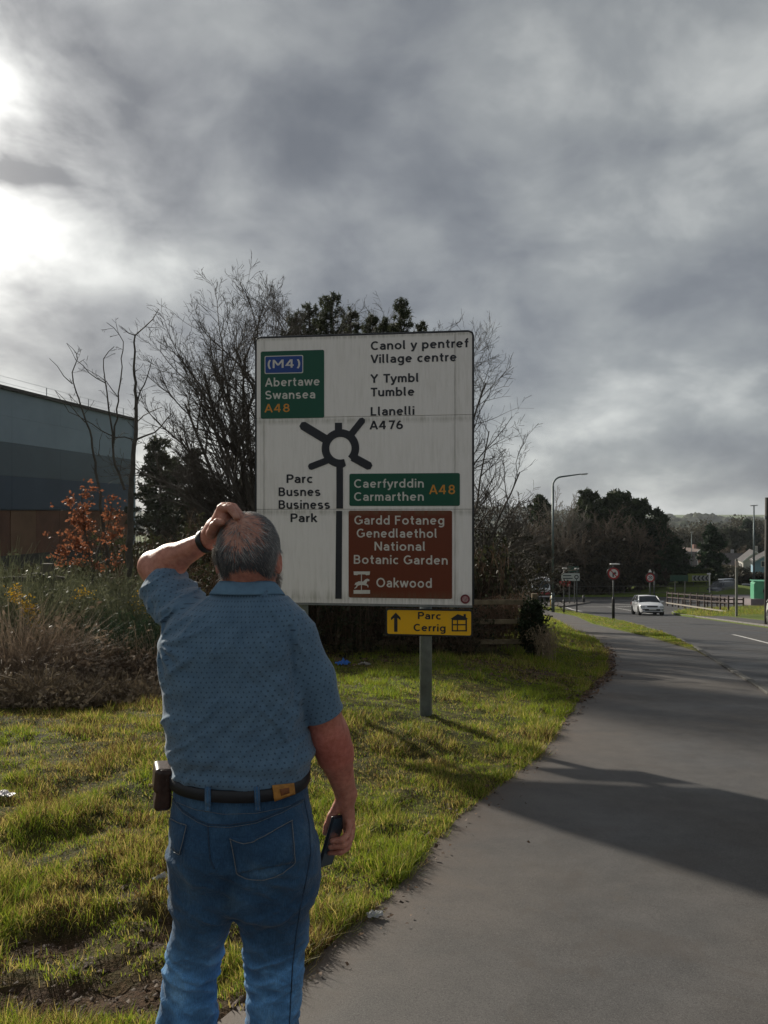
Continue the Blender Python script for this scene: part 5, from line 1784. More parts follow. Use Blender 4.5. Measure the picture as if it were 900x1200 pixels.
# crumbs of mud
n = 3800
xv = rng.uniform(-2.3, .1, n); yv = rng.uniform(2.2, 4.4, n)
ok = mud(xv, yv) > rng.uniform(.15, .9, n); xv, yv = xv[ok], yv[ok]; n = len(xv)
P0 = np.stack([xv, yv, gz(xv, yv) + .002], 1); s_ = rng.uniform(.003, .016, n)[:, None]
D = np.array([(1, 0, 0), (0, 1, 0), (-1, 0, 0), (0, -1, 0), (0, 0, .8)])
V = P0[:, None, :] + (D[None] + rng.normal(0, .25, (n, 5, 3))) * s_[:, None, :]
T = (np.arange(n)[:, None, None] * 5 + np.array([[0, 1, 4], [1, 2, 4], [2, 3, 4], [3, 0, 4]])[None]).reshape(-1, 3)
cr = mesh_np('mud_crumbs', V.reshape(-1, 3), T, mat('wet_soil', (.075, .046, .028), .8, .4, 30, .002, 200), smooth=True)
tag(cr, 'crumbs of churned brown mud in the torn grass', 'mud', kind='stuff')
# ================================================================ plants: tools
def tubes_np(branches, nside_fn):
    """branches: list of (pts (k,3), radii (k,)) -> V,[Q]"""
    Vs = []; Qs = []; off_ = 0
    byk = {}
    for p, r in branches:
        ns = nside_fn(r[0])
        byk.setdefault((len(p), ns), []).append((p, r))
    for (k_, ns), L in byk.items():
        P = np.array([a[0] for a in L]); R = np.array([a[1] for a in L])      # (m,k,3),(m,k)
        T = np.empty_like(P); T[:, 1:-1] = P[:, 2:] - P[:, :-2]; T[:, 0] = P[:, 1] - P[:, 0]; T[:, -1] = P[:, -1] - P[:, -2]
        T /= np.maximum(np.linalg.norm(T, axis=2, keepdims=True), 1e-9)
        ref = np.where(np.abs(T[:, :1, 2:3]) > .8, np.array([1., 0, 0]), np.array([0, 0, 1.])) if ns > 2 else rng.normal(0, 1, (len(L), 1, 3))
        U = np.cross(T, np.broadcast_to(ref, T.shape)); U /= np.maximum(np.linalg.norm(U, axis=2, keepdims=True), 1e-9)
        W_ = np.cross(T, U)
        a = np.arange(ns) * 2 * np.pi / ns
        V = P[:, :, None] + (U[:, :, None] * np.cos(a)[None, None, :, None] + W_[:, :, None] * np.sin(a)[None, None, :, None]) * R[:, :, None, None]
        m = len(L)
        ids = np.arange(m * k_ * ns).reshape(m, k_, ns)
        nx = np.roll(ids, -1, 2)
        if ns == 2: Q = np.stack([ids[:, :-1, 0], ids[:, :-1, 1], ids[:, 1:, 1], ids[:, 1:, 0]], -1).reshape(-1, 4)
        else: Q = np.stack([ids[:, :-1], nx[:, :-1], nx[:, 1:], ids[:, 1:]], -1).reshape(-1, 4)
        Vs.append(V.reshape(-1, 3)); Qs.append(Q + off_); off_ += m * k_ * ns
    return np.concatenate(Vs), np.concatenate(Qs)

def rot_about(v, ax, a):
    ax = ax / (np.linalg.norm(ax) + 1e-9)
    return v * math.cos(a) + np.cross(ax, v) * math.sin(a) + ax * ax.dot(v) * (1 - math.cos(a))

def grow_branch(R, p, d, L, r, lvl, spec, out):
    """spec[lvl] = (nseg, wander, tropism, nchild, ang, lenratio, start)"""
    nseg, wander, trop, nch, ang, lr, st = spec[lvl]
    pts = [p.copy()]; dd = d / np.linalg.norm(d)
    for i in range(nseg):
        dd = dd + R.normal(0, wander, 3) + np.array([0, 0, trop])
        dd /= np.linalg.norm(dd)
        pts.append(pts[-1] + dd * L / nseg)
    pts = np.array(pts)
    tt = np.linspace(0, 1, nseg + 1)
    rr_ = r * (1 - tt * .72) if lvl < len(spec) - 1 else r * (1 - tt * .6)
    out.append((lvl, pts, rr_))
    if lvl + 1 >= len(spec): return
    for c in range(nch):
        t = st + (1 - st) * (c + R.uniform(0, 1)) / nch
        f = t * nseg; i = min(int(f), nseg - 1); f -= i
        q = pts[i] * (1 - f) + pts[i + 1] * f
        dl = pts[i + 1] - pts[i]; dl /= np.linalg.norm(dl)
        o = np.cross(dl, R.normal(0, 1, 3)); o /= np.linalg.norm(o) + 1e-9
        nd = rot_about(dl, o, ang * R.uniform(.6, 1.3))
        rc = min(np.interp(t, tt, rr_) * .75, r * .6)
        grow_branch(R, q, nd, L * lr * R.uniform(.6, 1.2) * (1.15 - .5 * t), rc, lvl + 1, spec, out)

def limbs_obj(root, out, m_bark, split=1, off=(0, 0, 0), nm=('trunk', 'limbs', 'twigs'), levels=(0, 1, 99), ns=lambda r: 2 if r < .0085 else 3 if r < .02 else (5 if r < .05 else 9)):
    grp = {}
    for lvl, p, r in out:
        g_ = nm[0] if lvl <= levels[0] else (nm[1] if lvl <= levels[1] else nm[2])
        grp.setdefault(g_, []).append((p - np.asarray(off), r))
    for g_, L in grp.items():
        V, Q = tubes_np(L, ns)
        o = mesh_np(g_, V, Q, m_bark, root, smooth=True)

def leaf_cloud(R, centres, radii, n_each, size, colA, colB, flat=.5, stretch=1.8, down=0.0, light=None):
    """leaf-sized faces spread through clumps; returns V,Q,col"""
    centres = np.asarray(centres); radii = np.asarray(radii, float)
    if radii.ndim == 1: radii = np.stack([radii] * 3, 1) * np.array([1, 1, .7])
    m = len(centres); n = m * n_each
    ci = np.repeat(np.arange(m), n_each)
    d = R.normal(0, 1, (n, 3)); d /= np.linalg.norm(d, axis=1, keepdims=True)
    rr_ = R.uniform(0, 1, (n, 1)) ** .45
    P = centres[ci] + d * rr_ * radii[ci]
    P[:, 2] -= down * rr_[:, 0] * radii[ci, 0]
    u = R.normal(0, 1, (n, 3)); u += d * 1.0; u /= np.linalg.norm(u, axis=1, keepdims=True)
    v = np.cross(u, R.normal(0, 1, (n, 3))); v /= np.linalg.norm(v, axis=1, keepdims=True)
    s = size * R.uniform(.55, 1.35, (n, 1))
    u = u * s * stretch * .5; v = v * s * .5
    V = np.stack([P - u, P + v, P + u, P - v], 1).reshape(-1, 3)
    Q = np.arange(n)[:, None] * 4 + np.array([[0, 1, 2, 3]])
    cmix = np.clip(R.uniform(0, 1, m)[ci] * .6 + R.uniform(0, 1, n) * .4, 0, 1)[:, None]
    col = (np.array(colA) * (1 - cmix) + np.array(colB) * cmix)
    return V, Q, np.repeat(col, 4, 0)

m_bark = mat('grey_bark', (.070, .062, .050), .9, .35, 6, .004, 40)
m_bark_d = mat('dark_bark', (.085, .072, .058), .9, .35, 5, .004, 40)
m_leafc = mat('foliage', (1, 1, 1), .65, 0, 3, col2=(1, 1, 1), vcol=True, transl=.25, spec=.2)

# ================================================================ big bare trees behind the sign
def bare_tree(name, label, base_, H, seed, lean=(0, 0, 1), stems=3, spread=.5, dens=1.0, group='bare trees', m=m_bark_d, rad0=.13, spec=None, stemdirs=None, tw=1.0, aim=False):
    R = np.random.default_rng(seed)
    root = thing(name, label, 'tree', base_, 0, group)
    out = []
    spec = spec or [(9, .07, .035, int(9 * dens), rad(42), .52, .22), (7, .11, .03, int(8 * dens), rad(40), .50, .18), (5, .15, .03, int(7 * dens), rad(38), .50, .15), (4, .18, .02, int(4 * dens), rad(35), .55, .1), (3, .2, .0, 0, 0, 0, 0)]
    if stemdirs is None:
        stemdirs = []
        for i in range(stems):
            a = 2 * math.pi * i / stems + R.uniform(-.4, .4)
            stemdirs.append((math.cos(a) * spread, math.sin(a) * spread * .7, 1, R.uniform(.8, 1.0)))
    for sx, sy, sz, hh in stemdirs:
        d = np.array([sx + lean[0], sy + lean[1], sz * lean[2]]); d /= np.linalg.norm(d)
        if aim:
            # each stem ends where its own part of the crown tops out
            o1 = []; ht = sz
            grow_branch(R, np.array([0, 0, 0.]), np.array([sx * .9 / ht, sy / ht, 1.]), ht, rad0 * hh, 0, spec, o1)
            tz_ = np.percentile([p[-1, 2] for l, p, r in o1], 98.5); s1 = ht / tz_
            tx_ = np.mean([p[-1, 0] for l, p, r in o1 if p[-1, 2] > .75 * tz_]) * s1
            sh_ = (sx - tx_) / ht
            for l, p, r in o1:
                p = p * s1; p[:, 0] += sh_ * p[:, 2]; p[:, 2] -= .25
                out.append((l, p, r * s1 ** .5))
            continue
        grow_branch(R, np.array([sx * .15, sy * .15, -.25]), d, H * hh / max(d[2], .5) * .92, rad0 * hh, 0, spec, out)
    mz = H if aim else np.percentile(np.concatenate([p[-1:, 2] for l, p, r in out]), 98.8)
    sc_ = H / mz
    out = [(l, p * sc_, r * sc_ ** .5) for l, p, r in out]
    # keep twigs at least visible thickness
    out = [(l, p, np.maximum(r, .0045 * tw)) for l, p, r in out]
    limbs_obj(root, out, m)
    return root
def at(px, Y, dz=0.0):
    x = X(px, Y); return (x, Y, float(gz(x, Y)) + dz)

def aimed(label, px, Y, targets, seed, rad0, spec, group='bare trees', tw=1.0):
    b_ = at(px, Y)
    sd = [(X(a, Y) - b_[0], dy, Z(b, Y) - b_[2], 1.0) for a, b, dy in targets]
    return bare_tree('bare_tree', label, b_, 1, seed, stemdirs=sd, rad0=rad0, spec=spec, group=group, aim=True, tw=tw)
sp_big = [(9, .055, .03, 12, rad(34), .40, .28), (7, .10, .045, 9, rad(34), .50, .15), (5, .14, .05, 6, rad(34), .52, .12), (3, .17, .04, 3, rad(32), .6, .1), (2, .2, .0, 0, 0, 0, 0)]
aimed('large many stemmed bare tree spreading out left of the sign above the dark conifers', 335, 22,
      [(196, 400, .2), (205, 470, -.3), (232, 350, .5), (262, 326, 0), (278, 321, .3), (300, 317, .4), (322, 322, -.4), (352, 334, .3), (378, 350, -.2), (218, 540, .2), (255, 400, -.4)], 21, .105, sp_big)
aimed('bare twiggy tree whose branches show past the right edge of the sign', 520, 21,
      [(556, 400, 0), (576, 440, .3), (594, 495, -.2), (600, 560, .1)], 33, .06, [(9, .06, .02, 9, rad(38), .38, .35), (6, .11, .04, 7, rad(36), .50, .15), (4, .15, .05, 5, rad(36), .52, .12), (2, .18, .04, 0, 0, 0, 0)])
aimed('thin pale bare tree top showing above the sign between the pines', 452, 27, [(440, 350, 0), (420, 356, .3), (465, 362, -.3)], 35, .07, sp_big)
aimed('thin bare tree top showing above the right corner of the sign', 512, 27, [(505, 364, 0), (524, 362, .2), (515, 376, .2)], 36, .06, sp_big)

# pines behind the sign: dark bristly tops
def pine(name, label, base_, H, W_, seed, colA=(.020, .032, .012), colB=(.055, .075, .028), size=.16, nclump=60, each=46, group='pine trees', bare=.35, tag_cat='tree', tall_clump=1.0, shape=1.0, m=None, stretch=2.6, csz=.17):
    R = np.random.default_rng(seed)
    root = thing(name, label, tag_cat, base_, 0, group)
    out = []; cen = []; rd_ = []
    tp = np.array([[0, 0, -.3], [R.normal(0, .06) * W_, R.normal(0, .06) * W_, H * .35], [R.normal(0, .08) * W_, 0, H * .7], [R.normal(0, .05) * W_, 0, H * .99]])
    tq = np.linspace(0, 1, 10); tpz = np.stack([np.interp(tq, np.linspace(0, 1, 4), tp[:, i]) for i in range(3)], 1)
    out.append((0, tpz, np.interp(tq, [0, 1], [H * .018, H * .003])))
    for i in range(nclump):
        t = bare + (1 - bare) * (i + R.uniform(0, 1)) / nclump
        prof_ = (1 - (t - bare) / (1 - bare)) ** shape * .9 + .10
        q = np.array([np.interp(t, tq, tpz[:, k_]) for k_ in range(3)])
        a = R.uniform(0, 2 * math.pi); Lb = W_ * prof_ * R.uniform(.45, 1.1)
        e = q + np.array([math.cos(a) * Lb, math.sin(a) * Lb, Lb * R.uniform(.0, .55)])
        mid = (q + e) / 2 + np.array([0, 0, -.04 * Lb])
        out.append((1, np.array([q, mid, e]), np.array([.012, .008, .004]) * H / 6))
        for f in (1.0, .66, .4)[:3 if Lb > W_ * .45 else 2]:
            cen.append(q * (1 - f) + e * f + R.normal(0, .05 * W_, 3)); s_ = W_ * csz * R.uniform(.65, 1.25)
            rd_.append((s_, s_, s_ * .75 * tall_clump))
    cen.append(tpz[-1]); rd_.append((W_ * .07, W_ * .07, W_ * .22))
    cen.append(tpz[-1] - (0, 0, W_ * .25)); rd_.append((W_ * .12, W_ * .12, W_ * .22))
    limbs_obj(root, out, m_bark_d)
    V, Q, c = leaf_cloud(R, cen, np.array(rd_), each, size, colA, colB, stretch=stretch)
    mesh_np('foliage', V, Q, m_leafc, root, col=c)
    return root
for px, Y, tpy, W_, sd, lb in ((390, 25, 345, .95, 1, 'tallest dark pine peeping over the top edge of the sign'), (366, 26, 357, .9, 2, 'dark pine top left of the tallest one over the sign'), (412, 26, 364, .8, 7, 'low pine top just right of the tallest one over the sign'), (434, 27, 368, .8, 3, 'ragged low pine top above the middle of the sign'), (468, 25, 350, .75, 4, 'upright pine spire over the sign right of the pine group'), (450, 26, 372, .7, 8, 'small pine top tucked left of the upright spire'), (494, 28, 376, .55, 6, 'smallest pine tip at the sign top near its right corner'), (345, 27, 368, .8, 9, 'leftmost low pine top over the green patch of the sign')):
    zb_ = at(px, Y)
    pine('pine_tree', lb, zb_, Z(tpy, Y) - zb_[2], W_, sd, size=.030, nclump=95, each=24, bare=.66, tall_clump=2.6, shape=.45, stretch=5.5, csz=.085, group='pines behind the sign', colA=(.035, .045, .025), colB=(.10, .11, .06))

# dark conifers in the dip left of the big bare tree
for px, Y, top, W_, sd, lb in ((183, 44, 517, 2.6, 11, 'dark loose conifer just right of the warehouse corner'), (226, 42, 530, 2.3, 12, 'dark conical conifer behind the scratching hand'), (204, 50, 540, 3.0, 13, 'dark conifer set back between the two taller conifers'), (258, 46, 566, 2.6, 14, 'low dark conifer next to the left edge of the sign'), (290, 40, 560, 2.4, 15, 'dark conifer half hidden behind the left edge of the sign')):
    b_ = at(px, Y); pine('conifer_tree', lb, b_, Z(top, Y) - b_[2], W_, sd, size=.11, nclump=85, each=34, bare=.10, stretch=3.5, csz=.11, group='dark conifers behind the man', shape=1.0, colA=(.038, .045, .028), colB=(.11, .115, .075))

# slender bare tree and the russet leaved sapling on the left
def stem_tree(name, label, Y, stems, group=None, seed=3, m=m_bark, tw=(7, .42), twl=(.35, .9)):
    R = np.random.default_rng(seed)
    b_ = at(stems[0][0][0], Y)
    root = thing(name, label, 'tree', b_, 0, group)
    out = []
    for st, r0, r1 in stems_iter(stems):
        P = np.array([[X(a, Y + dy), Y + dy, Z(b2, Y + dy)] for a, b2, dy in st]) - np.array(b_)
        L = np.concatenate([[0], np.cumsum(np.linalg.norm(np.diff(P, axis=0), axis=1))])
        k_ = max(4, int(L[-1] / .16)); s = np.linspace(0, L[-1], k_)
        Q = np.stack([np.interp(s, L, P[:, i]) for i in range(3)], 1)
        Q[1:-1] += R.normal(0, .012, (k_ - 2, 3))
        rr_ = np.linspace(r0, r1, k_)
        rr_ = rr_ * 1.12
        out.append((0, Q, rr_))
        n_t = int(L[-1] * tw[0] * (1.3 if r0 < .03 else .8))
        for _ in range(n_t):
            t = R.uniform(.30, 1.0) if r0 > .03 else R.uniform(.1, 1)
            i = min(int(t * (k_ - 1)), k_ - 2)
            dl = Q[i + 1] - Q[i]; dl /= np.linalg.norm(dl)
            o = np.cross(dl, R.normal(0, 1, 3)); o /= np.linalg.norm(o)
            nd = rot_about(dl, o, rad(R.uniform(30, 65)))
            spec = [(5, .13, .06, 3, rad(40), .45, .2), (3, .16, .05, 0, 0, 0, 0)]
            o2 = []
            grow_branch(R, Q[i], nd, R.uniform(*twl) * tw[1], min(rr_[i] * .4, .010), 0, spec, o2)
            out += [(l + 1, p, np.maximum(r, .0042)) for l, p, r in o2]
    limbs_obj(root, out, m)
    return root, out
def stems_iter(st):
    for s_ in st: yield s_[:-2], s_[-2], s_[-1]
Yt = 16.0
ash, _ = stem_tree('bare_tree', 'slender grey bare tree with several thin stems in front of the warehouse corner', Yt, [
    [(150, 700, 0), (152, 640, 0), (155, 560, 0), (159, 500, 0), (160, 470, 0), (157.5, 430, 0), (158.5, 392, 0), .075, .014],
    [(158, 393, 0), (165, 387, 0), (175, 379, 0), (186, 362, 0), .016, .008],
    [(158, 393, 0), (150, 390, 0), (141, 382, 0), .012, .005],
    [(160, 515, 0), (176, 510, 0), (190, 498, 0), (203, 483, 0), .020, .007],
    [(160, 495, 0), (170, 487, 0), (180, 481, 0), (190, 477, 0), .014, .006],
    [(157, 480, 0), (163, 460, 0), (172, 445, 0), (178, 420, 0), .018, .006],
    [(146, 574, .1), (135, 545, .1), (133, 520, .1), (126, 470, .1), (122, 440, .1), (121, 425, .1), (127, 410, .1), (134, 406, .1), .028, .006],
    [(133, 520, .1), (137, 480, .1), (139, 455, .1), (142, 430, .1), (144, 400, .1), (137, 388, .1), (125, 378, .1), .020, .005],
    [(124, 449, .1), (110, 440, .1), (98, 430, .1), (85, 415, .1), (78, 402, .1), .012, .004],
    [(138, 465, .1), (128, 450, .1), (116, 440, .1), (97, 430, .1), .010, .004],
    [(156, 515, 0), (135, 512, 0), (115, 503, 0), (100, 492, 0), (80, 482, 0), (65, 458, 0), .013, .005],
], seed=5, tw=(2.2, .42))
ash2, _ = stem_tree('bare_tree', 'thin leaning bare stem rising left of the slender grey tree over the russet sapling', Yt - .8, [
    [(128, 700, 0), (124, 640, 0), (115, 565, 0), (110, 530, 0), (100, 492, 0), (93, 470, 0), (85, 450, 0), (86, 430, 0), (91, 420, 0), .040, .008],
    [(85, 450, 0), (75, 440, 0), (66, 430, 0), (58, 420, 0), .010, .004],
    [(91, 420, 0), (86, 410, 0), (78, 402, 0), .008, .004],
    [(100, 495, 0), (88, 480, 0), (74, 470, 0), (64, 457, 0), .010, .004],
    [(115, 535, 0), (117, 520, 0), (120, 507, 0), .008, .004],
], seed=8, tw=(2.2, .42))
R = np.random.default_rng(12)
sap, out_s = stem_tree('leafy_sapling', 'small sapling holding russet orange winter leaves before the warehouse', 14.6, [
    [(112, 705, 0), (108, 660, 0), (98, 620, 0), (96, 575, 0), .022, .006],
    [(110, 670, 0), (118, 640, 0), (128, 610, 0), (132, 585, 0), .016, .005],
    [(104, 650, 0), (88, 635, 0), (72, 626, 0), (62, 622, 0), .012, .004],
    [(100, 625, 0), (85, 600, 0), (70, 590, 0), .010, .004],
    [(118, 640, 0), (134, 632, 0), (142, 628, 0), .010, .004],
    [(110, 668, 0), (90, 655, 0), (68, 650, 0), .010, .004],
    [(112, 662, 0), (130, 654, 0), (143, 650, 0), .010, .004],
    [(106, 650, 0), (84, 645, 0), (66, 640, 0), .009, .004],
], seed=17, tw=(8, .42))
tips = np.concatenate([p[1:] for l, p, r in out_s if l >= 1])
tips = tips[(tips[:, 2] > Z(668, 14.6) - sap.location[2])]
sel = tips[R.choice(len(tips), min(250, len(tips)), replace=False)]
V, Q, c = leaf_cloud(R, sel, np.full(len(sel), .10), 6, .046, (.17, .060, .030), (.38, .150, .075), stretch=1.5)
mesh_np('russet_leaves', V, Q, mat('russet_leaf', (1, 1, 1), .6, 0, 3, col2=(1, 1, 1), vcol=True, transl=.5), sap, col=c)

# ================================================================ scrub on the left: gorse, broom, bracken, brambles
def spray(R, n, centre, rx, ry, h0, h1, lean, w, colA, colB, segs=3, droop=.2, clus=None):
    """upright whippy shoots made of crossed ribbons"""
    a = R.uniform(0, 2 * np.pi, n); rr_ = np.sqrt(R.uniform(0, 1, n))
    P = np.stack([centre[0] + np.cos(a) * rr_ * rx, centre[1] + np.sin(a) * rr_ * ry, np.zeros(n)], 1)
    P[:, 2] = gz(P[:, 0], P[:, 1])
    H = R.uniform(h0, h1, n) * (1 - .45 * rr_ ** 2)
    out_d = np.stack([np.cos(a) * rr_, np.sin(a) * rr_, np.zeros(n)], 1)
    d = out_d * lean + R.normal(0, lean * .6, (n, 3)); d[:, 2] = 1
    d /= np.linalg.norm(d, axis=1, keepdims=True)
    pts = [P]
    for s_ in range(segs):
        d = d + R.normal(0, .12, (n, 3)) + np.array([0, 0, -droop * s_ / segs]) + out_d * droop * .3
        d /= np.linalg.norm(d, axis=1, keepdims=True)
        pts.append(pts[-1] + d * (H / segs)[:, None])
    pts = np.stack(pts, 1)
    th = R.uniform(0, np.pi, n)
    S_ = np.stack([np.cos(th), np.sin(th), np.zeros(n)], 1)
    V = []
    for s_ in range(segs + 1):
        ww = w * (1 - .7 * s_ / segs) / 2
        V += [pts[:, s_] - S_ * ww, pts[:, s_] + S_ * ww]
    V = np.stack(V, 1); k_ = 2 * (segs + 1)
    Q = np.concatenate([np.arange(n)[:, None] * k_ + np.array([[2 * s_, 2 * s_ + 1, 2 * s_ + 3, 2 * s_ + 2]]) for s_ in range(segs)])
    t = R.uniform(0, 1, (n, 1))
    c = np.array(colA) * (1 - t) + np.array(colB) * t
    return V.reshape(-1, 3), Q, np.repeat(c, k_, 0), pts

def shrub(name, label, px, Y, rx, ry, h, seed, colA, colB, n=2200, leaf=None, flower=None, group=None, cat='shrub', lean=.35, w=.010, droop=.25, stiff=None):
    R = np.random.default_rng(seed)
    c0 = at(px, Y)
    root = thing(name, label, cat, c0, 0, group)
    V, Q, c, pts = spray(R, n, c0, rx, ry, h * .45, h, lean, w, colA, colB, droop=droop)
    mesh_np('stems', V, Q, m_leafc, root, off=c0, col=c)
    if leaf:
        ns, sz, cA, cB = leaf
        k_ = R.integers(1, 4, ns); i = R.integers(0, n, ns); t = R.uniform(0, 1, (ns, 1))
        q = pts[i, k_ - 1] * (1 - t) + pts[i, k_] * t
        V, Q, c = leaf_cloud(R, q, np.full(ns, .05), 3, sz, cA, cB, stretch=2.2)
        mesh_np('foliage', V, Q, m_leafc, root, off=c0, col=c)
    if flower:
        nf, sz, cen, rd_ = flower
        cc = np.array(cen)
        q = cc[R.integers(0, len(cc), nf)] + R.normal(0, 1, (nf, 3)) * rd_
        V, Q, c = leaf_cloud(R, q, np.full(nf, .018), 4, sz, (.50, .28, .01), (.70, .46, .03), stretch=1.1)
        mesh_np('flowers', V, Q, mat('yellow_petal', (1, 1, 1), .6, 0, 3, col2=(1, 1, 1), vcol=True, transl=.4), root, off=c0, col=c)
    return root
OL = (.095, .105, .058); OL2 = (.215, .215, .130); GG = (.055, .066, .034); BR = (.15, .108, .078); BR2 = (.32, .245, .175); ST = (.38, .30, .19)
def fl(Y, pts): return [WP(a, b, Y) for a, b in pts]
gl = (2800, .034, GG, OL2)
shrub('gorse_bush', 'green gorse bush with the biggest cluster of yellow flowers at the left', 28, 11.2, .95, .8, 1.75, 1, OL, OL2, 2000, gl, (260, .020, fl(10.9, [(27, 705), (34, 712), (38, 722), (44, 732), (20, 700), (32, 716), (16, 692)]), .055), 'gorse bushes')
shrub('gorse_bush', 'gorse bush with a few yellow flowers near the dark wooden rail', 100, 12.2, .95, .8, 1.65, 2, OL, OL2, 2000, gl, (60, .018, fl(11.8, [(97, 690), (99, 694), (107, 697), (90, 697)]), .05), 'gorse bushes')
shrub('gorse_bush', 'gorse bush with sparse yellow flecks behind the left arm of the man', 158, 12.0, .85, .7, 1.65, 3, OL, OL2, 2300, gl, (36, .018, fl(11.6, [(165, 708), (160, 703), (168, 712)]), .06), 'gorse bushes')
shrub('gorse_bush', 'tall pale green broom bush at the left edge under the warehouse', -8, 12.5, 1.1, .8, 2.15, 4, OL, (.16, .17, .09), 2600, gl, None, 'gorse bushes')
shrub('gorse_bush', 'grey green broom bush behind the russet sapling trunk', 72, 14.2, 1.2, .8, 1.95, 5, OL, (.16, .17, .10), 2600, gl, None, 'gorse bushes')
shrub('gorse_bush', 'grey green bush behind the slender bare tree trunks', 140, 14.8, 1.2, .9, 2.0, 6, GG, OL2, 2600, gl, None, 'gorse bushes')
shrub('gorse_bush', 'dark green broom tuft left of the blue shirt', 150, 10.6, .6, .5, 1.15, 16, (.016, .035, .018), (.045, .07, .035), 2000, (2600, .024, (.016, .035, .018), (.045, .07, .035)), None, 'gorse bushes', lean=.25)
for i, (px, Y, rx, ry, h, cA, cB, lb) in enumerate((
        (12, 9.6, .8, .55, 1.45, BR, BR2, 'reddish brown dead bracken clump at the left edge'),
        (62, 9.9, .75, .55, 1.25, BR, BR2, 'brown dead bracken clump in front of the flowering gorse'),
        (112, 9.9, .7, .5, .95, BR, (.16, .11, .06), 'brown dead bracken clump left of the dark broom tuft'),
        (176, 10.2, .6, .5, .95, BR, BR2, 'brown dead bracken beside the blue shirt'),
        (36, 8.75, .75, .35, .55, BR, ST, 'low straw coloured bracken spilling onto the grass at far left'),
        (120, 9.2, .8, .35, .45, BR, ST, 'low flattened bracken at the scrub edge left of the man'))):
    shrub('dead_bracken', lb, px, Y, rx, ry, h, 30 + i, cA, cB, 2400, (900, .030, BR, ST if i > 3 else BR2), None, 'dead bracken clumps', 'bracken', lean=.60, w=.009, droop=.7)
# pale fallen stalks lying through the scrub
for (a, b, Y0, lb) in (((228 / 4.5, 898 / 4.5 + 600), (362 / 4.5, 705 / 4.5 + 600), 8.9, 'pale dead stalk leaning up through the bracken'), ((450 / 4.5, 1010 / 4.5 + 600), (610 / 4.5, 880 / 4.5 + 600), 8.3, 'pale dead stalk lying at the grass edge by the bracken'), ((0, 792), (38, 806), 8.2, 'pale dead stalk low in the bracken at far left')):
    p0 = WP(a[0], a[1], Y0); p1 = WP(b[0], b[1], Y0 + .3)
    o_ = thing('dead_stalk', lb, 'stalk', tuple(p0))
    mb = MB(); mid = (p0 + p1) / 2 + (0, 0, .02)
    mb.tube([p0, mid, p1], [.010, .008, .004], 6)
    for k_ in range(9):
        q = p0 + (p1 - p0) * (.35 + .07 * k_); mb.tube([q, q + np.array([random.uniform(-.08, .12), random.uniform(-.1, .1), random.uniform(.02, .12)])], [.004, .002], 4)
    mb.build('stalk', mat('pale_stalk', (.22, .16, .10), .8, .3, 20), o_, off=tuple(p0))

# ================================================================ fence and bramble hedge behind the sign
m_wood = mat('weathered_fence_wood', (.16, .125, .075), .9, .4, 7, .003, 60)
fence = thing('wooden_fence', 'weathered three rail wooden fence behind the sign, smothered in brambles', 'fence', at(627, 16.2))
fo = at(627, 16.2)
fpts = []
fx1, fy1 = X(627, 16.2), 16.2
for k_ in range(8):
    xx2 = fx1 - 1.75 * k_; yy2 = 16.2 - .10 * k_ + (.0 if k_ == 0 else .0)
    fpts.append((xx2, yy2, float(gz(xx2, yy2))))
def lz(i, f):   # rail height above ground
    return fpts[i][2] + f
for i, (a, b, c) in enumerate(fpts):
    MB().box((a, b + .06, c + .62 if i else c + .60), (.12, .10, 1.46), rz=random.uniform(-.1, .1), rx=random.uniform(-.02, .02), bev=.008).build('post', m_wood, fence, off=fo)
for i in range(7):
    for hgt in (.33, .79, 1.27):
        a, b = Vector(fpts[i]), Vector(fpts[i + 1])
        z0, z1 = Z({.33: 740, .79: 733, 1.27: 704.5}[hgt], 16.2), 0
        zc = {0.33: Z(751, 16.2), .79: Z(728, 16.2), 1.27: Z(706, 16.2)}[hgt]
        mb = MB(); mid = (a + b) / 2
        mb.box((mid.x, mid.y, zc + random.uniform(-.012, .012)), ((b - a).length + .03, .04, .10), rz=math.atan2((a - b).y, (a - b).x), ry=random.uniform(-.008, .008), bev=.005)
        mb.build('rail', m_wood, fence, off=fo)
lf = thing('wooden_fence', 'dark old wooden rail and post standing in the scrub before the warehouse', 'fence', at(52, 12.9))
lo = at(52, 12.9)
zt_ = Z(671, 12.9)
MB().box((X(54, 12.9), 12.95, zt_ - .65), (.19, .12, 1.6), bev=.01).build('post', m_bark_d, lf, off=lo)
MB().box((X(52, 12.9), 12.8, Z(673, 12.9)), (.30, .16, .06), bev=.01).build('post_cap', m_bark_d, lf, off=lo)
MB().box((X(28, 12.9), 12.84, Z(678.5, 12.9)), (.50, .05, .085), ry=rad(1), bev=.008).build('rail', m_bark_d, lf, off=lo)
MB().box((X(66, 12.9), 12.84, Z(677, 12.9)), (.36, .05, .085), ry=rad(10), bev=.008).build('rail', m_bark_d, lf, off=lo)
MB().box((X(2, 12.9), 12.84, Z(679, 12.9)), (.34, .05, .085), bev=.008).build('rail', m_bark_d, lf, off=lo)

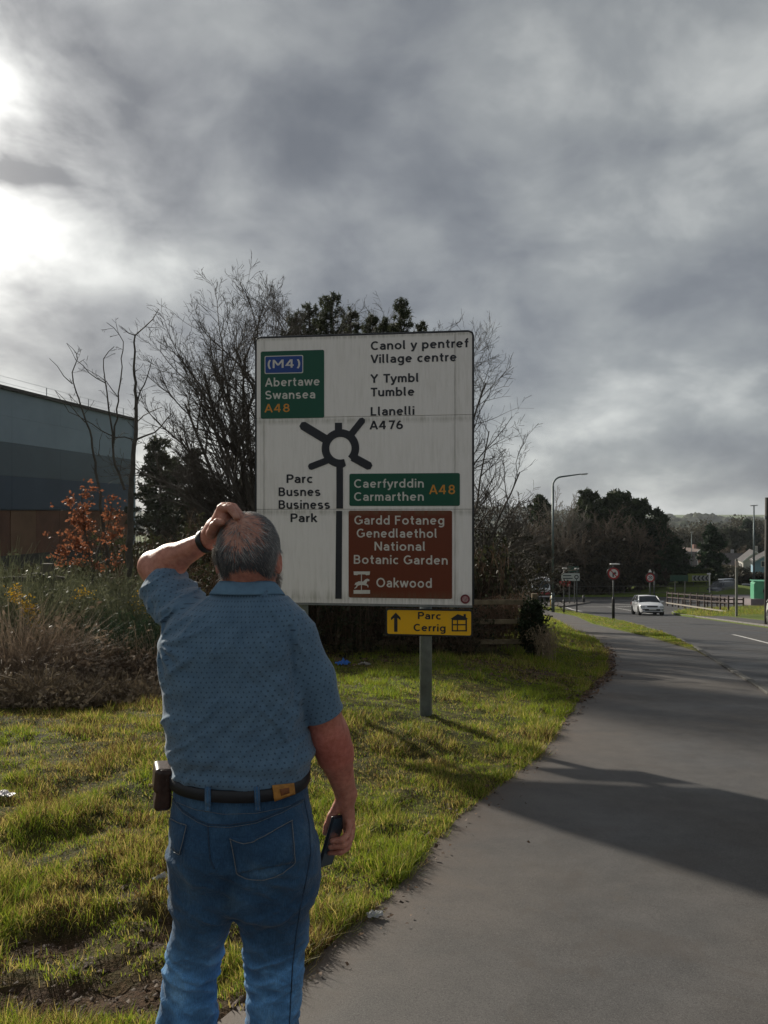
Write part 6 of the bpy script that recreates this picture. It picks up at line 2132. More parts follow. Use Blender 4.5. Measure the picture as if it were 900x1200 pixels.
def bramble(name, label, x0, x1, yc, dep, h, n, seed, cA=BR, cB=BR2, leaves=0, kindcol=(GG, OL), group=None, r=.0042, pieces=6, top_noise=.3, cat='brambles', leafsz=.05, clen=None):
    """arching canes, tangled"""
    R = np.random.default_rng(seed)
    c0 = ((x0 + x1) / 2, yc, float(gz((x0 + x1) / 2, yc)))
    o = thing(name, label, cat, c0, 0, group)
    br = []
    xs = R.uniform(x0, x1, n); ysv = yc + R.normal(0, dep / 2, n)
    zs = gz(xs, ysv)
    hn = h * (1 + top_noise * fbm(xs * 1.1, xs * 0, oct=3, seed=seed))
    A = R.uniform(0, 2 * np.pi, n); L = R.uniform(.2, 1.0, n) * (clen or min(h * .6, .9)); z0 = R.uniform(0, .75, n) ** 1.2 * hn
    pk_ = R.uniform(.1, .75, n) * (hn - z0)
    for i in range(n):
        t = np.linspace(0, 1, pieces)
        P = np.stack([xs[i] + np.cos(A[i]) * L[i] * t, ysv[i] + np.sin(A[i]) * L[i] * t * .6, zs[i] + z0[i] + pk_[i] * 4 * t * (1 - t * .85)], 1)
        P[:, 0] += np.cumsum(R.normal(0, .022, pieces)); P[:, 2] += np.cumsum(R.normal(0, .022, pieces))
        br.append((P - np.array(c0), np.linspace(r, r * .5, pieces) * R.uniform(.6, 1.5)))
    V, Q = tubes_np(br, lambda r_: 2)
    t = np.repeat(R.uniform(0, 1, n), pieces * 2)[:, None]
    col = np.array(cA) * (1 - t) + np.array(cB) * t
    mesh_np('canes', V, Q, m_leafc, o, smooth=True, col=col)
    if leaves:
        i = R.integers(0, n, leaves); k_ = R.integers(0, pieces, leaves)
        q = np.array([br[a][0][b] for a, b in zip(i, k_)])
        V, Q, c = leaf_cloud(R, q, np.full(leaves, .10), 4, leafsz, kindcol[0], kindcol[1], stretch=1.4)
        mesh_np('leaves', V, Q, m_leafc, o, col=c)
    return o
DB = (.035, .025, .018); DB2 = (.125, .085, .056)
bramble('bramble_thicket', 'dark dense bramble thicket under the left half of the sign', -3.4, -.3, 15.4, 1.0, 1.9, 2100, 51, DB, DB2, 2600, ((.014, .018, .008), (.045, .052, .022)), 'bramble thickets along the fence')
bramble('bramble_thicket', 'brown bramble tangle behind the grey sign post', -.6, 1.9, 16.1, .9, 1.30, 1700, 52, (.05, .034, .025), (.16, .105, .07), 1100, ((.014, .016, .008), (.045, .045, .022)), 'bramble thickets along the fence')
bramble('bramble_thicket', 'reddish brown bramble canes on the fence between the post and the ivy', 1.5, 3.0, 16.75, .5, 1.25, 1000, 53, (.10, .060, .040), (.24, .16, .11), 260, (DB, OL), 'bramble thickets along the fence')
bramble('ivy_clump', 'dark ivy mound over the end post of the fence', 3.0, 3.22, 16.1, .25, 1.5, 360, 54, DB, DB2, 1500, ((.010, .018, .008), (.030, .045, .018)), None, cat='ivy', clen=.22)
bramble('bramble_thicket', 'pale tangled canes at the fence end beside the path grass', 3.1, 3.5, 15.9, .4, .8, 320, 55, BR, ST, 60, (BR, ST), 'bramble thickets along the fence', clen=.35)
# deep undergrowth and ivy-clad bank behind the fence, closing the view under the sign
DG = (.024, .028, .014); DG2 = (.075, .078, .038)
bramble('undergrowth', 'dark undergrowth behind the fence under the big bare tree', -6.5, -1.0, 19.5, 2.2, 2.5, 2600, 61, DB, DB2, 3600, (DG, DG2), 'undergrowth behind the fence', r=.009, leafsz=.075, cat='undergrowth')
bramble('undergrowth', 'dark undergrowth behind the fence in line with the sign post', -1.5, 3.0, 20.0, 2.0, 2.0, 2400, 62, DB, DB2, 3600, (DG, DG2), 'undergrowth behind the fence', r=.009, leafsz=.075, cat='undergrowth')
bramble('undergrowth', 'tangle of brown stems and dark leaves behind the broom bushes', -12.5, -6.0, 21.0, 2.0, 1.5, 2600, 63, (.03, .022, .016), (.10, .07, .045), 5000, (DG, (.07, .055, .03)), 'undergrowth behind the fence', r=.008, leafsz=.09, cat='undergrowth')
# bare dark thicket right of the sign
def thicket(label, px, Y, H, seed, rad0=.06, leafy=0, m=m_bark_d, sp=.25, st=5):
    R_ = np.random.default_rng(seed)
    b_ = at(px, Y)
    dirs = [(R_.normal(0, sp), R_.normal(0, sp * .6), 1, R_.uniform(.6, 1.0)) for _ in range(st)]
    spec = [(7, .08, .02, 9, rad(40), .42, .12), (5, .14, .03, 6, rad(40), .48, .15), (4, .18, .02, 4, rad(40), .55, .15), (3, .2, 0, 0, 0, 0, 0)]
    o = bare_tree('bare_tree', label, b_, H, seed, stemdirs=dirs, rad0=rad0, spec=spec, group='bare trees right of the sign', tw=2.2 * Y / 26.)
    if leafy:
        cen = np.stack([R_.normal(0, H * .16, leafy), R_.normal(0, H * .1, leafy), R_.uniform(.05, .78, leafy) * H], 1)
        V, Q, c = leaf_cloud(R_, cen, np.full(leafy, H * .06), 40, .060 * Y / 26., (.012, .015, .008), (.05, .045, .022))
        mesh_np('ivy', V, Q, m_leafc, o, col=c)
    return o
for px, Y, top, sd, lb in ((570, 27, 578, 71, 'dark bare tree hugging the right edge of the sign'), (596, 29, 586, 72, 'dark ivy clad tree second to the right of the sign'), (618, 33, 596, 73, 'low dark tree just left of the tall lamp post'), (585, 24, 664, 74, 'short dark scrub tree behind the fence right of the sign'), (604, 70, 612, 75, 'dark scrub tree well behind the fence end left of the lamp post')):
    b_ = at(px, Y); thicket(lb, px, Y, Z(top, Y) - b_[2], sd, leafy=45 if px < 600 else 16, sp=.25 if px < 600 else .12)
# ================================================================ warehouse
def wall_pt(t): return np.array([-24.4 - .164 * t, 75 - .986 * t])
m_clad1 = mat('pale_blue_cladding', (.19, .245, .30), .55, .10, .25, .004, 3, metal=.2)
m_clad2 = mat('grey_blue_cladding', (.070, .095, .120), .55, .10, .25, .004, 3, metal=.2)
m_clad3 = mat('navy_cladding', (.030, .050, .085), .55, .12, .25, .004, 3, metal=.2)
m_brick = mat('brown_lower_panel', (.115, .050, .030), .85, .25, .5, .01, 10)
m_brick2 = mat('tan_lower_panel', (.15, .080, .045), .85, .2, .5, .01, 10)
m_dark = mat('dark_plinth', (.045, .040, .038), .9, .3, 1)
wh0 = wall_pt(0)
WANG = math.atan2(-.986, -.164)
wh = thing('warehouse', 'large blue grey industrial warehouse with banded cladding and a brown lower wall', 'warehouse', (wh0[0], wh0[1], 0), WANG)
# local x runs along the wall towards the viewer, y across it (+y = away from the road)
def wbox(name, x0, x1, z0, z1, m, proud=0.0, th=.25):
    mb = MB(); mb.box(((x0 + x1) / 2, -(-th / 2) - proud if False else (-th / 2 + .0 - 0) + 0, (z0 + z1) / 2), (x1 - x0, th, z1 - z0))
    mb.v = [(p[0], p[1] + (proud if False else 0) + (th / 2 if False else 0), p[2]) for p in mb.v]
    # outward side is +y after rotation check below
    mb.v = [(p[0], p[1] + proud, p[2]) for p in mb.v]
    return mb.build(name, m, wh)
LW_ = 62.0
bands = [(.18, 2.65, m_clad3), (2.65, 5.1, m_clad2), (5.1, 8.9, m_clad1)]
for (z0, z1, m_) in bands:
    rows_ = 1 if z1 - z0 < 3 else 2
    for r_i in range(rows_):
        za, zb2 = z0 + (z1 - z0) * r_i / rows_, z0 + (z1 - z0) * (r_i + 1) / rows_
        for x0 in np.arange(0, LW_, 6.2):
            wbox('cladding_panel', x0 + .006, x0 + 6.194, za + .006, zb2 - .006, m_, random.uniform(0, .012))
for i, x0 in enumerate(np.arange(0, LW_, 3.1)):
    wbox('wall_panel', x0 + .03, x0 + 3.07, -3.2, .12, m_brick2 if i % 4 == 1 else m_brick, -.12 + .01 * (i % 2))
wbox('plinth', 0, LW_, -9, -3.22, m_dark, -.06)
mb = MB(); mb.box((LW_ / 2, -28, 0), (LW_ - .6, 54, 17.4)); mb.v = [(p[0], p[1], p[2] - .05) for p in mb.v]; mb.build('building_core', m_clad2, wh)
mb = MB(); mb.box((LW_ / 2, -.1, 9.02), (LW_ + .6, .7, .26)); mb.build('eaves_gutter', m_dark, wh)
m_rail = mat('safety_rail_steel', (.30, .32, .33), .5, .1, 3, metal=.5)
for x0 in np.arange(1, LW_, 6.2):
    mb = MB(); mb.tube([(x0, -.6, 9.1), (x0, -.6, 10.0)], .035, 5); mb.build('rail_post', m_rail, wh)
for hz in (9.55, 10.0):
    mb = MB(); mb.tube([(0, -.6, hz), (LW_, -.6, hz)], .013, 4); mb.build('roof_rail', m_rail, wh)
mb = MB(); mb.box((.08, -.1, 2.9), (.30, .42, 12.2)); mb.build('corner_trim', m_clad1, wh)

# ================================================================ street lighting
m_col = mat('lamp_column_grey', (.085, .11, .115), .5, .15, 3, metal=.5)
def lamp(label, px, Y, h, arm, base_h=1.6, group='street lamps', headw=.55, r=.09, armdir=1, curved=True, rz=0.0, dz=0.0):
    b_ = at(px, Y, dz); root = thing('street_lamp', label, 'street lamp', b_, rz, group)
    mb = MB(); mb.tube([(0, 0, -.3), (0, 0, base_h)], r * 1.5, 12); mb.build('column_base', m_col, root, smooth=True)
    if arm > 0:
        pts = [(0, 0, base_h - .02), (0, 0, h - .9)]
        for a in np.linspace(0, 84, 8): pts.append((armdir * .75 * (1 - math.cos(rad(a))), 0, h - .9 + .75 * math.sin(rad(a))))
        pts.append((armdir * arm, 0, h + .06))
        mb = MB(); mb.tube(pts, [r] * 2 + [r * .75] * 8 + [r * .5], 10); mb.build('column', m_col, root, smooth=True)
        hx = armdir * (arm + headw / 2)
    else:
        mb = MB(); mb.tube([(0, 0, base_h - .02), (0, 0, h)], [r, r * .6], 10); mb.build('column', m_col, root, smooth=True)
        hx = 0
    mb = MB(); mb.box((hx, 0, h + .07), (headw, .22, .10), ry=-armdir * rad(4), bev=.03); hd = mb.build('lantern', mat('lantern_grey', (.25, .26, .27), .5, .1, 3), root)
    mb = MB(); mb.box((hx, 0, h + .012), (headw * .7, .16, .02), ry=-armdir * rad(4)); mb.build('lens', mat('lantern_lens', (.4, .4, .38), .2, .05, 3), hd)
    return root
b_ = at(648, 62)
lamp('tall grey street lamp with a long arm beside the footpath right of the big sign', 648, 62, Z(556.5, 62) - b_[2], 2.25)
b_ = at(883.5, 95); lamp('straight slim street lamp rising behind the green cabinet', 883.5, 95, Z(593, 95) - b_[2], 0, r=.13, headw=.9)
b_ = at(810.5, 150); lamp('thin distant street lamp in front of the brick gabled house', 810.5, 150, Z(624, 150) - b_[2], 0, r=.10)
tp_ = at(899.5, 38); tpo = thing('telegraph_pole', 'dark wooden telegraph pole at the right edge of the picture', 'pole', tp_)
mb = MB(); mb.tube([(0, 0, -.3), (0, 0, 2.5), (0, 0, Z(583, 38) - tp_[2])], [.15, .145, .12], 12); mb.build('pole', mat('creosoted_timber', (.030, .026, .022), .8, .3, 5, .003, 50), tpo, smooth=True)
mb = MB(); mb.box((-.13, -.02, Z(606, 38) - tp_[2]), (.10, .08, .14)); mb.build('pole_bracket', m_rail, tpo)

# ================================================================ traffic signs
m_red = mat('sign_red', (.35, .012, .015), .45, .1, 8)
m_wh = mat('sign_white', (.62, .60, .60), .5, .1, 8)
m_grey = mat('sign_back_grey', (.12, .13, .125), .6, .15, 5)
m_postg = mat('post_grey', (.085, .09, .09), .6, .2, 6, metal=.3)
m_postb = mat('post_black', (.018, .018, .02), .6, .2, 6)
def Q(px, py, Y, b_): return (X(px, Y) - b_[0], 0, Z(py, Y) - b_[2])
# no right turn
b_ = at(719, 45); s1 = thing('traffic_sign', 'round red bordered no right turn sign on a post by the near kerb', 'traffic sign', b_, 0)
mb = MB(); mb.tube([(0, .04, -.3), (0, .04, 3.1)], .040, 10); mb.build('post', m_postg, s1, smooth=True)
mb = MB(); mb.tube([(0, .04, -.3), (0, .04, 1.15), (0, .04, 1.3)], [.085, .085, .045], 10); mb.build('post_base', m_postb, s1, smooth=True)
zc = Q(719, 672, 45, b_)[2]
mb = MB(); mb.disc((0, zc), .40, -.012, .012, 32); mb.build('sign_plate', m_edge, s1)
mb = MB(); mb.ring((0, zc), .255, .345, -.020, -.014, 36); mb.build('red_border', m_red, s1)
mb = MB(); mb.disc((0, zc), .255, -.018, -.013, 32); mb.build('white_face', m_wh, s1)
mb = MB(); mb.prism([(-.07, zc - .20), (-.07, zc + .06), (.06, zc + .06), (.06, zc + .12), (.17, zc + .02), (.06, zc - .08), (.06, zc - .02), (.01, zc - .02), (.01, zc - .20)][::-1], -.024, -.019); mb.build('arrow', m_black, s1)
mb = MB(); mb.box((0, -.026, zc), (.06, .006, .52), ry=rad(-45)); mb.build('slash', m_red, s1)
mb = MB(); mb.box((.06, -.05, Q(719, 661, 45, b_)[2]), (.55, .24, .06), bev=.02); mb.build('sign_light', m_wh, s1)
mb = MB(); mb.tube([(0, .04, 3.05), (0, .02, Q(719, 661.5, 45, b_)[2])], .02, 6); mb.build('light_bracket', m_postg, s1)
# speed roundel
b_ = at(762, 88, .25); s2 = thing('traffic_sign', 'distant round red bordered speed limit sign before the roundabout mound', 'traffic sign', b_, 0)
zc = Q(762, 677, 88, b_)[2]
mb = MB(); mb.tube([(0, .05, -.3), (0, .05, zc + .5)], .075, 8); mb.build('post', m_postg, s2, smooth=True)
mb = MB(); mb.disc((0, zc), .56, -.012, .012, 28); mb.build('sign_plate', m_edge, s2)
mb = MB(); mb.ring((0, zc), .36, .52, -.022, -.014, 32); mb.build('red_border', m_red, s2)
mb = MB(); mb.disc((0, zc), .36, -.018, -.013, 28); mb.build('white_face', m_wh, s2)
glyph_line('20', -.24, zc - .17, .24, .36, m_black, s2, -.022)
mb = MB(); mb.prism([(-.20, zc + .62), (0, zc + .95), (.20, zc + .62)][::-1], -.02, .02); mb.build('warning_triangle', m_wh, s2)
b_ = at(767, 92, .25); s3 = thing('sign_post', 'grey post carrying the back of a small dark sign beside the speed limit roundel', 'post', b_, 0)
zc = Q(767, 675, 92, b_)[2]
mb = MB(); mb.tube([(0, .05, -.3), (0, .05, zc + .5)], .07, 8); mb.build('post', m_postg, s3, smooth=True)
mb = MB(); mb.box((.05, 0, zc), (.62, .03, .62), bev=.01); mb.build('sign_back', m_postb, s3)
# white roundabout direction board + red board
b_ = at(668, 60); s4 = thing('direction_sign', 'small white roundabout direction board with a red board below, beside the lamp post', 'road sign', b_, 0)
for px in (661, 676.2):
    q = Q(px, 700, 60, b_)
    mb = MB(); mb.tube([(q[0], .05, -.3), (q[0], .05, Q(px, 667, 60, b_)[2])], .045, 8); mb.build('post', m_postg, s4, smooth=True)
    mb = MB(); mb.tube([(q[0], .05, -.3), (q[0], .05, 1.0)], .075 if px < 670 else .055, 8); mb.build('post_base', m_postb, s4, smooth=True)
def brd(nm, x0, y0, x1, y1, Y, b_, m, root, dy=0, th=.03):
    a, c_ = Q(x0, y0, Y, b_), Q(x1, y1, Y, b_)
    mb = MB(); mb.box(((a[0] + c_[0]) / 2, dy, (a[2] + c_[2]) / 2), (abs(c_[0] - a[0]), th, abs(a[2] - c_[2])), bev=.004); return mb.build(nm, m, root)
brd('sign_plate', 658, 671.8, 679.3, 680.6, 60, b_, mat('sign_offwhite', (.40, .42, .42), .5, .1, 5), s4)
brd('red_board', 656, 681, 668.3, 687, 60, b_, m_red, s4)
for yy_, x1 in ((674.0, 669.5), (677.2, 671)):
    brd('text_line', 659.6, yy_, x1, yy_ + 1.1, 60, b_, m_black, s4, -.02, .006)
q = Q(675.5, 676.2, 60, b_); mb = MB(); mb.ring((q[0], q[2]), .10, .17, -.024, -.016, 24); mb.build('roundabout_ring', m_black, s4)
brd('diagram_stem', 675.0, 678.5, 676.0, 680.3, 60, b_, m_black, s4, -.022, .006)
brd('light_hood', 659, 665.2, 664, 666.6, 60, b_, m_wh, s4, -.05, .15); brd('light_hood', 673.5, 665.6, 678, 667.0, 60, b_, m_wh, s4, -.05, .15)
# green backs / boards
b_ = at(671, 84, .0); s5 = thing('direction_sign', 'dark green direction sign behind the small white roundabout board', 'road sign', b_, 0)
m_gb = mat('dark_green_sign', (.010, .050, .035), .6, .2, 5)
for px in (667.5, 673.5):
    q = Q(px, 700, 84, b_); mb = MB(); mb.tube([(q[0], .06, -.3), (q[0], .06, Q(px, 664, 84, b_)[2])], .06, 8); mb.build('post', m_postg, s5)
brd('sign_plate', 665.5, 663.5, 678, 670.5, 84, b_, m_gb, s5)
b_ = at(796, 80, .0); s6 = thing('direction_sign', 'wide green direction sign on two thin posts over the grass triangle', 'road sign', b_, 0)
for px in (791.5, 803.0):
    q = Q(px, 700, 80, b_); mb = MB(); mb.tube([(q[0], .06, -.4), (q[0], .06, Q(px, 674, 80, b_)[2])], .05, 8); mb.build('post', m_postg, s6)
brd('sign_plate', 785.5, 674.2, 806.5, 681, 80, b_, m_gb, s6)
# chevron board on the roundabout
b_ = at(821, 110); s7 = thing('chevron_board', 'black and white chevron board with a yellow surround on the roundabout island', 'chevron sign', b_, 0)
brd('yellow_surround', 806, 672.2, 832.5, 682, 110, b_, mat('chevron_yellow', (.16, .19, .03), .6, .15, 4), s7, .02)
brd('chevron_face', 811, 674.4, 830.5, 680.6, 110, b_, mat('dirty_chevron_white', (.28, .28, .27), .6, .2, 4), s7, -.01)
for i in range(4):
    xc = 813.6 + i * 4.7
    pts = [Q(xc - 1.5, 677.5, 110, b_), Q(xc + .6, 674.6, 110, b_), Q(xc + 2.4, 674.6, 110, b_), Q(xc + .4, 677.5, 110, b_), Q(xc + 2.4, 680.4, 110, b_), Q(xc + .6, 680.4, 110, b_)]
    mb = MB(); mb.prism([(p[0], p[2]) for p in pts], -.05, -.03); mb.build('chevron', m_black, s7)
for px in (813, 828):
    q = Q(px, 690, 110, b_); mb = MB(); mb.tube([(q[0], .1, -.5), (q[0], .1, Q(px, 674, 110, b_)[2])], .06, 6); mb.build('post', m_postg, s7)
b_ = at(831.5, 104, .1); wp_ = thing('marker_post', 'thin white marker post right of the chevron board', 'post', b_, 0)
mb = MB(); mb.tube([(0, 0, -.3), (0, 0, Z(671.5, 104) - b_[2])], .09, 8); mb.build('post', m_wh, wp_)
mb = MB(); mb.box((-.1, -.02, Z(672.5, 104) - b_[2]), (.5, .08, .18)); mb.build('post_head', m_wh, wp_)
# grey sign seen from the side
b_ = at(863, 50.5, 0); s8 = thing('sign_post', 'lone grey square post with a small weathered plate at the far pavement edge', 'post', b_, 0)
mb = MB(); mb.box((0, 0, (Z(656, 50.5) - b_[2]) / 2), (.13, .13, Z(656, 50.5) - b_[2] + .1), bev=.01); mb.build('post', mat('post_concrete_grey', (.14, .14, .13), .8, .2, 4), s8)
mb = MB(); mb.box((-.02, -.09, Z(661, 50.5) - b_[2]), (.20, .03, .42)); mb.build('plate', mat('faded_plate', (.35, .28, .26), .7, .2, 4), s8)
# bollards
for px, Y, lb, m_ in ((684, 86, 'black bollard at the tip of the splitter island', m_postb), (646.5, 76, 'yellow marker bollard left of the lamp post', mat('bollard_yellow', (.45, .26, .02), .6, .15, 5))):
    b_ = at(px, Y, .1); bo = thing('bollard', lb, 'bollard', b_, 0)
    mb = MB(); mb.tube([(0, 0, -.2), (0, 0, .75), (0, 0, .95)], [.16, .15, .10], 10); mb.build('bollard_body', m_, bo, smooth=True)
    mb = MB(); mb.tube([(0, 0, .62), (0, 0, .74)], .165, 10); mb.build('band', m_wh if m_ is not m_postb else m_grey, bo)
# splitter island
isl = [(X(640, 73), 73), (X(664, 79), 79), (X(682, 84), 84), (X(692, 87), 87), (X(690, 89.5), 89.5), (X(668, 89), 89), (X(636, 84), 84)]
mb = MB(); n_ = len(isl)
mb.add([(p[0], p[1], float(base(p[1])) + .0 + .02) for p in isl] + [(p[0], p[1], float(base(p[1])) - .2) for p in isl], [tuple(range(n_))] + [(i, i + n_, (i + 1) % n_ + n_, (i + 1) % n_) for i in range(n_)])
tag(mb.build('traffic_island', pavem), kind='structure')

# ================================================================ railings
m_rust = mat('railing_steel', (.085, .075, .065), .6, .25, 3, metal=.3)
gr = thing('guard_railing', 'long low steel railing running across behind the roundabout road', 'railing', (30, 103.8, float(base(103.8))))
gx0, gx1 = X(610, 103.8), X(835, 103.8)
for py in (686.8, 694.5):
    mb = MB(); mb.tube([(gx0 - 30, 0, Z(py + .3, 103.8) - float(base(103.8))), (gx1 - 30, 0, Z(py, 103.8) - float(base(103.8)))], .045, 5); mb.build('rail', m_rust, gr)
for x_ in np.arange(gx0, gx1, 2.0):
    mb = MB(); mb.tube([(x_ - 30, 0, -.2), (x_ - 30, 0, Z(686.5, 103.8) - float(base(103.8)))], .035, 5); mb.build('post', m_rust, gr)
# low dark timber fence on the grass triangle
m_tim = mat('dark_stained_timber', (.040, .022, .018), .7, .3, 6)
pf = [(782, 74, 706), (788, 72.5, 707), (795, 71, 708), (802.5, 69.5, 709), (809.5, 68, 710.5), (817, 66.5, 712), (825.5, 64.5, 713), (834, 62.5, 714), (844, 60.5, 715), (853.5, 58.5, 716)]
lf2 = thing('timber_fence', 'low dark two rail timber fence around the grass triangle', 'fence', at(782, 74))
o0 = at(782, 74)
prev = None
tops = np.interp([p[0] for p in pf], [782, 853], [693.5, 698.5]); bots = np.interp([p[0] for p in pf], [782, 853], [707, 717])
for (px, Y, _), t_, b2 in zip(pf, tops, bots):
    p = (X(px, Y), Y, Z(t_, Y)); pb = Z(b2, Y)
    MB().box((p[0], p[1], (p[2] + pb) / 2 - .1), (.11, .11, p[2] - pb + .3), bev=.01).build('post', m_tim, lf2, off=o0)
    if prev is not None:
        for dz_ in (.12, .52):
            a = Vector((prev[0], prev[1] - .06, prev[2] - dz_)); c_ = Vector((p[0], p[1] - .06, p[2] - dz_))
            d = c_ - a
            MB().box(tuple((a + c_) / 2), (d.length - .02, .05, .09), rz=math.atan2(d.y, d.x), ry=-math.atan2(d.z, math.hypot(d.x, d.y))).build('rail', m_tim, lf2, off=o0)
    prev = p
for k_, (px, Y) in enumerate(((800, 79), (809, 79), (819, 79), (829, 78.5), (840, 78), (849, 77.5), (860, 77), (871, 76.5))):
    b_ = (X(px, Y), Y, float(gz(X(px, Y), Y)))
    if k_ == 0:
        lf3 = thing('timber_fence', 'back run of dark timber fence behind the grass triangle', 'fence', b_); o0 = b_; prev = None
    p = (b_[0], Y, b_[2] + 1.05)
    MB().box((p[0], p[1], p[2] - .55), (.14, .14, 1.3), bev=.01).build('post', m_tim, lf3, off=o0)
    if prev is not None:
        a = Vector(prev); c_ = Vector(p); d = c_ - a
        for dz_ in (.1, .5):
            MB().box(tuple((a + c_) / 2 - Vector((0, .06, dz_))), (d.length - .02, .05, .12), rz=math.atan2(d.y, d.x), ry=-math.atan2(d.z, math.hypot(d.x, d.y))).build('rail', m_tim, lf3, off=o0)
    prev = p
# pale kerb line below the fence
mb = MB(); a = Vector((X(781, 73), 73, Z(706.3, 73))); c_ = Vector((X(852, 57.8), 57.8, Z(716.6, 57.8))); d = c_ - a
ke = thing('edging_kerb', 'pale edging strip along the foot of the low timber fence', 'kerb', tuple(a))
mb.box(tuple((a + c_) / 2), (d.length, .12, .10), rz=math.atan2(d.y, d.x), ry=-math.atan2(d.z, math.hypot(d.x, d.y))); mb.build('edging', mat('pale_edging', (.28, .25, .21), .8, .15, 4), ke, off=tuple(a))

# ================================================================ green cabinet
b_ = at(893, 84, .1)
gc_ = thing('green_cabinet', 'mint green steel cabinet with a sloping lid at the right edge', 'cabinet', b_, rad(-14))
m_mint = mat('mint_green_paint', (.085, .33, .19), .45, .12, 1.5, .001, 8)
hc = Z(681, 84) - b_[2]
mb = MB(); mb.prism([(-1.0, 0), (-1.0, hc - .25), (-.75, hc), (1.0, hc), (1.0, 0)][::-1], -.9, .9); mb.build('cabinet_body', m_mint, gc_, bevel=.03)
mb = MB(); mb.box((-.0, 0, hc + .03), (2.1, 1.95, .08), bev=.02); mb.build('lid', m_mint, gc_)
mb = MB(); mb.box((.15, -.93, hc * .62), (.5, .05, .35), bev=.01); mb.build('slot', m_postb, gc_)
mb = MB(); mb.box((0, -.91, hc * .4), (.03, .03, hc * .75)); mb.build('door_joint', m_postb, gc_)
mb = MB(); mb.box((0, 0, -.2), (2.0, 1.8, .4)); mb.build('plinth', m_grey, gc_)

# ================================================================ vehicles
m_tyre = mat('tyre_rubber', (.012, .012, .012), .85, .2, 10)
m_rim = mat('alloy_rim', (.35, .35, .36), .35, .1, 10, metal=.8)
m_glass = mat('car_glass', (.015, .020, .026), .12, .1, 3, spec=.45)
m_lamp = mat('headlamp_glass', (.55, .56, .58), .12, .1, 20, spec=.8)
m_tail = mat('tail_lamp_red', (.35, .01, .01), .2, .1, 10)
m_plate = mat('number_plate', (.50, .50, .48), .5, .05, 10)
m_trim = mat('black_trim', (.012, .012, .014), .4, .2, 10)
def car(name, label, cat, loc, rz, paint, L=4.2, Wc=1.8, H=1.46, style='hatch', group=None):
    root = thing(name, label, cat, loc, rz, group)
    h = L / 2
    if style == 'van':
        top_ = [(-h, .55), (-h + .08, .95), (-h + .9, 1.12), (-h + 1.0, 1.18), (h - .05, 1.25), (h, .6)]
        roof = [(-h + .95, 1.16), (-h + 1.75, H - .04), (-h + 2.2, H), (h - .12, H), (h - .02, 1.2)]
    elif style == 'saloon':
        top_ = [(-h, .50), (-h + .06, .72), (-h + .95, .92), (-h + 1.15, .96), (h - .9, 1.0), (h - .05, .95), (h, .55)]
        roof = [(-h + 1.1, .95), (-h + 1.95, H - .05), (-h + 2.4, H), (h - 1.5, H - .02), (h - .75, .99)]
    else:
        top_ = [(-h, .50), (-h + .05, .72), (-h + .80, .92), (-h + 1.0, .97), (h - .25, 1.02), (h - .04, .95), (h, .55)]
        roof = [(-h + .95, .96), (-h + 1.75, H - .05), (-h + 2.2, H), (h - .65, H - .03), (h - .22, 1.02)]
    ysn = np.linspace(-h, h, 29)
    ty = np.array(top_)
    V = []; F = []
    for y_ in ysn:
        zt_ = np.interp(y_, ty[:, 0], ty[:, 1])
        e = max(abs(y_) - (h - .55), 0) / .55
        w = Wc / 2 * (1 - .17 * e ** 2.2)
        zb_ = .20 + .10 * e ** 2
        for s_ in (1,):
            prof_ = [(w * .92, zb_), (w * .985, zb_ + .12), (w, .50), (w * .985, min(zt_ - .12, .78)), (w * .95, zt_ - .05), (w * .84, zt_), (0, zt_ + .025)]
        full = prof_ + [(-a, b) for a, b in prof_[-2::-1]]
        V += [(a, y_, b) for a, b in full]
    m_ = len(full)
    for i in range(len(ysn) - 1):
        for j in range(m_ - 1):
            F.append((i * m_ + j, i * m_ + j + 1, (i + 1) * m_ + j + 1, (i + 1) * m_ + j))
        F.append((i * m_ + m_ - 1, i * m_, (i + 1) * m_, (i + 1) * m_ + m_ - 1))
    F.append(tuple(range(m_))[::-1]); F.append(tuple((len(ysn) - 1) * m_ + j for j in range(m_)))
    mb = MB(); mb.add(V, F); body = mb.build('body', paint, root, smooth=True)
    sd = body.modifiers.new('es', 'EDGE_SPLIT'); sd.split_angle = rad(38)
    # cabin : glass volume with painted roof and pillars
    ra = np.array(roof)
    def cab(y_, zf, w0=.86, w1=.70):
        zr = np.interp(y_, ra[:, 0], ra[:, 1]); zb_ = np.interp(y_, ty[:, 0], ty[:, 1]) - .02
        return zb_, zr
    yc = np.linspace(ra[0, 0], ra[-1, 0], 21); V = []; F = []
    for y_ in yc:
        zb_, zr = cab(y_, 1); t = (zr - zb_) / max(H - 1.0, .1)
        wb, wr = Wc / 2 * .90, Wc / 2 * (.90 - .20 * min(t, 1))
        V += [(wb, y_, zb_), (wr, y_, zr - .03), (wr * .9, y_, zr), (-wr * .9, y_, zr), (-wr, y_, zr - .03), (-wb, y_, zb_)]
    for i in range(20):
        for j in range(5): F.append((i * 6 + j, i * 6 + j + 1, (i + 1) * 6 + j + 1, (i + 1) * 6 + j))
    mb = MB(); mb.add(V, F); mb.build('windows', m_glass if style != 'van' else m_glass, root, smooth=True)
    # roof skin
    y0r, y1r = ra[1, 0] - .05, ra[3, 0] + .08
    yc = np.linspace(y0r, y1r, 12); V = []; F = []
    for y_ in yc:
        zb_, zr = cab(y_, 1); wr = Wc / 2 * .715
        V += [(wr, y_, zr - .06), (wr * .93, y_, zr + .008), (0, y_, zr + .03), (-wr * .93, y_, zr + .008), (-wr, y_, zr - .06)]
    for i in range(11):
        for j in range(4): F.append((i * 5 + j, i * 5 + j + 1, (i + 1) * 5 + j + 1, (i + 1) * 5 + j))
    mb = MB(); mb.add(V, F); mb.build('roof', paint, root, smooth=True)
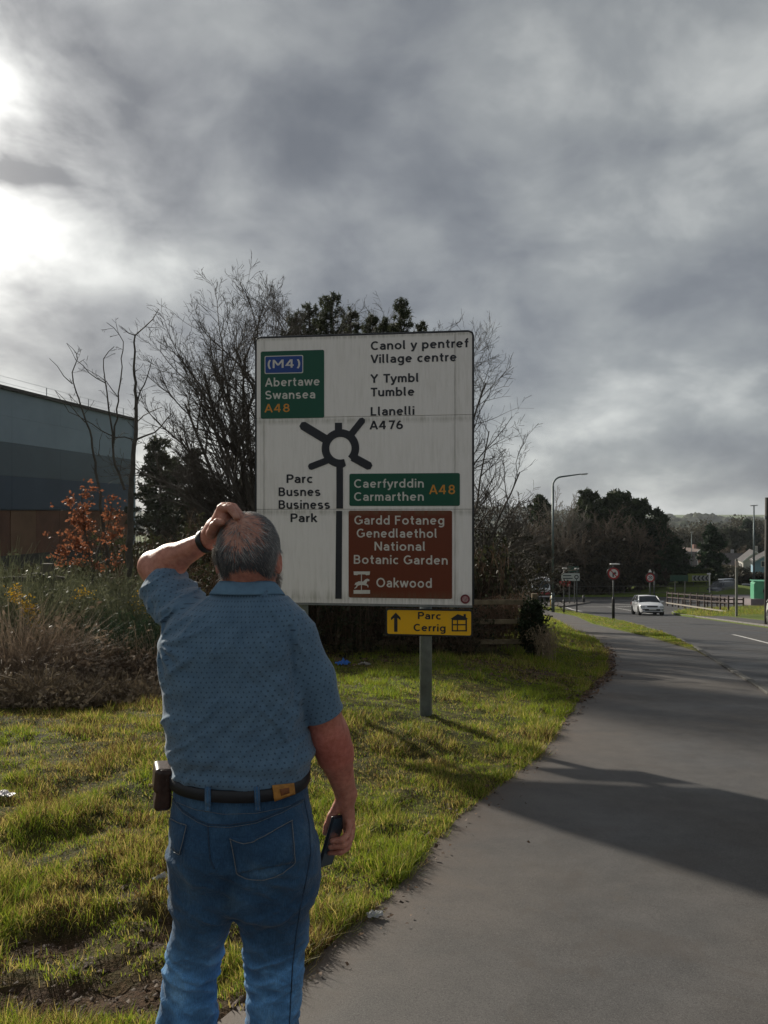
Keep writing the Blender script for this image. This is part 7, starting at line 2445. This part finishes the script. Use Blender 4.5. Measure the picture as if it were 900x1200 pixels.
    for s_ in (-1, 1):
        wb, wr = Wc / 2 * .905, Wc / 2 * .72
        for (a, b) in ((ra[0], ra[1]), (ra[-1], ra[-2])):
            mb = MB(); mb.tube([(s_ * wb, a[0], a[1]), (s_ * wr, b[0], b[1] - .01)], .035, 6); mb.build('pillar', paint, root, smooth=True)
        ym = (ra[1, 0] + ra[-2, 0]) / 2
        mb = MB(); mb.tube([(s_ * wb * 1.0, ym, .97), (s_ * wr * 1.005, ym, H - .06)], .03, 6); mb.build('pillar', m_trim, root)
        mb = MB(); mb.box((s_ * (Wc / 2 + .09), ra[0, 0] + .42, 1.02), (.18, .12, .13), bev=.03); mb.build('mirror', paint, root)
        mb = MB(); mb.box((s_ * Wc * .385, -h + .10, .66), (.34, .14, .15), rz=s_ * rad(14), bev=.03); mb.build('headlight', m_lamp, root)
        mb = MB(); mb.box((s_ * Wc * .41, h - .06, .80), (.25, .12, .22), bev=.03); mb.build('tail_light', m_tail, root)
        mb = MB(); mb.box((s_ * (Wc / 2 + .004), .12, .80), (.02, .9 * h, .02)); mb.build('door_crease', m_trim, root)
        for yw in (-h + .80, h - .78):
            mb = MB(); mb.tube([(s_ * (Wc / 2 - .16), yw, .33), (s_ * (Wc / 2 + .008), yw, .33)], .375, 24); mb.build('wheel_arch', m_trim, root)
            mb = MB(); mb.tube([(s_ * (Wc / 2 - .20), yw, .32), (s_ * (Wc / 2 + .018), yw, .32)], .32, 24); wt = mb.build('tyre', m_tyre, root)
            mb = MB()
            mb.tube([(s_ * (Wc / 2 - .0), yw, .32), (s_ * (Wc / 2 + .024), yw, .32)], .07, 12)
            for k_ in range(5):
                a = 2 * math.pi * k_ / 5
                mb.box((s_ * (Wc / 2 + .020), yw + .11 * math.cos(a), .32 + .11 * math.sin(a)), (.012, .20, .05), rx=a)
            mb.build('rim', m_rim, wt)
    mb = MB(); mb.box((0, -h + .015, .42), (Wc * .62, .06, .17), bev=.02); mb.build('lower_grille', m_trim, root)
    mb = MB(); mb.box((0, -h + .06, .665), (Wc * .42, .10, .09), rx=rad(-12), bev=.01); mb.build('grille', m_trim, root)
    mb = MB(); mb.box((0, -h - .02, .46), (.52, .02, .11)); mb.build('number_plate', m_plate, root)
    mb = MB(); mb.box((0, -h + .04, .27), (Wc * .82, .10, .06), bev=.01); mb.build('bumper_lip', m_trim, root)
    mb = MB(); mb.box((0, .0, .25), (Wc * .8, L * .8, .12)); mb.build('underside', m_trim, root)
    return root
def paint(n, c, r=.3): return mat(n, c, r, .04, 1, coat=.6, spec=.5)
c_w = paint('white_car_paint', (.72, .73, .76))
def onroad(px, Y): x = X(px, Y); return (x, Y, float(base(Y)) - .10)
ps_ = onroad(758.5, 58.5); whc = car('car', 'small white hatchback driving towards the viewer on the road', 'car', ps_, rad(-8), c_w, 4.05, 1.78, 1.48)
whc.rotation_euler = (rad(-6) * 0 + math.atan(-.0) + rad(-5.6) * -1 * -1 if False else rad(-5.5), 0, rad(-8))
c_d = paint('dark_navy_paint', (.012, .016, .030))
ps_ = (X(845, 108), 108, Z(697, 108)); van = car('van', 'dark navy van parked beyond the low timber fence', 'van', ps_, rad(-52), c_d, 4.9, 1.9, 1.85, 'van')
ps_ = (X(846, 116), 116, Z(694.5, 116)); car('car', 'silver grey car parked behind the dark van', 'car', ps_, rad(-60), paint('silver_paint', (.42, .45, .50)), 4.6, 1.85, 2.05, 'van')
ps_ = (X(875, 122), 122, Z(695.5, 122)); car('car', 'dark saloon parked between the van and the green cabinet', 'car', ps_, rad(-25), paint('charcoal_paint', (.015, .018, .028)), 4.3, 1.8, 1.5, 'saloon')
car('car', 'white car nosing into the picture at the right edge of the road', 'car', (X(932.5, 36), 36, float(base(36)) - .1), rad(-12), paint('white_red_car_paint', (.62, .60, .60)), 4.0, 1.75, 1.5)
# parking ground beyond
apron = MB(); pts = [(X(806, 100), 99.9, Z(697.5, 100)), (X(880, 82.2), 82.2, Z(702, 82.2)), (X(960, 84), 84, Z(702, 84)), (X(1000, 130), 130, Z(693.8, 130)), (X(830, 130), 130, Z(692.5, 130))]
apron.add([tuple(p) for p in pts] + [(p[0], p[1], p[2] - 2.5) for p in pts], [(0, 1, 2, 3, 4)] + [(i, i + 5, (i + 1) % 5 + 5, (i + 1) % 5) for i in range(5)])
tag(apron.build('parking_area', mat('pinkish_paving', (.20, .165, .17), .8, .15, .5)), kind='structure')
# lorry / recovery truck in white and red at the left of the roundabout
b_ = at(633, 90, -.1); lor = thing('lorry', 'white and red lorry on the roundabout road beyond the fence end', 'lorry', b_, rad(90))
lor.location = (X(632, 92), 92, float(base(92)) - .1)
m_lr = paint('lorry_red', (.30, .012, .02), .4)
mb = MB(); mb.prism([(-1.0, .55), (-1.05, 1.5), (-.75, 2.75), (.9, 2.8), (.9, .55)][::-1], -1.1, 1.1); cabo = mb.build('cab', c_w, lor, bevel=.08)
mb = MB(); mb.box((-.93, 0, 2.05), (.06, 1.9, .85), ry=rad(14), bev=.02); mb.build('windscreen', m_glass, cabo)
for s_ in (-1, 1):
    mb = MB(); mb.box((-.1, s_ * 1.105, 2.0), (.9, .03, .7), bev=.02); mb.build('side_window', m_glass, cabo)
    for x_ in (0, 3.4, 4.5):
        mb = MB(); mb.tube([(x_, s_ * .75, .48), (x_, s_ * 1.1, .48)], .48, 18); mb.build('tyre', m_tyre, lor)
mb = MB(); mb.box((3.1, 0, .85), (4.4, 2.0, .35), bev=.02); mb.build('chassis', m_lr, lor)
mb = MB(); mb.box((1.4, 0, 1.6), (.9, 2.1, 1.4), bev=.06); mb.build('headboard', m_lr, lor)
mb = MB(); mb.box((-.98, 0, .95), (.12, 2.2, .5), bev=.03); mb.build('bumper', m_lr, lor)
mb = MB(); mb.box((4.0, 0, 1.5), (3.6, 2.1, .9), bev=.05); mb.build('load_box', mat('lorry_body_white', (.45, .44, .43), .5), lor)

# ================================================================ houses
m_rt = mat('slate_roof', (.055, .050, .052), .8, .25, 1.5, .02, 8)
m_rb = mat('brown_tile_roof', (.075, .045, .038), .8, .25, 1.5, .02, 8)
m_win = mat('window_glass', (.05, .06, .07), .15, .2, 1)
m_frame = mat('white_window_frame', (.6, .6, .58), .6, .05, 3)
def house(label, px, Y, zb_, w, d, he, hr, rz, wallm, roofm, nwin=2, storeys=2, group='houses beyond the roundabout', chimney=True, name='house', gable=True):
    loc = (X(px, Y), Y, zb_)
    root = thing(name, label, 'house', loc, rz, group)
    # gable faces the viewer (-y)
    mb = MB(); mb.prism([(-w / 2, -3), (-w / 2, he), (0, hr - .12), (w / 2, he), (w / 2, -3)][::-1], -d / 2, d / 2); mb.build('wall', wallm, root)
    ov = .35
    sl_ = math.atan2(hr - he, w / 2)
    for s_ in (-1, 1):
        Ls = math.hypot(w / 2, hr - he) + ov
        cx = s_ * (w / 2 + ov * math.cos(sl_)) / 2; cz = hr - (hr - he) / (w / 2) * abs(cx) + .06
        mb = MB(); mb.box((cx, 0, cz), (Ls, d + .7, .14), ry=s_ * sl_); rf = mb.build('roof', roofm, root)
        mb = MB(); mb.box((cx, -d / 2 - .36, cz - .02), (Ls, .06, .22), ry=s_ * sl_); mb.build('bargeboard', m_frame, root)
    if chimney:
        mb = MB(); mb.box((w * .18, d * .2, hr + .2), (.7, .7, 1.5), bev=.03); mb.build('chimney', wallm, root)
    for st in range(storeys):
        for i in range(nwin):
            cx = (i - (nwin - 1) / 2) * w / (nwin + .3); cz = 1.5 + st * 2.6
            if cz + .5 > he + .8: continue
            mb = MB(); mb.box((cx, -d / 2 - .02, cz), (1.25, .10, 1.15)); fr = mb.build('window', m_frame, root)
            mb = MB(); mb.box((cx, -d / 2 - .08, cz), (1.05, .04, .95)); mb.build('pane', m_win, fr)
        for i in range(3):
            cy = (i - 1) * d / 3.4; cz = 1.5 + st * 2.6
            mb = MB(); mb.box((-w / 2 - .02, cy, cz), (.10, 1.3, 1.15)); fr = mb.build('window', m_frame, root)
            mb = MB(); mb.box((-w / 2 - .08, cy, cz), (.04, 1.1, .95)); mb.build('pane', m_win, fr)
    return root
m_bw = mat('pinkish_brick_wall', (.34, .20, .165), .9, .18, 1.2, .01, 20)
m_cr = mat('cream_render', (.42, .40, .36), .9, .1, 1)
m_bl = mat('pale_blue_render', (.17, .28, .36), .85, .1, 1)
m_gr = mat('grey_render', (.28, .28, .28), .9, .1, 1)
house('pinkish brick house with a broad gable behind the dark conifer', 811, 190, Z(690, 190), 7.2, 10, Z(658, 190) - Z(690, 190), Z(643, 190) - Z(690, 190), rad(-2), m_bw, m_rb, 2)
house('grey roofed house half hidden left of the brick gable', 787, 158, Z(690, 158), 8.0, 9, 5.2, 7.6, rad(70), m_cr, m_rt, 2)
house('pale blue rendered house at the right edge', 903, 150, Z(684, 150), 6.4, 9, Z(657, 150) - Z(684, 150), Z(645, 150) - Z(684, 150), rad(-22), m_bl, m_rt, 2)
house('cream rendered house left of the pale blue one', 882, 172, Z(684, 172), 5.0, 9, 5.2, 7.4, rad(-18), m_cr, m_rt, 1)
house('pale terraced house behind the lone grey post', 867, 190, Z(684, 190), 6.0, 9, 5.0, 7.4, rad(60), m_gr, m_rt, 1)
house('low grey house right of the big dark conifer', 852, 180, Z(688, 180), 7.0, 9, 4.2, 6.4, rad(65), m_gr, m_rt, 1)
for i, (px, py, Y, rz_) in enumerate(((886, 634, 420, 30), (893, 628, 440, 60), (879, 642, 400, 75), (897, 640, 380, 10))):
    house(('small white house high on the wooded slope', 'white gabled house farthest up the slope at right', 'lowest small white house on the wooded slope', 'white house on the slope beside the telegraph pole')[i], px, Y, Z(py + 6, Y), 7, 9, 4.6, 7.0, rad(rz_), m_cr, m_rt, 2, group='white houses on the hillside')

# ================================================================ trees across the road
R = np.random.default_rng(77)
far = [
    ('dark flat topped pine tallest of the group right of the lamp post', 689, 118, 577, 5.0, 'p', (.013, .020, .009), (.040, .050, .022)),
    ('broad dark pine in the middle of the roadside group', 727, 116, 580, 6.2, 'p', (.012, .020, .009), (.038, .050, .022)),
    ('dark pine with a pointed top in the roadside group', 748, 118, 588, 5.2, 'p', (.012, .020, .009), (.036, .046, .020)),
    ('dark conifer at the right end of the roadside group', 768, 114, 601, 5.6, 'c', (.010, .018, .010), (.030, .042, .020)),
    ('low dark conifer at the foot of the right end of the group', 779, 110, 622, 4.4, 'c', (.010, .018, .010), (.030, .042, .020)),
    ('big dark conical conifer standing before the houses', 832, 125, 618, 4.6, 'c', (.008, .018, .010), (.024, .040, .020)),
    ('dark conifer peeping above the bare trees left of the lamp', 634, 118, 584, 4.6, 'p', (.012, .020, .009), (.038, .050, .022)),
    ('dark pine behind the white roundabout board', 706, 124, 590, 5.5, 'p', (.013, .020, .009), (.040, .048, .022)),
    ('small conifer on the slope left of the brick house', 790, 140, 632, 3.6, 'c', (.010, .018, .010), (.030, .042, .020)),
    ('conifer on the slope over the cream house', 877, 230, 612, 7.0, 'c', (.012, .022, .016), (.032, .045, .028)),
    ('round topped dark tree on the slope right of the conical conifer', 857, 215, 622, 7.0, 'p', (.016, .022, .014), (.042, .046, .028)),
]
for i, (lb, px, Y, top, W_, kd, cA, cB) in enumerate(far):
    b_ = at(px, Y); H = Z(top, Y) - b_[2]; W_ *= .78; cA = tuple(v * 1.5 for v in cA); cB = tuple(v * 1.6 for v in cB)
    pine('conifer_tree' if kd == 'c' else 'pine_tree', lb, b_, H, W_, 200 + i, cA, cB, size=.30 * Y / 120, nclump=80, each=34, group='evergreens across the road', bare=.06 if kd == 'c' else .30, shape=.85 if kd == 'c' else .5, stretch=3.0, csz=.12)
def fartree(label, px, Y, top, sd, st=3, sp=.2, leafy=0, m=m_bark):
    b_ = at(px, Y); H = Z(top, Y) - b_[2]
    R_ = np.random.default_rng(sd)
    dirs = [(R_.normal(0, sp), R_.normal(0, sp * .6), 1, R_.uniform(.75, 1.0)) for _ in range(st)]
    spec = [(7, .07, .03, 9, rad(36), .42, .25), (5, .12, .04, 6, rad(36), .48, .15), (3, .16, .03, 3, rad(36), .5, .15), (1, .2, 0, 0, 0, 0, 0)]
    o = bare_tree('bare_tree', label, b_, H, sd, stemdirs=dirs, rad0=.16, spec=spec, group='bare trees across the road', tw=Y / 22., m=m)
    if leafy:
        cen = np.stack([R_.normal(0, H * .14, leafy), R_.normal(0, H * .1, leafy), R_.uniform(.03, .6, leafy) * H], 1)
        V, Q_, c = leaf_cloud(R_, cen, np.full(leafy, H * .08), 26, .40, (.022, .018, .012), (.085, .068, .042))
        mesh_np('undergrowth_leaves', V, Q_, m_leafc, o, col=c)
m_pb = mat('pale_twig_bark', (.16, .14, .11), .9, .3, 4)
m_bb = mat('brown_twig_bark', (.12, .088, .060), .9, .3, 4)
for i, (px, Y, top, lb) in enumerate(((662, 112, 580, 'pale bare tree just right of the tall lamp post'), (674, 116, 578, 'pale bare tree left of the tallest roadside pine'), (700, 112, 596, 'brown bare tree between the roadside pines'), (716, 110, 602, 'brown bare tree in front of the broad pine'), (738, 109, 606, 'thin brown bare tree at the centre of the wood'), (757, 110, 612, 'bare tree in front of the right hand conifers'), (650, 108, 606, 'bare tree close behind the tall lamp post'), (626, 104, 604, 'brown bare tree left of the lamp post'), (606, 100, 598, 'brown bare tree behind the bramble fence'), (692, 106, 622, 'low bare tree above the white roundabout board'), (843, 200, 640, 'brown bare tree right of the conical conifer'), (868, 205, 640, 'brown bare tree behind the lone grey post'))):
    fartree(lb, px, Y, top, 300 + i, st=4 if Y < 150 else 5, leafy=60, m=m_pb if i < 2 else m_bb)
# hedge band below the wood
def hedge(name, label, x0, x1, Y, h, dep, seed, cA, cB, n=260, size=.35, group=None, cat='hedge'):
    R_ = np.random.default_rng(seed)
    c0 = ((x0 + x1) / 2, Y, float(gz((x0 + x1) / 2, Y)))
    o = thing(name, label, cat, c0, 0, group)
    xs = R_.uniform(x0, x1, n); ys_ = Y + R_.uniform(-dep, dep, n) / 2
    zs = gz(xs, ys_) + R_.uniform(0, 1, n) * h * (1 + .35 * fbm(xs * .15, ys_ * .1, oct=2, seed=seed))
    V, Q_, c = leaf_cloud(R_, np.stack([xs, ys_, zs], 1) - np.array(c0), np.full(n, h * .28), 34, size, cA, cB)
    mesh_np('foliage', V, Q_, m_leafc, o, col=c); return o
hedge('shrub_belt', 'dark brown undergrowth at the foot of the roadside wood', X(560, 108), X(722, 112), 109, 6.5, 6, 91, (.024, .019, .013), (.10, .078, .050), 420, .36)
hedge('shrub_belt', 'dark undergrowth between the mound and the right end of the wood', X(715, 126), X(800, 126), 126, 5.0, 5, 92, (.010, .014, .009), (.035, .040, .022), 420, .42)
hedge('hedge', 'dark hedge behind the parked van below the houses', X(795, 136), X(925, 136), 136, 2.6, 4, 93, (.012, .016, .010), (.05, .04, .028), 420, .40)
hedge('hedge', 'green hedge around the island beneath the chevron board', X(795, 112), X(838, 112), 112.5, 1.6, 2, 94, (.018, .026, .010), (.045, .06, .02), 160, .26)
for i, (x0, x1, Y, h) in enumerate(((X(840, 175), X(930, 175), 172, 4), (X(770, 240), X(930, 240), 240, 13), (X(780, 300), X(940, 300), 300, 17))):
    hedge('tree_belt', ('belt of brown trees just behind the houses', 'belt of bare woodland on the lower slope', 'belt of woodland higher up the slope')[i], x0, x1, Y, h * .75, 10, 95 + i, (.034, .034, .024), (.11, .095, .066), 560, .30 * Y / 170, cat='trees')

# ================================================================ hills
def hills(name, pts, Y0, Y1, seed, colr, amp, tree=0):
    """ridge defined by (px, py) at distance Y1; rises from the valley at Y0"""
    pts = np.array(pts, float)
    u = np.linspace(-1600, 2600, 420)       # pixel columns: wide run beyond the frame
    top_ = np.interp(u, pts[:, 0], pts[:, 1])
    T = np.linspace(0, 1, 40)
    Ys = Y0 + (Y1 - Y0) * T
    XX = (u[None] - 450) / 900. * Y1 * (Ys[:, None] / Y1) ** .35 * 1.0
    zr = (600 - top_) / 900. * Y1
    ZZ = -23 + (zr[None] + 23) * sstep(0, 1, T)[:, None] ** .9 + amp * fbm(XX * .012, Ys[:, None] * .012, oct=5, seed=seed) * sstep(0, .3, T)[:, None]
    YY = np.repeat(Ys[:, None], len(u), 1)
    # back side
    XX = np.concatenate([XX, XX[-1:] * 1.2]); YY = np.concatenate([YY, YY[-1:] + 500]); ZZ = np.concatenate([ZZ, ZZ[-1:] - 90])
    n, c = XX.shape; ii = np.arange(n * c).reshape(n, c)
    FF = np.stack([ii[:-1, :-1], ii[:-1, 1:], ii[1:, 1:], ii[1:, :-1]], -1).reshape(-1, 4)
    o = mesh_np(name, np.stack([XX, YY, ZZ], -1).reshape(-1, 3), FF, colr, smooth=True)
    tag(o, kind='structure')
    if tree:
        R_ = np.random.default_rng(seed)
        k_ = R_.integers(0, (n - 2), tree); q = R_.integers(int(c * .38), int(c * .62), tree)
        fr = R_.uniform(0, 1, tree)
        px_ = XX[k_, q] * (1 - fr) + XX[k_ + 1, q] * fr + R_.normal(0, 4, tree); py_ = YY[k_, q] * (1 - fr) + YY[k_ + 1, q] * fr
        pz_ = ZZ[k_, q] * (1 - fr) + ZZ[k_ + 1, q] * fr
        s_ = R_.uniform(3.5, 6.5, tree) * Y1 / 1400.
        D = np.array([(1, 0, 0), (0, 1, 0), (-1, 0, 0), (0, -1, 0), (.0, 0, .9), (.7, .7, .55), (-.7, .7, .6), (-.7, -.7, .5), (.7, -.7, .6)])
        V = np.stack([px_, py_, pz_], 1)[:, None] + (D[None] + R_.normal(0, .18, (tree, 9, 3))) * s_[:, None, None]
        T_ = np.array([[0, 5, 4], [5, 1, 4], [1, 6, 4], [6, 2, 4], [2, 7, 4], [7, 3, 4], [3, 8, 4], [8, 0, 4]])
        FFt = (np.arange(tree)[:, None, None] * 9 + T_[None]).reshape(-1, 3)
        cc = np.array([.030, .040, .022]) * R_.uniform(.5, 1.7, (tree, 1)) * np.array([1, 1, 1]) + R_.uniform(0, .02, (tree, 1)) * np.array([1.2, .8, .4])
        w_ = mesh_np('far_woods', V.reshape(-1, 3), FFt, m_leafc, col=np.repeat(cc, 9, 0))
        tag(w_, 'dark woodland covering the ' + ('nearer hillside' if Y1 < 1000 else 'farthest hills along the skyline'), 'woods', kind='stuff')
m_hill = mat('far_hill_turf', (.030, .040, .022), .95, .4, .01, space='Object')
hills('hills', [(-1600, 606), (300, 600), (600, 602), (655, 603), (700, 606), (745, 612), (783, 611), (812, 610.5), (822, 609.5), (842, 610), (850, 614), (880, 616), (900, 616), (1100, 608), (2600, 606)], 700, 1700, 5, m_hill, 12, 7500)
hills('hillside', [(-1600, 640), (500, 640), (640, 612), (740, 640), (800, 634), (840, 618), (858, 614), (880, 618), (905, 616), (1200, 610), (2600, 625)], 330, 620, 9, m_hill, 6, 4500)

# ================================================================ litter
def crumple(name, label, px, py, Y, sx, sy, sz, col, seed, cat='litter', group=None, on=None, rough=.4):
    R_ = np.random.default_rng(seed)
    x = X(px, Y); z = (float(gz(x, Y)) + .028) if on is None else float(base(Y)) + on
    o = thing(name, label, cat, (x, Y, z), R_.uniform(-.5, .5), group)
    n = 15; u = np.linspace(-1, 1, n); UU, VV_ = np.meshgrid(u, u)
    edge_ = 1 + .25 * fbm(UU * 2, VV_ * 2, oct=2, seed=seed)
    h_ = np.abs(fbm(UU * 2.2 + seed, VV_ * 2.2, oct=3, seed=seed)) * sz * (1.2 - .5 * (UU ** 2 + VV_ ** 2))
    P = np.stack([UU * sx * edge_, VV_ * sy * edge_, h_], -1).reshape(-1, 3)
    ii = np.arange(n * n).reshape(n, n); FF = np.stack([ii[:-1, :-1], ii[:-1, 1:], ii[1:, 1:], ii[1:, :-1]], -1).reshape(-1, 4)
    r_ = np.hypot(UU, VV_)[:-1, :-1].ravel(); FF = FF[r_ < 1.05]
    mesh_np('sheet', P, FF, mat(name + '_film', col, rough, .25, 12, transl=.2), o)
    return o
def gy(py, px):
    # distance at which the ground sheet appears at that height in view
    Y = 3.0
    for _ in range(60):
        z = float(gz(X(px, Y), Y)); Yn = -z * 900 / (py - 600); Y = Y * .5 + Yn * .5
    return Y
crumple('plastic_bag', 'crumpled blue plastic bag at the foot of the dark brambles', 402, 778, gy(780, 402), .12, .09, .07, (.03, .16, .55), 1, 'bag')
crumple('rag', 'pale twisted rag right of the blue plastic bag', 427, 779, gy(781, 427), .12, .05, .05, (.30, .27, .23), 2, 'rag')
crumple('litter_wrapper', 'white crisp wrapper in the grass at the far left', 6, 935, gy(936, 6), .085, .035, .02, (.60, .56, .58), 3, 'wrapper')
crumple('paper_scrap', 'pale paper strip in the grass left of the jeans', 190, 1035, gy(1036, 190), .050, .016, .03, (.42, .42, .42), 4, 'paper')
crumple('paper_scrap', 'crumpled grey paper at the path edge', 438, 1075, 3.66, .040, .026, .018, (.36, .34, .31), 5, 'paper', on=.014)
crumple('paper_scrap', 'tiny white scrap on the far footpath', 689, 760, gy(760, 689), .035, .02, .02, (.5, .5, .5), 6, 'paper', on=.012)

# ================================================================ air
hz_m = bpy.data.materials.new('damp_air'); hz_m.use_nodes = True
ht = hz_m.node_tree
for n_ in list(ht.nodes):
    if n_.type != 'OUTPUT_MATERIAL': ht.nodes.remove(n_)
pvn = ht.nodes.new('ShaderNodeVolumePrincipled')
pvn.inputs['Color'].default_value = (.80, .86, .93, 1)
pvn.inputs['Density'].default_value = .00011
pvn.inputs['Anisotropy'].default_value = .35
ht.links.new(pvn.outputs[0], [n_ for n_ in ht.nodes if n_.type == 'OUTPUT_MATERIAL'][0].inputs['Volume'])
mb = MB(); mb.box((0, 1200, -0.0), (5200, 3400, 74)); mb.v = [(p[0], p[1], p[2] + 2) for p in mb.v]
hzo = mb.build('haze', hz_m); tag(hzo, kind='stuff')

# mark what nobody could count
for o in SC.objects:
    if o.type == 'MESH' and o.parent is not None and o.name.split('.')[0] in ('twigs', 'limbs', 'foliage', 'stems', 'canes', 'leaves', 'flowers', 'russet_leaves', 'ivy', 'undergrowth_leaves', 'hair', 'hair_tuft', 'beard'):
        o['kind'] = 'stuff'
